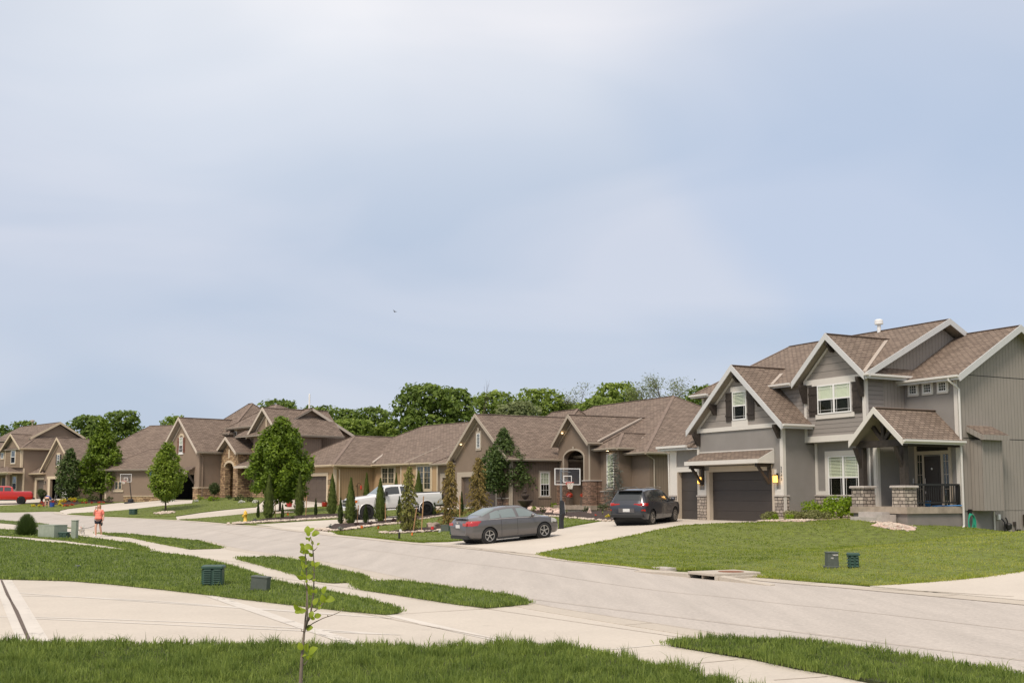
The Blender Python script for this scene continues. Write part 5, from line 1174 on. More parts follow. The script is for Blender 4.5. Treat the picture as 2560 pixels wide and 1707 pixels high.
# two-storey body
h.part('wall', MB().box(-28, -12.2, -1.2, 9, -1, 5.9), M['stucco4'])
h.part('wall', MB().box(-17.4, -12.19, -1.45, -1.201, 3.7, 5.9), M['lap1'] if False else siding('brown_lap_siding', (.25,.185,.125), .2, 'h', .1, .05, .5))
h.gable('y', gpts(-17.4, -12.19, 5.9, 7.3), -1.45, -1.1, M['stucco4'])
h.roof('gy', -17.9, -11.8, -1.85, 3.2, 5.95, 7.75, rx0=-14.8, skip=(3,4,5))
h.window('f', -1.45, -15.3, -14.0, 4.25, 5.75, casing=.12, grid=(1,1), dark='dark'); h.window('f', -1.45, -19.6, -19.0, 5.0, 5.6, casing=.12, grid=(1,1), sash=False, dark='dark') if False else h.window('f', -1.2, -19.3, -18.5, 4.9, 5.6, casing=.12, grid=(1,1), sash=False, dark='dark')
h.window('f', -1.2, -15.2, -14.0, 1.1, 2.7, casing=.12, grid=(1,1), dark='dark')
h.trimb('f', -1.45, [(-12.4,-12.19,3.7,5.85,.04),(-17.4,-17.2,3.7,5.85,.04)], M['trim3']); h.trimb('r', -12.2, [(-1.2,-1.0,0,3.6,.04),(-1.45,-1.25,3.7,5.85,.05)], M['trim3'])
h.roof('hx', -28.5, -11.75, -1.65, 9.5, 5.98, 9.15, rx0=-26, ry0=3.4, rx1=-15.5, ry1=3.4, skip=(0,2,3))
h.part('gable_wall', MB().extr([(.4,7.2),(6.4,7.2),(3.4,9.05)], -15.0, -13.6, 'x'), M['stucco4'])
h.roof('gx', -26, -13.2, -.1, 6.9, 7.3, 9.3, ry0=3.4, skip=(0,3,4,5), gutters=False)
h.roof('hyf', -24, -12.0, -3.0, -1.2, 3.15, 3.95, rx0=-17, ry0=-1.25, rx1=-17, ry1=-1.2)
for x in (-13.0, -16.6, -20.4): h.part('porch_column', MB().cbox(x-.22, x+.22, -2.8, -2.4, -.5, 2.95, .03), M['stucco4'])
h.part('porch_beam', MB().box(-23.5, -12.3, -2.85, -2.4, 2.86, 3.12), M['trim3']); h.part('porch_slab', MB().box(-23.5, -12.2, -2.95, -1.21, -1, .12), M['conc_old'])
h.part('front_door', MB().box(-18.6, -17.5, -1.26, -1.203, .13, 2.5), M['frontdoor']); h.trimb('f', -1.2, [(-18.8,-18.62,.13,2.6,.05),(-17.48,-17.3,.13,2.6,.05)], M['trim3'])
h.part('vent_pipe', MB().lathe([(.08,8),(.08,9.7),(.25,9.75),(.25,9.95),(.1,10)], -22, 3.4, 10), M['trim2'])
# ================================================================= vegetation
M['leaf_maple'] = foliage('maple_leaves', (.05,.10,.012), (.24,.34,.03), .5, .35, .8)
M['leaf_light'] = foliage('light_maple_leaves', (.08,.14,.018), (.32,.42,.05), .5, .4, .9)
M['leaf_dark'] = foliage('dark_leaves', (.035,.07,.02), (.14,.20,.05), .5, .3, .8)
M['leaf_woods'] = foliage('woodland_leaves', (.06,.11,.02), (.24,.33,.06), .6, .35, .25)
M['leaf_woods2'] = foliage('pale_woodland_leaves', (.10,.17,.03), (.34,.43,.08), .6, .4, .25)
M['leaf_grey'] = foliage('grey_green_leaves', (.13,.17,.07), (.32,.36,.16), .6, .4, .3)
M['arbor'] = foliage('arborvitae_sprays', (.055,.085,.022), (.19,.24,.05), .7, .25, 3)
M['spruce_brown'] = foliage('browning_needles', (.125,.093,.027), (.35,.26,.08), .7, .2, 2)
M['spruce_green'] = foliage('olive_needles', (.08,.09,.02), (.30,.29,.07), .7, .2, 2)
M['spruce_blue'] = foliage('blue_needles', (.10,.125,.11), (.24,.27,.23), .7, .2, 2)
M['shrub_lime'] = foliage('lime_shrub_leaves', (.12,.22,.01), (.36,.50,.03), .5, .4, 3)
M['shrub_pale'] = foliage('variegated_leaves', (.14,.17,.05), (.32,.32,.13), .6, .3, 3)
M['shrub_dark'] = foliage('dark_shrub_leaves', (.025,.045,.012), (.09,.12,.03), .6, .3, 3)
M['flower_y'] = foliage('yellow_blooms', (.55,.42,.01), (.75,.65,.05), .6, .3, 3)
M['flower_r'] = foliage('red_blooms', (.45,.03,.02), (.75,.12,.05), .6, .3, 3)
M['flower_p'] = foliage('pink_blooms', (.60,.18,.22), (.75,.45,.45), .6, .3, 3)
M['flower_w'] = foliage('white_blooms', (.60,.60,.55), (.8,.8,.75), .6, .3, 3)
M['maroon'] = foliage('maroon_leaves', (.035,.018,.018), (.09,.04,.03), .6, .2, 3)
M['leaf_sap'] = foliage('young_leaves', (.24,.34,.02), (.42,.50,.05), .45, .5, 6)

def cards(name, C, D, s, m, parent, asp=.6, cup=.25, rs=None):
    """leaf cards: centres C, outward directions D, size s"""
    r = rs or rng; n = len(C); D = D+r.normal(0, .55, (n, 3)); D /= np.linalg.norm(D, axis=1)[:, None]+1e-9
    a = r.normal(0, 1, (n, 3)); t = np.cross(D, a); t /= np.linalg.norm(t, axis=1)[:, None]+1e-9; b = np.cross(D, t)
    s = s*r.uniform(.6, 1.35, n)
    v = np.zeros((n, 4, 3)); v[:, 0] = C-t*s[:, None]*.5; v[:, 1] = C+b*(s*asp*.5)[:, None]+D*(s*cup*.2)[:, None]; v[:, 2] = C+t*s[:, None]*.5; v[:, 3] = C-b*(s*asp*.5)[:, None]+D*(s*cup*.2)[:, None]
    me = bpy.data.meshes.new(name); me.vertices.add(n*4); me.vertices.foreach_set('co', v.ravel()); me.loops.add(n*4); me.polygons.add(n)
    me.loops.foreach_set('vertex_index', np.arange(n*4, dtype=np.int32)); me.polygons.foreach_set('loop_start', (np.arange(n)*4).astype(np.int32)); me.polygons.foreach_set('loop_total', np.full(n, 4, np.int32))
    me.update(); me.validate(); me.materials.append(m); o = bpy.data.objects.new(name, me); COL.objects.link(o); o.parent = parent; return o
def crown(name, cl, dens, s, m, parent, asp=.6, shell=.55, squash=1):
    """cl: list of clumps (x,y,z,r). Leaves lie in each clump's outer part; leaves buried deep in neighbours are skipped"""
    Cs = []; Ds = []
    A_ = np.array(cl)
    for (x, y, z, r_) in cl:
        n = int(dens*r_*r_*12.6)
        d = rng.normal(0, 1, (n, 3)); d /= np.linalg.norm(d, axis=1)[:, None]; rad = r_*(shell+(1-shell)*rng.uniform(0, 1, n)**.7)*(1+.12*rng.normal(0, 1, n))
        p = np.array([x, y, z])+d*rad[:, None]*np.array([1, 1, squash])
        dist = np.sqrt(((p[:, None, :]-A_[None, :, :3])**2).sum(2))/A_[None, :, 3]
        k = (dist < .45).sum(1) == 0
        Cs.append(p[k]); Ds.append((d*.6+np.array([0, 0, .5]))[k])
    C = np.concatenate(Cs); D = np.concatenate(Ds); return cards(name, C, D, s, m, parent, asp)
def trunk_mesh(h, r, lean=(0, 0), limbs=(), n=8, seed=0):
    rnd = random.Random(seed); mb = MB(); pts = []
    for i in range(7):
        t = i/6; pts.append((lean[0]*t+rnd.uniform(-.02, .02)*h*.3, lean[1]*t+rnd.uniform(-.02, .02)*h*.3, -.15+t*(h+.15)))
    mb.tube(pts, [r*1.35]+[r*(1-.75*i/6) for i in range(1, 7)], n)
    for (t0, az, up, ln, rr) in limbs:
        b = Vector(pts[0]).lerp(Vector(pts[-1]), t0) if False else Vector((lean[0]*t0, lean[1]*t0, h*t0)); d = Vector((math.cos(az)*math.cos(up), math.sin(az)*math.cos(up), math.sin(up)))
        q = [b, b+d*ln*.35+Vector((0,0,.02*ln)), b+d*ln*.7+Vector((0,0,.08*ln)), b+d*ln+Vector((0,0,.2*ln))]
        mb.tube(q, rr, 6, rr*.25)
        for k in range(3):
            a2 = az+rnd.uniform(-1.1, 1.1); u2 = up+rnd.uniform(-.3, .2); s0 = q[1+k % 2]; e = s0+Vector((math.cos(a2)*math.cos(u2), math.sin(a2)*math.cos(u2), math.sin(u2)))*ln*.32
            mb.tube([s0, s0.lerp(e, .5)+Vector((0,0,.03*ln)), e], rr*.45, 5, rr*.1)
    return mb
def yard_tree(base, H_, prof, r_clump, nclump, dens, s, m, label, trunk_r=.09, clear=.2, group=None, bark='bark', name='maple_tree', cat='tree', seed=1, width=1, multi=0, squash=1):
    """prof: list of (t, radius) of the crown from bottom to top, t in 0..1 of the crown height"""
    global rng
    rng = np.random.default_rng(seed); rnd = random.Random(seed)
    t_ = thing(name, base, rnd.uniform(0, 6), label, cat, group)
    z0 = H_*clear; ch = H_-z0; cl = []
    for i in range(nclump):
        t = (i+.5)/nclump; t = t**.9; R_ = np.interp(t, [p[0] for p in prof], [p[1] for p in prof])*width
        a = i*2.39996+rnd.uniform(-.5, .5); rr = R_*rnd.choice([1, 1, .9, .55])*rnd.uniform(.72, 1.02); rc = r_clump*rnd.uniform(.7, 1.25)*(.6+.6*min(1, R_/max(p[1] for p in prof)/width))
        rr = max(0, rr-rc*.6)
        cl.append((rr*math.cos(a), rr*math.sin(a), z0+t*ch-rc*.3+rnd.uniform(-.1, .1)*ch*.3, rc))
    limbs = [(clear*.9+.05*k, k*2.4, .6+.05*k, ch*.30, trunk_r*.5) for k in range(7)]
    if multi: limbs = [(.06+.01*k, k*6.28/multi+.3, 1.15, H_*.5, trunk_r*.7) for k in range(multi)]+limbs
    obj('trunk', trunk_mesh(H_*.8, trunk_r, (0, 0), limbs, seed=seed), M[bark], t_, smooth=True, uv=False)
    crown('crown', cl, dens, s, M[m], t_, squash=squash)
    return t_
def px_h(px, ytop, base): return (CAM_H+ray(px, ytop)[2]/ray(px, ytop)[1]*base[1])-base[2]
def dropb(p, d=.0): return (p[0], p[1], p[2]-d)

b = G(700, 1283); yard_tree(b, px_h(700, 1048, b), [(0,.75),(.1,1.1),(.35,1.15),(.6,1.0),(.8,.72),(1,.2)], .52, 150, 42, .25, 'leaf_maple', 'large rounded green maple behind the row of arborvitae, in front of the tan garage', .10, .20, 'young trees in the front yards', seed=3, width=2.22*b[1]/86)
b = G(252, 1252); yard_tree(b, px_h(255, 1050, b), [(0,.7),(.1,1.0),(.3,1.05),(.55,.8),(.8,.45),(1,.08)], .6, 110, 30, .29, 'leaf_maple', 'tallest front-yard maple, standing behind the flower bed at the left', .13, .17, 'young trees in the front yards', seed=5, width=2.5*b[1]/118)
b = G(172, 1254); yard_tree(b, px_h(180, 1122, b), [(0,.5),(.15,.9),(.4,1.0),(.7,.75),(1,.15)], .42, 80, 30, .25, 'leaf_dark', 'smaller grey-green tree left of the tallest maple, in front of the open garage', .07, .12, 'young trees in the front yards', seed=7, width=1.65*b[1]/118)
b = G(414, 1277); yard_tree(b, px_h(414, 1109, b), [(0,.45),(.15,.95),(.4,1.0),(.7,.72),(.9,.45),(1,.2)], .42, 85, 40, .23, 'leaf_light', 'light green young maple ringed with pale rocks between two driveways', .07, .22, 'young trees in the front yards', seed=11, width=1.55*b[1]/88)
b = G(1258, 1268); yard_tree(b, px_h(1245, 1075, b), [(0,.75),(.15,1.05),(.35,1.0),(.6,.7),(.8,.36),(1,.06)], .45, 125, 48, .18, 'leaf_dark', 'dark green multi-stemmed pear tree in front of the brown garage, behind the grey sedan', .06, .27, 'young trees in the front yards', multi=4, seed=13, width=1.95*b[1]/75, name='pear_tree')

# background woodland: every tree its own
def wood_tree(px, ytop, Y, wpx, m, label, seed, dens=9, s=.42, ybase=1225, rc=.14, ncl=46, flat=False, openf=1.0, low=.0):
    global rng
    rng = np.random.default_rng(seed); rnd = random.Random(seed)
    zt = atY(px, ytop, Y)[2]; x = atY(px, ytop, Y)[0]; zb = hz1(x, Y); H_ = zt-zb; W_ = wpx*Y/2810/2
    t_ = thing('woodland_tree', (x, Y, zb), 0, label, 'tree', 'background trees behind the roofs')
    cl = []
    for i in range(ncl):
        t = rnd.uniform(0, 1)**.75; a = rnd.uniform(0, 6.28)
        env = math.sqrt(max(0, 1-((t-.45)/.58)**2)) if not flat else (.35+.65*t)
        rr = W_*env*math.sqrt(rnd.uniform(.1, 1))*rnd.uniform(.75,1.15); r_ = H_*rc*.78*rnd.uniform(.45, 1.25)*openf
        cl.append((rr*math.cos(a), rr*math.sin(a)*.7, min(H_*(.28+low+.72*t), H_-r_*.9), r_))
    limbs = [(.25+.035*k, k*2.1+seed, .45+.04*k, H_*.24, .16) for k in range(8)]
    obj('trunk', trunk_mesh(H_*.7, .26, (0, 0), limbs, seed=seed), M['bark'], t_, smooth=True, uv=False)
    crown('crown', cl, dens*(.42/s)**2*.8, s, M[m], t_, squash=.75)
    return t_
W = [ # px, ytop, Y, width px, material, label
 (60,1050,190,60,'leaf_woods','small tree top just above the brown roof at the far left'),
 (8,1060,185,30,'leaf_woods','tip of a dark tree at the left edge above the roof'),
 (225,1036,165,110,'leaf_woods','dark rounded tree rising behind the brown gabled roof at left'),
 (310,1024,170,90,'leaf_woods','bushy tree just right of the tallest front-yard maple, above the hip roof'),
 (440,1036,175,60,'leaf_woods2','small light tree top left of the golden stone house'),
 (700,996,150,110,'leaf_woods','flat-topped tree just right of the vent pipe on the taupe house roof'),
 (790,1010,155,120,'leaf_woods','tree with small tufted tops above the taupe gable end'),
 (862,1020,160,90,'leaf_woods','dark spiky tree right of the tufted tree'),
 (930,1014,158,95,'leaf_woods','dark upright tree left of the tallest background tree'),
 (880,1045,140,150,'leaf_woods2','low light green tree above the left end of the tan roof'),
 (975,1052,142,110,'leaf_woods2','low bushy tree under the tallest background tree'),
 (1060,956,135,160,'leaf_woods','tallest broad background tree above the tan roof'),
 (1135,968,138,90,'leaf_woods','rounded dark tree joined to the right of the tallest background tree'),
 (1235,975,150,110,'leaf_woods2','light green tree behind the bare branches'),
 (1300,1000,140,110,'leaf_grey','grey-green willow-like tree above the brown garage roof'),
 (1350,968,150,120,'leaf_woods2','bright green tree with a pointed top above the brown garage roof'),
 (1420,1005,150,90,'leaf_woods2','low light tree left of the gap above the entry gable'),
 (1480,1000,145,80,'leaf_grey','low grey-green tree just right of the gap above the entry gable'),
 (1545,952,150,120,'leaf_woods2','bright green tree above the left part of the brown hip roof'),
 (1500,990,140,110,'leaf_woods2','low bright green tree along the brown ridge'),
 (1760,960,130,70,'leaf_woods','dark tree half hidden behind the left eave of the grey house'),
 (1715,1010,125,110,'leaf_woods2','low green tree between the brown roof and the grey house'),
]
for i, (px, yt, Y, wp, m, lb) in enumerate(W): wood_tree(px, yt, Y, wp, m, lb, 100+i, ncl=int(40+wp*.35), s=.55)
# airy trees with visible branching
def airy_tree(px, ytop, Y, wpx, m, label, seed, leaves=1.0, ybase=1230, bare=False, spread=.6):
    global rng
    rng = np.random.default_rng(seed); rnd = random.Random(seed)
    x, _, zt = atY(px, ytop, Y); zb = hz1(x, Y); H_ = zt-zb; W_ = wpx*Y/2810/2
    t_ = thing('dead_tree' if bare else 'locust_tree', (x, Y, zb), 0, label, 'tree', 'background trees behind the roofs')
    mb = MB(); tips = []
    def br(p, d, ln, r_, lv):
        e = p+d*ln; mid_ = p.lerp(e, .5)+Vector((rnd.uniform(-1, 1), rnd.uniform(-1, 1), rnd.uniform(-.3, .6)))*ln*.08
        mb.tube([p, mid_, e], r_, 5, r_*.6, cap=False)
        if lv == 0: tips.append(e); return
        for k in range(3 if lv > 1 else 4):
            a = rnd.uniform(0, 6.28); nd = (d+Vector((math.cos(a), math.sin(a)*.8, rnd.uniform(-.1, .35)))*spread*rnd.uniform(.7, 1.3)).normalized()
            br(e if k else mid_, nd, ln*rnd.uniform(.6, .85), r_*.58, lv-1)
        if lv < 3: tips.append(e)
    br(Vector((0,0,-.2)), Vector((0,0,1)), H_*.38, .22, 4)
    mz = max(v[2] for v in mb.v); mxr = max(abs(v[0]) for v in mb.v)
    kz = H_/mz; kx = W_/mxr
    mb.v = [(v[0]*kx, v[1]*kx, v[2]*kz) for v in mb.v]
    obj('trunk', mb, M['bark'], t_, smooth=True, uv=False)
    if not bare:
        T = np.array([(t.x*kx, t.y*kx, t.z*kz) for t in tips]); T = T[T[:, 2] > H_*.35]
        n = int(26*leaves); C = np.repeat(T, n, 0)+rng.normal(0, 1, (len(T)*n, 3))*np.array([.55, .55, .22])
        cards('crown', C, np.tile([0, 0, 1.], (len(C), 1)), .22, M[m], t_)
    return t_
airy_tree(1680, 934, 135, 150, 'leaf_grey', 'airy flat-topped tree with open branches, rightmost above the brown ridge', 301, .8)
airy_tree(1610, 952, 137, 80, 'leaf_grey', 'smaller airy tree left of the flat-topped open one', 303, .7)
airy_tree(1458, 962, 150, 130, 'leaf_grey', 'sparse pale tree with thin foliage above the entry gable roof', 304, .6)
airy_tree(1192, 945, 140, 90, 'leaf_grey', 'leafless dead tree between the tallest tree and the light green one', 305, 0, bare=True, spread=.45)
airy_tree(1415, 985, 150, 60, 'leaf_grey', 'leafless crooked tree at the left of the sparse pale tree', 306, 0, bare=True, spread=.7)

# arborvitae, conical
def arborvitae(px, ybase, ytop, wpx, label, seed, name='arborvitae', m='arbor', group='arborvitae in the mulch beds', at_=None, dens=1.0):
    global rng
    rng = np.random.default_rng(seed); b = at_ or G(px, ybase); H_ = px_h(px, ytop, b); W_ = wpx*b[1]/2810/2
    t_ = thing(name, b, 0, label, 'shrub', group); n = int(3000*dens); W_ *= 1.18
    t = rng.uniform(0, 1, n)**.8; env = np.where(t < .12, .55+t*3.4, 1-(np.clip(t-.12, 0, 1)/.88)**1.7)*W_; a = rng.uniform(0, 6.283, n); env = env*(1+.18*np.sin(a*3+t*14+seed))
    r_ = env*(.55+.5*rng.uniform(0, 1, n)); C = np.stack([r_*np.cos(a), r_*np.sin(a), .06+t*(H_-.06)], 1); D = np.stack([np.cos(a), np.sin(a), np.full(n, .25)], 1)
    v = np.zeros((n, 4, 3)); s = rng.uniform(.10, .20, n)*max(.8, H_/2.6); tt = np.stack([-np.sin(a), np.cos(a), np.zeros(n)], 1); up = np.stack([np.cos(a)*.25, np.sin(a)*.25, np.ones(n)], 1)+rng.normal(0, .18, (n, 3))
    v[:, 0] = C-up*s[:, None]*.4; v[:, 1] = C+tt*s[:, None]*.22; v[:, 2] = C+up*s[:, None]*.6; v[:, 3] = C-tt*s[:, None]*.22
    me = bpy.data.meshes.new('foliage'); me.vertices.add(n*4); me.vertices.foreach_set('co', v.ravel()); me.loops.add(n*4); me.polygons.add(n); me.loops.foreach_set('vertex_index', np.arange(n*4, dtype=np.int32)); me.polygons.foreach_set('loop_start', (np.arange(n)*4).astype(np.int32)); me.polygons.foreach_set('loop_total', np.full(n, 4, np.int32)); me.update(); me.validate(); me.materials.append(M[m])
    o = bpy.data.objects.new('foliage', me); COL.objects.link(o); o.parent = t_
    obj('trunk', MB().tube([(0,0,-.1),(0,0,H_*.7)], .035, 6, .015), M['bark'], t_, uv=False); return t_
arborvitae(671, 1298, 1188, 25, 'arborvitae left of the maple trunk, first in the near mulch bed', 1)
arborvitae(748, 1291, 1185, 21, 'arborvitae in front of the tan garage door, second from the left', 2)
arborvitae(830, 1287, 1187, 22, 'arborvitae in front of the tan wall, beside the right red pot', 3)
arborvitae(876, 1311, 1196, 25, 'arborvitae just in front of the white pickup grille', 4)
arborvitae(950, 1306, 1198, 27, 'arborvitae in front of the white pickup door', 5)
arborvitae(1046, 1287, 1180, 24, 'dark arborvitae behind the olive spruce, beside the pickup bed', 6)
arborvitae(916, 1268, 1183, 14, 'arborvitae behind the white pickup hood', 7)
arborvitae(990, 1268, 1184, 11, 'arborvitae seen above the white pickup roof', 8)
for i, (px, yb, yt, w_, lb) in enumerate([(645,1296,1252,7,'thin feathery young shrub beside the first arborvitae'),(706,1297,1262,7,'thin feathery shrub right of the maple trunk base'),(789,1290,1247,7,'thin feathery shrub between the two red pots'),(851,1312,1246,13,'feathery shrub with a blue-grey tuft, left of the pickup grille'),(914,1310,1262,12,'feathery shrub in front of the pickup front wheel'),(998,1306,1242,12,'feathery shrub between the pickup and the olive spruce'),(1085,1290,1246,9,'feathery shrub behind the pickup rear bumper'),(1154,1290,1230,8,'feathery shrub behind the wooden post, right of the middle spruce')]):
    arborvitae(px, yb, yt, w_, lb, 20+i, 'feathery_shrub', 'shrub_dark', 'thin feathery shrubs', dens=.35)

# weeping spruces
def spruce(px, ybase, ytop, wpx, m, label, seed, name='weeping_spruce', cat='tree', dens=1.0, group='weeping spruces', bare=0):
    global rng
    rng = np.random.default_rng(seed); rnd = random.Random(seed); b = G(px, ybase) if not bare else (lambda q: (q[0], q[1], hz1(q[0], q[1])))(l2w(H2O, A2, 7.3, 3.9)); H_ = px_h(px, ytop, b); W_ = wpx*b[1]/2810/2*(1.5 if not bare else 1.1)
    t_ = thing(name, b, 0, label, cat, group); mb = MB(); pts = [(rnd.uniform(-.05, .05)*W_, rnd.uniform(-.05, .05), H_*i/6-.1*(i == 0)) for i in range(7)]; mb.tube(pts, .05, 6, .012)
    Cs = []; Us = []
    nl = int(15*dens+6)
    for i in range(nl):
        t = (i+.4)/nl; z = H_*(.04+.94*t); env = W_*(1-t)**.62*(1 if t > .06 else .8)*(1+.22*math.sin(i*2.1+seed))+.03
        for k in range(6):
            a = k*1.047+i*.7+rnd.uniform(-.4, .4); ln = env*rnd.uniform(.65, 1.15); p0 = Vector((0, 0, z)); tip = Vector((math.cos(a)*ln, math.sin(a)*ln, z-(.28 if not bare else -.05)*ln-rnd.uniform(0, .12))); mid_ = p0.lerp(tip, .5)+Vector((0, 0, ln*.16))
            mb.tube([p0, mid_, tip], .014, 4, .005, cap=False)
            n = int(30*ln/.6)+8; u = rng.uniform(.12, 1.05, n)[:, None]; P0, M0, T0 = np.array(p0), np.array(mid_), np.array(tip)
            c = (1-u)**2*P0+2*u*(1-u)*M0+u*u*T0; Cs.append(c+rng.normal(0, .035, c.shape)-np.array([0, 0, .05])*(0 if bare else 1)); Us.append(np.tile((T0-P0)/max(ln, .1), (n, 1)))
    C = np.concatenate(Cs); U = np.concatenate(Us); n = len(C); U = U*.6+np.array([0, 0, -.9 if not bare else .2])+rng.normal(0, .3, (n, 3)); U /= np.linalg.norm(U, axis=1)[:, None]; S_ = np.cross(U, rng.normal(0, 1, (n, 3))); S_ /= np.linalg.norm(S_, axis=1)[:, None]; s = rng.uniform(.08, .19, n)[:, None]*(1 if not bare else .6)
    v = np.zeros((n, 4, 3)); v[:, 0] = C; v[:, 1] = C+U*s*.5+S_*s*.2; v[:, 2] = C+U*s; v[:, 3] = C+U*s*.5-S_*s*.2
    me = bpy.data.meshes.new('needles'); me.vertices.add(n*4); me.vertices.foreach_set('co', v.ravel()); me.loops.add(n*4); me.polygons.add(n); me.loops.foreach_set('vertex_index', np.arange(n*4, dtype=np.int32)); me.polygons.foreach_set('loop_start', (np.arange(n)*4).astype(np.int32)); me.polygons.foreach_set('loop_total', np.full(n, 4, np.int32)); me.update(); me.validate(); me.materials.append(M[m])
    o = bpy.data.objects.new('needles', me); COL.objects.link(o); o.parent = t_; obj('trunk', mb, M['bark'], t_, uv=False); return t_
spruce(1021, 1328, 1155, 40, 'spruce_green', 'olive-green weeping spruce between the white pickup cab and bed', 1)
spruce(1125, 1318, 1142, 40, 'spruce_brown', 'browning weeping spruce between the two garage doors, the middle one', 2)
spruce(1196, 1290, 1135, 50, 'spruce_brown', 'browning weeping spruce nearest the dark pear tree', 3)
spruce(1538, 1273, 1130, 62, 'spruce_blue', 'sparse blue-grey cedar against the tall brown-house window', 4, 'blue_cedar', bare=1, group=None)

# shrubs
def shrub(b, r_, h_, m, label, seed, name='shrub', n=14, dens=160, s=.09, group=None, cat='shrub', stem=False):
    global rng
    rng = np.random.default_rng(seed); rnd = random.Random(seed); t_ = thing(name, b, 0, label, cat, group); cl = []
    for i in range(n):
        a = rnd.uniform(0, 6.28); q = r_*math.sqrt(rnd.uniform(0, 1))*.75; rc = r_*.42*rnd.uniform(.7, 1.2); cl.append((q*math.cos(a), q*math.sin(a), max(rc*.5, (h_-rc)*rnd.uniform(.35, 1)*(1-.4*(q/r_)**2)), rc))
    crown('leaves', cl, dens*(.09/s)**2, s, M[m], t_, squash=.85)
    mb = MB()
    for i in range(5): a = i*1.26; mb.tube([(0,0,-.05),(math.cos(a)*r_*.3,math.sin(a)*r_*.3,h_*.5)], .018, 5, .008)
    obj('stems', mb, M['bark'], t_, uv=False); return t_
def H1P(x, y): p = l2w(H1O, A1, x, y); return (p[0], p[1], hz1(p[0], p[1])+.08)
shrub(H1P(.75,.95), .58, 1.1, 'shrub_lime', 'bright green shrub beside the garage side wall, left of the window', 1, s=.10, group='green shrubs by the grey house')
shrub(H1P(2.7,.75), .78, 1.15, 'shrub_lime', 'largest bright green shrub, under the grey house front window', 2, n=20, s=.10, group='green shrubs by the grey house')
for i, (x, y, r_, hh, lb) in enumerate([(-.15,-.75,.42,.5,'pale variegated shrub by the garage stone pilaster, leftmost in the rock bed'),(.95,-.35,.55,.5,'pale variegated shrub in front of the left bright green shrub'),(2.0,-.45,.5,.5,'pale variegated shrub in front of the largest bright green shrub'),(3.0,-.8,.5,.5,'pale variegated shrub nearest the porch steps')]):
    shrub(H1P(x, y), r_, hh, 'shrub_pale', lb, 30+i, s=.07, group='pale variegated shrubs by the grey house')
for i, (x, y, r_, hh, lb) in enumerate([(.35,-.95,.28,.35,'small dark green tuft right of the leftmost pale shrub'),(1.55,-1.1,.26,.32,'small dark green tuft at the front of the rock bed')]):
    shrub(H1P(x, y), r_, hh, 'shrub_lime', lb, 40+i, n=8, s=.06, group='small green tufts in the rock bed')
def gshrub(px, py, wpx, hpx, m, label, seed, **k):
    b = G(px, py); q = b[1]/2810; return shrub(dropb(b, -.06), wpx*q/2, hpx*q, m, label, seed, **k)
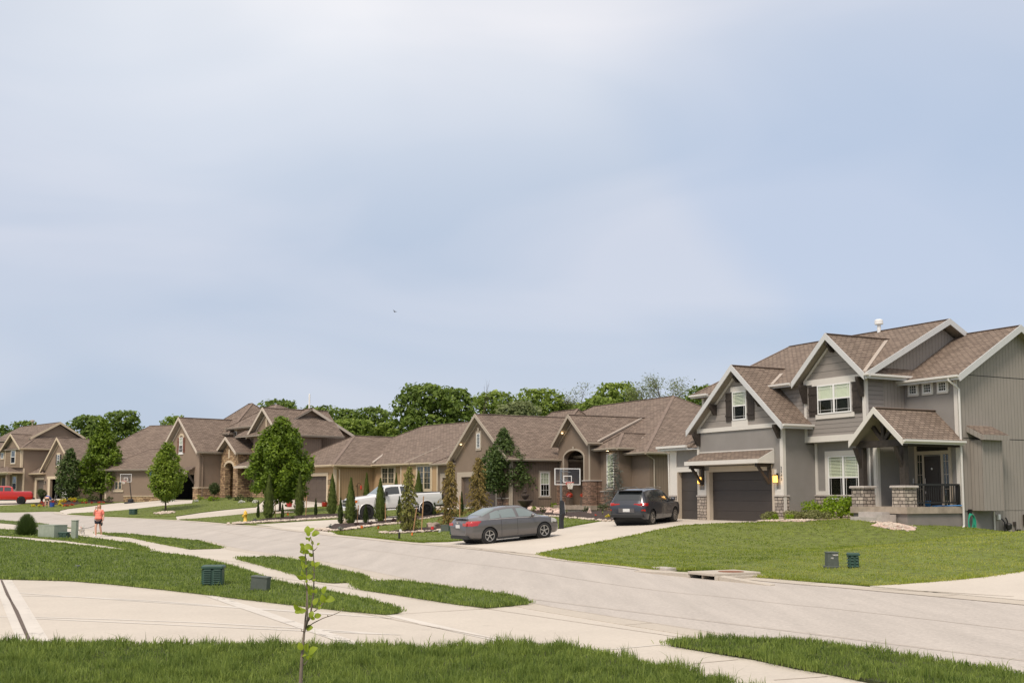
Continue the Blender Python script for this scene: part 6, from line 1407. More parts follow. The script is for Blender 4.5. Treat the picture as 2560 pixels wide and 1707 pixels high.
SH = [(1333,1281,16,16,'shrub_lime','round bright green shrub right of the fountain'),(1357,1285,22,20,'shrub_dark','dull green shrub left of the boulders by the entry'),(1386,1274,20,22,'shrub_lime','bright green shrub beside the stone porch corner'),(1433,1281,28,20,'shrub_dark','dark green shrub right of the hoop pole under the porch slab'),(1464,1282,24,18,'shrub_dark','dark green shrub under the right end of the porch slab'),(1505,1281,30,26,'shrub_dark','loose green shrub in front of the bay window'),(1415,1290,10,18,'shrub_pale','thin yellow-green plant at the hoop pole'),(1506,1290,6,12,'shrub_lime','small yellow-green plant in the mulch by the SUV'),
 (1520,1296,18,11,'flower_y','low yellow-flowering plant beside the dark SUV'),(1490,1293,8,6,'flower_r','small red plant in the mulch left of the SUV'),(1092,1284,10,7,'flower_y','yellow flowers by the third garage bay'),(1158,1275,24,18,'spruce_blue','blue-grey juniper between the two brown spruces'),
 (851,1330,17,14,'spruce_blue','blue fescue tuft below the left feathery shrub'),(825,1322,14,12,'spruce_blue','blue fescue tuft left of the driveway bed, beside the stones'),(892,1316,14,10,'maroon','dark maroon plant in front of the pickup wheel'),(927,1315,16,13,'maroon','dark maroon plant right of the feathery shrub by the wheel'),(984,1308,18,14,'maroon','dark maroon plant left of the olive spruce'),
 (636,1304,14,9,'spruce_blue','grey-blue tuft right of the fire hydrant'),(730,1299,14,9,'shrub_dark','low dark plant between the first two arborvitae'),(696,1299,12,7,'shrub_dark','low dark plant under the maple trunk'),
 (500,1252,16,16,'shrub_lime','round bright shrub by the stone garage pilaster'),(534,1253,28,15,'shrub_lime','wide bright green shrub below the dark topiary'),(572,1250,20,14,'shrub_dark','white-tipped shrub at the stone tower base'),(600,1252,28,20,'shrub_dark','dark green shrub at the foot of the stone tower'),(625,1255,26,18,'shrub_dark','large dark shrub right of the stone tower'),(490,1256,16,8,'flower_w','low white-blooming plant left of the round shrub'),(602,1258,22,7,'flower_w','white flowers in front of the dark tower shrub'),(640,1258,22,8,'flower_w','white flowers at the right end of the tower bed'),
 (270,1258,22,20,'shrub_dark','round dark shrub right of the tallest maple trunk'),(228,1255,22,22,'shrub_dark','tall dark grass clump left of the tallest maple trunk'),(241,1256,16,18,'shrub_dark','green grass clump beside the maple trunk'),(205,1257,26,14,'shrub_lime','low green plants left of the grass clump'),(182,1256,22,14,'flower_y','yellow-green shrub beside the small grey-green tree'),(155,1257,24,13,'flower_y','yellow-green shrub in front of the open garage'),(135,1257,20,12,'maroon','dark red shrub by the garage post'),(190,1248,30,10,'leaf_grey','blue-green juniper mound behind the flower bed'),
 (83,1268,13,8,'flower_y','yellow flower clump at the left end of the bed'),(98,1268,14,9,'flower_y','second yellow flower clump beside the bending gardener'),(109,1268,10,8,'flower_r','orange flowers by the gardener'),(134,1266,11,7,'flower_r','red flowers right of the blue bucket'),(150,1266,16,9,'flower_y','yellow-green plant in the lower flower row'),(166,1267,14,8,'flower_r','red flower clump in the lower flower row'),(181,1265,12,7,'flower_r','last red flower clump of the lower row'),
 (104,1260,12,7,'flower_r','orange flowers behind the gardener'),(133,1258,10,7,'flower_r','red flowers right of the gardener'),(162,1257,9,6,'flower_r','red flowers in front of the yellow-green shrub'),(186,1257,9,6,'flower_r','red flowers under the small tree'),(206,1259,8,6,'flower_r','red flowers left of the dark grass clump'),(216,1260,7,8,'flower_r','bright red flowers at the front of the bed'),(230,1260,9,6,'flower_r','orange flowers below the dark grass clump'),(247,1259,10,6,'flower_r','orange-red flowers at the maple trunk'),(258,1259,8,6,'flower_r','red flowers right of the maple trunk'),
 (1235,1262,14,26,'flower_p','pink roses under the dark pear tree'),(1242,1262,16,12,'flower_w','white roses below the pink roses')]
for i, (px, py, w_, h_, m, lb) in enumerate(SH):
    fl = m.startswith('flower'); gshrub(px, py, w_, h_, m, lb, 400+i, n=9, s=.09 if py > 1270 else .13, dens=110, name='flowers' if fl else 'shrub', cat='flowers' if fl else 'shrub')
# potted topiaries etc
def topiary(px, py, hpx, label, pot):
    b = G(px, py); q = b[1]/2810; t_ = shrub(b, hpx*.36*q, hpx*q, 'shrub_dark', label, int(px), n=12, s=.12, name='topiary'); return t_
b = G(535, 1252); t_ = thing('topiary', b, 0, 'round dark lollipop topiary against the taupe wall left of the stone tower', 'shrub'); q = b[1]/2810
rng = np.random.default_rng(77); crown('crown', [(.3*math.cos(i*2.4)*q*30*.3, .3*math.sin(i*2.4)*q*30*.3, 31*q+math.sin(i*1.7)*4*q, .42) for i in range(12)], 90, .12, M['shrub_dark'], t_); obj('trunk', MB().tube([(0,0,-.1),(0,0,28*q)], .04, 6), M['bark'], t_, uv=False)

# ornamental grass by the transformer
def grass_clump(px, py, wpx, hpx, label):
    global rng
    rng = np.random.default_rng(9); b = G(px, py); q = b[1]/2810; n = 5200; H_ = hpx*q; W_ = wpx*q/2
    a = rng.uniform(0, 6.283, n); sp = rng.uniform(0, 1, n)**.6; o = blades('ornamental_grass', np.stack([np.cos(a)*W_*.3*sp, np.sin(a)*W_*.3*sp, np.zeros(n)], 1), H_*np.maximum(.16, 1.0-.95*sp**2.2*rng.uniform(.75, 1.15, n)), np.full(n, .022), 0.001, M['leaf_dark'])
    co = np.zeros(n*15); o.data.vertices.foreach_get('co', co); co = co.reshape(n, 5, 3); d = np.stack([np.cos(a), np.sin(a)], 1)*(W_*.78*sp)[:, None]
    co[:, 2:4, :2] += d[:, None]*.35; co[:, 4, :2] += d*(.85+.25*rng.uniform(0, 1, (n, 1))); o.data.vertices.foreach_set('co', co.ravel()); o.data.update(); o.location = b; tag(o, label, 'shrub'); return o
grass_clump(66, 1340, 66, 58, 'large round ornamental grass clump beside the pale green transformer')
# stone rings and edging: individual river rocks along bed fronts
def rocks(name, line, n, s, m, label, seed, spread=.25, group=None):
    rnd = random.Random(seed); L_ = [Vector((p[0], p[1], 0)) for p in line]; mb = MB(); tot = [0]
    for a, b_ in zip(L_[:-1], L_[1:]): tot.append(tot[-1]+(b_-a).length)
    for i in range(n):
        t = rnd.uniform(0, tot[-1]); k = max(j for j in range(len(tot)-1) if tot[j] <= t); p = L_[k].lerp(L_[k+1], (t-tot[k])/max(1e-6, tot[k+1]-tot[k]))
        x = p.x+rnd.gauss(0, spread); y = p.y+rnd.gauss(0, spread); r_ = s*rnd.uniform(.5, 1.3); mb.blob((x, y, hz1(x, y)+.08+r_*.3), r_, i+seed*100, .25, 1, (1.2, 1, .7))
    o = obj(name, mb, m, uv=False, smooth=False); tag(o, label, 'rocks', kind='stuff'); return o
rocks('river_rocks', GP(c2([(690,1238),(850,1232),(1000,1222),(1300,1206),(1500,1192),(1700,1180)])), 420, .10, M['rock'], 'pale river rocks along the front of the bed by the hydrant', 1, .22)
rocks('river_rocks', GP(c3([(-120,1336),(-60,1346),(0,1346),(100,1336),(250,1314),(400,1298),(500,1290)])), 260, .09, M['rock'], 'pale river rocks edging the bed in front of the white pickup', 2, .13)
rocks('river_rocks', GP(c3([(560,1272),(700,1252),(850,1226)])), 60, .07, M['rock'], 'white stones edging the mulch behind the boulder', 3, .06)
rocks('river_rocks', GP(c3([(350,1362),(420,1368),(520,1366),(700,1356),(870,1342)])), 90, .08, M['rock'], 'white stones edging the small bed below the boulder', 4, .08)
rocks('river_rocks', GP(c4([(700,1190),(800,1200),(900,1205),(1000,1210),(1100,1218),(1200,1226),(1300,1238),(1460,1246)])), 150, .08, M['rock'], 'pale stones edging the mulch bed beside the hoop pole', 5, .06)
rocks('river_rocks', GP(c4([(770,1150),(840,1145),(930,1150),(1010,1160)])), 60, .17, M['pinkrock'], 'tan rocks piled behind the grey sedan by the entry shrubs', 6, .25)
rocks('river_rocks', [H1P(-.3,-.9)[:2], H1P(1.0,-1.3)[:2], H1P(2.2,-1.5)[:2], H1P(3.3,-1.5)[:2]], 330, .055, M['rock'], 'pale rocks in the shrub bed of the grey house', 7, .18)
rocks('river_rocks', [H1P(6.1,-.4)[:2], H1P(7.0,-.4)[:2]], 150, .055, M['rock'], 'pale rocks below the porch steps of the grey house', 8, .25)
for (px, py, w_, lb, sd) in ((704,1284,46,'ring of pale rocks around the large maple trunk',11),(414,1284,44,'ring of pale rocks around the light green maple trunk',12)):
    c = G(px, py); q = w_*c[1]/2810/2; rocks('river_rocks', [(c[0]+q*.6*math.cos(i*.63), c[1]+q*.6*math.sin(i*.63)) for i in range(11)], 150, .09, M['rock'], lb, sd, .22)
# ================================================================= vehicles
def paint(name, col, metallic=.5, rough=.32):
    return mat(name, col, rough, metallic, .5, coat=.8)
M['paint_grey'] = paint('graphite_paint', (.15,.142,.142), .6, .36); M['paint_dark'] = paint('dark_blue_grey_paint', (.045,.050,.062), .5, .3)
M['paint_white'] = paint('white_paint', (.72,.72,.71), 0, .3); M['paint_red'] = paint('red_paint', (.52,.012,.010), 0, .3)
M['autoglass'] = mat('auto_glass', (.03,.036,.038), .12, 0, .9); M['autoglass_light'] = mat('pale_auto_glass', (.16,.20,.20), .1, 0, .9)
M['tyre'] = mat('tyre_rubber', (.014,.014,.014), .8); M['rim'] = mat('alloy_rim', (.45,.43,.40), .35, .7); M['rim_dark'] = mat('black_rim', (.02,.02,.02), .4, .3)
M['plastic'] = mat('black_plastic', (.018,.018,.018), .6); M['chrome'] = mat('chrome', (.6,.6,.6), .2, .9); M['tail'] = mat('tail_lamp', (.42,.012,.012), .2, 0, .6, coat=1); M['lens'] = mat('clear_lens', (.55,.55,.53), .15, 0, .6, coat=1); M['plate'] = mat('licence_plate', (.62,.63,.62), .5, var=.25, vs=25)
M['orange_lens'] = mat('amber_lens', (.6,.15,.02), .3)
def vehicle(name, loc, heading, label, K, wheels, r_, W2, pm, cat='car', glass='autoglass', sig=.05, dx=.035, side=None, ws=None, rw=None, bed=None, patches=(), spokes=5, rimm='rim', rimr=.66, pitch=0, roll=0, arch=1.13, tyre_w=.22, door_x=(), flare=None, gz0=.1, gz1=.9):
    """K: rows (x, ztop, zbelt, wbelt, wroof, zbot); x grows towards the front, 0 = rear bumper"""
    K = np.array(K); Lc = K[-1, 0]; xs_ = np.arange(0, Lc+dx*.5, dx); n = len(xs_)
    def sm(c):
        xx = np.arange(-.3, Lc+.3, .01); v = np.interp(xx, K[:, 0], K[:, c]); k = np.exp(-np.linspace(-3, 3, int(6*sig/.01)+1)**2/2); k /= k.sum(); vp = np.pad(v, len(k), mode='edge'); vs_ = np.convolve(vp, k, 'same')[len(k):-len(k)]; return np.interp(xs_, xx, vs_)
    zt, zb, wb, wr, z0 = [sm(c) for c in range(1, 6)]
    zb = np.minimum(zb, zt-.05)
    rows = []; seg = []
    nseg = [1, 6, 6, 8, 3, 6]
    for i in range(n):
        a = [(wb[i]*.86, z0[i]), (wb[i]*.955, z0[i]+.05), (wb[i]+.012, z0[i]+.52*(zb[i]-z0[i])), (wb[i], zb[i]), (wr[i], zt[i]-.055), (wr[i]*.80, zt[i]-.012), (0, zt[i])]
        p = []
        for s_ in range(6):
            for k in range(nseg[s_]):
                t = k/nseg[s_]; y = a[s_][0]+(a[s_+1][0]-a[s_][0])*t; z = a[s_][1]+(a[s_+1][1]-a[s_][1])*t
                if s_ == 1: y += .018*math.sin(math.pi*t)
                if s_ == 2: y += .012*math.sin(math.pi*t)
                if s_ == 3: y += .02*math.sin(math.pi*t)
                if s_ == 5: z = a[5][1]+(a[6][1]-a[5][1])*math.sin(t*math.pi/2)
                p.append((y, z))
                if i == 0: seg.append((s_, t+.5/nseg[s_]))
        p.append(a[6]); rows.append(p)
    m = len(rows[0]); V = np.zeros((n, 2*m-1, 3))
    for i in range(n):
        for j in range(m): V[i, j] = (xs_[i], rows[i][j][0], rows[i][j][1]); V[i, 2*m-2-j] = (xs_[i], -rows[i][j][0], rows[i][j][1])
    nc = 2*m-1; keep = {}
    def segof(j): return seg[j] if j < m-1 else seg[2*m-3-j]
    ra = r_*arch; faces = []; cells = []
    for i in range(n-1):
        for j in range(nc-1):
            s_, t = segof(j); c = (V[i, j]+V[i+1, j]+V[i, j+1]+V[i+1, j+1])/4
            if s_ <= 2 and any((c[0]-w_)**2+(c[2]-r_)**2 < ra*ra for w_ in wheels): continue
            if bed and s_ >= 4 and bed[0] < c[0] < bed[1] and abs(c[1]) < bed[2]: continue
            faces.append((i, j)); cells.append((s_, t, c))
    used = {}
    for (i, j) in faces:
        for q in ((i, j), (i+1, j), (i+1, j+1), (i, j+1)): used[q] = 1
    fs_ = set(faces); rim_v = set()
    for i in range(n-1):
        for j in range(nc-1):
            if (i, j) not in fs_ and segof(j)[0] <= 2:
                for q in ((i, j), (i+1, j), (i+1, j+1), (i, j+1)):
                    if q in used: rim_v.add(q)
    for (i, j) in rim_v:
        if True:
            for w_ in wheels:
                d = math.hypot(V[i, j, 0]-w_, V[i, j, 2]-r_)
                if d < ra*1.25 and d > 1e-3: V[i, j, 0] = w_+(V[i, j, 0]-w_)*ra/d; V[i, j, 2] = r_+(V[i, j, 2]-r_)*ra/d
    t_ = thing(name, loc, heading, label, cat); t_.rotation_euler = (roll, pitch, heading)
    off = -(wheels[0]+wheels[1])/2
    def X_(p): return (p[0]+off, p[1], p[2])
    mb = MB(); idx = {}
    def vid(i, j):
        if (i, j) not in idx: idx[(i, j)] = len(mb.v); mb.v.append(X_(V[i, j]))
        return idx[(i, j)]
    for (i, j) in faces: mb.f.append((vid(i, j), vid(i+1, j), vid(i+1, j+1), vid(i, j+1)))
    for i in (0, n-1): mb.f.append(tuple(vid(i, j) for j in range(nc)))
    body = obj('body', mb, M[pm], t_, smooth=True, uv=False)
    try: body.data.set_sharp_from_angle(angle=R(35))
    except Exception: pass
    # patches: glass and lamps lie 4 mm proud of the body skin
    def patch(nm, pred, m_, o=.004, parent=None):
        pm_ = MB(); id2 = {}
        for (i, j), (s_, t, c) in zip(faces, cells):
            if not pred(s_, t, c): continue
            a, b_, c_, d = V[i, j], V[i+1, j], V[i+1, j+1], V[i, j+1]; nn = np.cross(c_-a, d-b_); nn = nn/(np.linalg.norm(nn)+1e-9)
            if nn.dot(np.array([0, c[1], c[2]-.7])) < 0: nn = -nn
            q = []
            for (u, v_) in ((i, j), (i+1, j), (i+1, j+1), (i, j+1)):
                if (u, v_) not in id2: id2[(u, v_)] = len(pm_.v); pm_.v.append(tuple(np.array(X_(V[u, v_]))+nn*o))
                q.append(id2[(u, v_)])
            pm_.f.append(tuple(q))
        if pm_.f: return obj(nm, pm_, m_, parent or t_, smooth=True, uv=False)
    for sg in (1, -1):
        for (xa, xb, sa, sb) in (side or []):
            patch('side_window', lambda s_, t, c, sg=sg, xa=xa, xb=xb, sa=sa, sb=sb: s_ == 3 and gz0 < t < gz1 and c[1]*sg > 0 and xa+sa*t < c[0] < xb+sb*t, M[glass])
    if ws: patch('windscreen', lambda s_, t, c: s_ >= 4 and ws[0] < c[0] < ws[1], M['autoglass_light'])
    if rw: patch('rear_window', lambda s_, t, c: s_ >= 4 and rw[0] < c[0] < rw[1], M['autoglass_light' if name != 'parked_suv' else 'autoglass'])
    for nm, m_, f_ in patches:
        for sg in (1, -1): patch(nm, lambda s_, t, c, sg=sg: c[1]*sg > 0 and f_(s_, t, c), M[m_])
    if rw and rw[0] is None: pass
    # door seams, sills
    for xd in door_x:
        for sg in (1, -1):
            i = int(round(xd/dx)); pts = [Vector(X_(V[i, j if sg > 0 else nc-1-j]))+Vector((0, sg*.002, 0)) for j in range(2, 14)]
            obj('door_seam', MB().tube(pts, .006, 4), M['plastic'], t_, uv=False)
            obj('door_handle', MB().cbox(X_((xd+.08,0,0))[0], X_((xd+.26,0,0))[0], sg*(wb[i]+.0) - .02, sg*(wb[i]+.0)+.02, zb[i]-.14, zb[i]-.11, .006), M[pm], t_, uv=False)
    obj('underbody', MB().box(off+.35, off+Lc-.35, -W2*.8, W2*.8, z0.min()+.02, z0.min()+.2), M['plastic'], t_, uv=False)
    for w_ in wheels:
        obj('wheel_well', MB().lathe([(ra*1.01, -W2*.93), (ra*1.01, W2*.93)], axis='y', c=(w_+off, 0, r_), n=28), M['plastic'], t_, uv=False)
        for sg in (1, -1):
            yo = W2-tyre_w/2+.0
            tm = MB().lathe([(r_*rimr, -tyre_w/2), (r_*.96, -tyre_w/2), (r_, -tyre_w*.36), (r_, tyre_w*.36), (r_*.96, tyre_w/2), (r_*rimr, tyre_w/2)], axis='y', n=32); tm.f.pop(); tm.f.pop(); wh = obj('wheel', tm, M['tyre'], t_, uv=False, smooth=True); wh.location = (w_+off, sg*(W2-tyre_w/2-.01), r_)
            rb = MB(); ys = sg*(tyre_w/2+.003)
            rb.lathe([(r_*rimr, ys-sg*.06), (r_*rimr, ys), (r_*rimr*.93, ys), (r_*rimr*.93, ys-sg*.06), (0.001, ys-sg*.065)], axis='y', n=32)
            ri = obj('rim_barrel', rb, M['rim_dark'], wh, uv=False)
            sp = MB()
            for k in range(spokes):
                a = 2*math.pi*k/spokes+.3; ca, sa_ = math.cos(a), math.sin(a); px_, pz_ = -sa_, ca; q = []
                for rr, ww in ((r_*.08, .045), (r_*rimr*.93, .075 if spokes < 7 else .04)):
                    q += [(ca*rr+px_*ww*.5*2*r_, ys-sg*.012, sa_*rr+pz_*ww*.5*2*r_), (ca*rr-px_*ww*.5*2*r_, ys-sg*.012, sa_*rr-pz_*ww*.5*2*r_)]
                q2 = [(x, y-sg*.03, z) for x, y, z in q]; b = len(sp.v); sp.add(q+q2, [(0,2,3,1),(4,5,7,6),(0,1,5,4),(2,6,7,3),(0,4,6,2),(1,3,7,5)])
            sp.lathe([(r_*.13, ys-sg*.03), (r_*.12, ys-sg*.005), (.001, ys-sg*.004)], axis='y', n=16)
            ring = [(r_*rimr*1.0, ys-sg*.02), (r_*rimr*1.0, ys+sg*.004), (r_*rimr*.9, ys+sg*.002), (r_*rimr*.9, ys-sg*.02)]; sp.lathe(ring, axis='y', n=32); sp.f.pop(); sp.f.pop()
            obj('rim', sp, M[rimm], wh, uv=False)
            if flare: 
                fl = MB(); pts = [(w_+off+math.cos(a)*ra*1.01, sg*(W2+.0), r_+math.sin(a)*ra*1.01) for a in np.linspace(-.25, math.pi+.25, 18)]; fl.tube(pts, flare[0], 6); obj('fender_flare', fl, M[flare[1]], t_, uv=False, smooth=True)
    def add(nm, mb_, m_, **k): return obj(nm, mb_.xf(lambda v: (v[0]+off, v[1], v[2])), M[m_], t_, uv=False, **k)
    t_['_'] = 0; del t_['_']
    return t_, add, Lc
def slope_at(p, ang, d=1.3):
    a = hz1(p[0]+math.cos(ang)*d, p[1]+math.sin(ang)*d); b = hz1(p[0]-math.cos(ang)*d, p[1]-math.sin(ang)*d); return -math.atan2(a-b, 2*d)
HV = R(A1)+math.pi/2        # direction pointing away from the street

# grey sedan
p = G(1292, 1347); ang = HV; q = (p[0], p[1], hz1(p[0], p[1])+.04)
cx_, cy_ = p[0]-.42, p[1]-1.0; ang = HV+R(3)
K = [(0,.86,.74,.62,.50,.42),(.05,1.0,.84,.76,.60,.34),(.18,1.09,.93,.86,.68,.28),(.55,1.12,.97,.90,.66,.22),(.72,1.13,.98,.905,.62,.20),(1.0,1.26,.98,.91,.58,.19),(1.45,1.42,.97,.915,.55,.19),(2.1,1.47,.955,.915,.545,.19),(2.7,1.45,.94,.915,.55,.19),(3.2,1.22,.925,.91,.60,.19),(3.52,1.02,.91,.905,.68,.19),(4.0,.93,.86,.88,.68,.20),(4.3,.83,.76,.80,.60,.22),(4.46,.70,.62,.66,.48,.24),(4.53,.56,.50,.50,.40,.28)]
sd, add, Lc = vehicle('parked_sedan', (cx_, cy_, hz1(cx_, cy_)+.04), ang, 'grey four-door sedan parked at the end of the driveway by the street', K, (.97,3.62), .335, .91, 'paint_grey', glass='autoglass_light',
    side=[(1.02,1.50,.15,.12),(1.58,2.28,.0,-.0),(2.40,3.38,.0,-.35)], ws=(2.74,3.42), rw=(.80,1.42), pitch=slope_at((cx_, cy_), ang), door_x=(1.55,2.32), gz0=.12, gz1=.86,
    patches=[('taillight','tail',lambda s_,t,c: .78 < c[2] < .97 and c[0] < .62-(0.97-c[2])*1.0 and abs(c[1]) > .45 and s_ <= 3),('headlight','lens',lambda s_,t,c: .66 < c[2] < .84 and 4.0 < c[0] < 4.42 and abs(c[1]) > .45 and s_ in (2,3))], sig=.045)
add('taillight', MB().cbox(-.012,.05,.42,.74,.79,.90,.01), 'tail'); add('taillight', MB().cbox(-.012,.05,-.74,-.42,.79,.90,.01), 'tail')
add('licence_plate', MB().box(-.02,.01,-.16,.16,.70,.84), 'plate'); add('bumper_valance', MB().cbox(.0,.3,-.72,.72,.26,.40,.03), 'plastic')
add('boot_spoiler', MB().cbox(.03,.20,-.56,.56,1.112,1.135,.01), 'paint_grey')
add('badge', MB().lathe([(.001,-.0),(.055,.0),(.055,.012),(.001,.012)], axis='y', c=(0,0,0), n=16).xf(lambda v: (-v[1]-.004, v[0]*1.6, v[2]*.8+.92)), 'chrome')
for sg in (1, -1):
    add('wing_mirror', MB().blob((3.02, sg*1.0, 1.02), .11, 3, .05, 2, (.6,1,.7)), 'paint_grey', smooth=True)
    add('window_trim', MB().tube([(.95, sg*.918, .985),(1.6, sg*.925, .985),(2.4, sg*.925, .968),(3.35, sg*.92, .94)], .010, 5), 'chrome')
    add('side_sill', MB().cbox(1.35,3.2, sg*.86-.04, sg*.86+.04, .17,.24,.01), 'plastic')
# dark SUV
p = G(1588, 1310); ang = R(90-31); cx_, cy_ = p[0]+.50, p[1]-.45
K = [(0,.92,.80,.70,.6,.50),(.05,1.05,.95,.82,.66,.40),(.14,1.18,1.03,.90,.70,.32),(.30,1.48,1.06,.92,.68,.27),(.45,1.62,1.06,.925,.66,.25),(1.0,1.68,1.05,.925,.64,.24),(2.0,1.69,1.03,.925,.63,.24),(2.6,1.64,1.02,.925,.64,.24),(3.2,1.32,1.01,.92,.68,.24),(3.5,1.14,1.0,.915,.74,.25),(4.1,1.05,.95,.88,.72,.27),(4.35,.92,.84,.80,.62,.30),(4.48,.70,.64,.62,.50,.34)]
sv, add, Lc = vehicle('parked_suv', (cx_, cy_, hz1(cx_, cy_)+.04), ang, 'dark blue-grey SUV parked in front of the small garage door of the grey house', K, (.88,3.55), .365, .925, 'paint_dark', glass='autoglass',
    side=[(.62,1.05,.0,.0),(1.12,2.02,.0,.0),(2.10,3.25,.0,-.42)], ws=(2.75,3.4), rw=(.155,.42), pitch=slope_at((cx_, cy_), ang), door_x=(1.1,2.06), spokes=10, sig=.04,
    patches=[('taillight','tail',lambda s_,t,c: .93 < c[2] < 1.06 and c[0] < .38 and abs(c[1]) > .5 and s_ <= 3),('bumper_reflector','tail',lambda s_,t,c: .70 < c[2] < .76 and c[0] < .13 and s_ <= 3)])
add('rear_window', MB().box(.05,.06,-.01,.01,.9,.91), 'plastic'); add('taillight', MB().cbox(.02,.1,.36,.80,.95,1.03,.01), 'tail'); add('taillight', MB().cbox(.02,.1,-.80,-.36,.95,1.03,.01), 'tail')
add('licence_plate', MB().box(-.03,.01,-.17,.17,.66,.80), 'plate'); add('plate_recess', MB().box(-.02,.01,-.40,.40,.62,.82), 'paint_grey'); add('rear_bumper', MB().cbox(-.05,.3,-.84,.84,.40,.56,.04), 'plastic'); add('roof_spoiler', MB().cbox(.20,.5,-.62,.62,1.60,1.64,.015), 'plastic')
add('badge', MB().lathe([(.035,-.0),(.06,.0),(.06,.012),(.035,.012)], axis='y', c=(0,0,0), n=18).xf(lambda v: (-v[1]+.02, v[0]*1.6, v[2]+.90)), 'chrome')
add('rear_wiper', MB().tube([(.19,-.02,1.16),(.21,-.42,1.22)], .012, 5), 'plastic')
for sg in (1, -1):
    add('wing_mirror', MB().blob((3.05, sg*1.03, 1.14), .13, 3, .05, 2, (.6,1,.75)), 'paint_dark', smooth=True); add('roof_rail', MB().tube([(.6,sg*.6,1.70),(1.2,sg*.6,1.74),(2.3,sg*.6,1.74),(2.6,sg*.6,1.68)], .018, 6), 'chrome')
# white pickup
p = G(1000, 1295); ang = HV+math.pi; cx_, cy_ = p[0]-.62, p[1]+.9
K = [(0,1.18,1.10,.90,.84,.80),(.08,1.48,1.38,.99,.93,.68),(.3,1.50,1.40,1.0,.94,.64),(2.1,1.50,1.40,1.0,.94,.62),(2.16,1.55,1.42,1.0,.90,.62),(2.24,1.98,1.42,1.0,.74,.62),(2.6,2.07,1.42,1.0,.73,.62),(3.6,2.08,1.40,1.0,.73,.62),(3.95,2.02,1.39,1.0,.74,.62),(4.70,1.48,1.36,1.0,.84,.62),(5.2,1.44,1.34,1.0,.88,.62),(6.0,1.38,1.28,.99,.90,.62),(6.18,1.30,1.22,.96,.88,.62),(6.25,1.0,.95,.93,.86,.62),(6.32,.80,.76,.90,.84,.58)]
wp, add, Lc = vehicle('parked_pickup', (cx_, cy_, hz1(cx_, cy_)+.04), ang, 'white lifted crew-cab pickup with black wheels on the driveway behind the arborvitae', K, (1.28,5.33), .45, 1.0, 'paint_white', 'pickup', glass='autoglass',
    side=[(2.34,3.02,.04,.0),(3.12,4.25,.0,-.28)], ws=(4.02,4.62), rw=None, bed=(.12,2.08,.84), pitch=slope_at((cx_, cy_), ang), door_x=(3.06,), spokes=8, rimm='rim_dark', arch=1.16, tyre_w=.30, sig=.03, flare=(.03,'paint_white'), gz0=.08, gz1=.86,
    patches=[('taillight','plastic',lambda s_,t,c: c[0] < .2 and 1.0 < c[2] < 1.4 and s_ in (1,2)),('headlight','lens',lambda s_,t,c: 5.85 < c[0] < 6.24 and 1.0 < c[2] < 1.24 and s_ in (2,3))])
add('bed_liner', MB().box(.12,2.08,-.84,.84,.95,1.0).box(.11,.13,-.84,.84,1.0,1.46).box(2.07,2.09,-.84,.84,1.0,1.46).box(.13,2.07,-.85,-.83,1.0,1.46).box(.13,2.07,.83,.85,1.0,1.46), 'plastic'); add('bed_cover', MB().cbox(.14,2.06,-.8,.8,1.46,1.52,.02), 'plastic')
add('grille', MB().cbox(6.24,6.36,-.62,.62,.86,1.22,.03), 'plastic'); add('grille_bar', MB().cbox(6.34,6.385,-.60,.60,1.0,1.08,.01), 'chrome'); add('front_bumper', MB().cbox(6.1,6.48,-.95,.95,.58,.82,.05), 'paint_white'); add('fog_lamp', MB().cbox(6.47,6.49,.55,.78,.64,.74,.01), 'plastic'); add('fog_lamp', MB().cbox(6.47,6.49,-.78,-.55,.64,.74,.01), 'plastic')
add('headlight', MB().cbox(6.2,6.34,.64,.93,.98,1.22,.02), 'lens'); add('headlight', MB().cbox(6.2,6.34,-.93,-.64,.98,1.22,.02), 'lens')
add('rear_bumper', MB().cbox(-.22,.1,-.95,.95,.66,.86,.03), 'chrome'); add('tow_step', MB().box(-.16,.3,-.5,.5,.56,.655), 'plastic')
for sg in (1, -1):
    add('wing_mirror', MB().cbox(4.0,4.16,sg*1.13-.10,sg*1.13+.10,1.38,1.68,.03), 'plastic'); add('running_board', MB().cbox(1.9,4.7,sg*.98-.08,sg*.98+.08,.50,.56,.02), 'paint_white'); add('amber_marker', MB().cbox(5.95,6.1,sg*1.0-.012,sg*1.0+.012,1.05,1.2,.004), 'orange_lens')
# red pickup
p = G(22, 1262); ang = HV+math.pi-.1; cx_, cy_ = p[0]-1.15, p[1]+1.0
K = [(0,1.0,.92,.88,.82,.62),(.08,1.36,1.24,.97,.91,.5),(.3,1.38,1.28,.98,.92,.46),(1.9,1.38,1.28,.98,.92,.44),(1.96,1.45,1.30,.98,.86,.44),(2.04,1.82,1.30,.98,.70,.44),(2.4,1.92,1.30,.98,.70,.44),(3.3,1.93,1.28,.98,.70,.44),(3.6,1.86,1.27,.98,.72,.44),(4.3,1.32,1.24,.98,.82,.44),(4.8,1.28,1.2,.97,.85,.44),(5.6,1.2,1.14,.95,.86,.44),(5.85,.8,.76,.88,.8,.48)]
rp_, add, Lc = vehicle('parked_pickup', (cx_, cy_, hz1(cx_, cy_)+.04), ang, 'bright red pickup truck cut off by the left edge of the photo', K, (1.15,4.85), .40, .98, 'paint_red', 'pickup', side=[(2.14,2.85,.04,.0),(2.95,3.95,.0,-.28)], ws=(3.68,4.22), bed=(.12,1.88,.82), spokes=6, rimm='rim_dark', arch=1.15, tyre_w=.27, sig=.03, flare=(.02,'paint_red'),
    patches=[('taillight','tail',lambda s_,t,c: c[0] < .16 and .95 < c[2] < 1.25 and s_ in (1,2))])
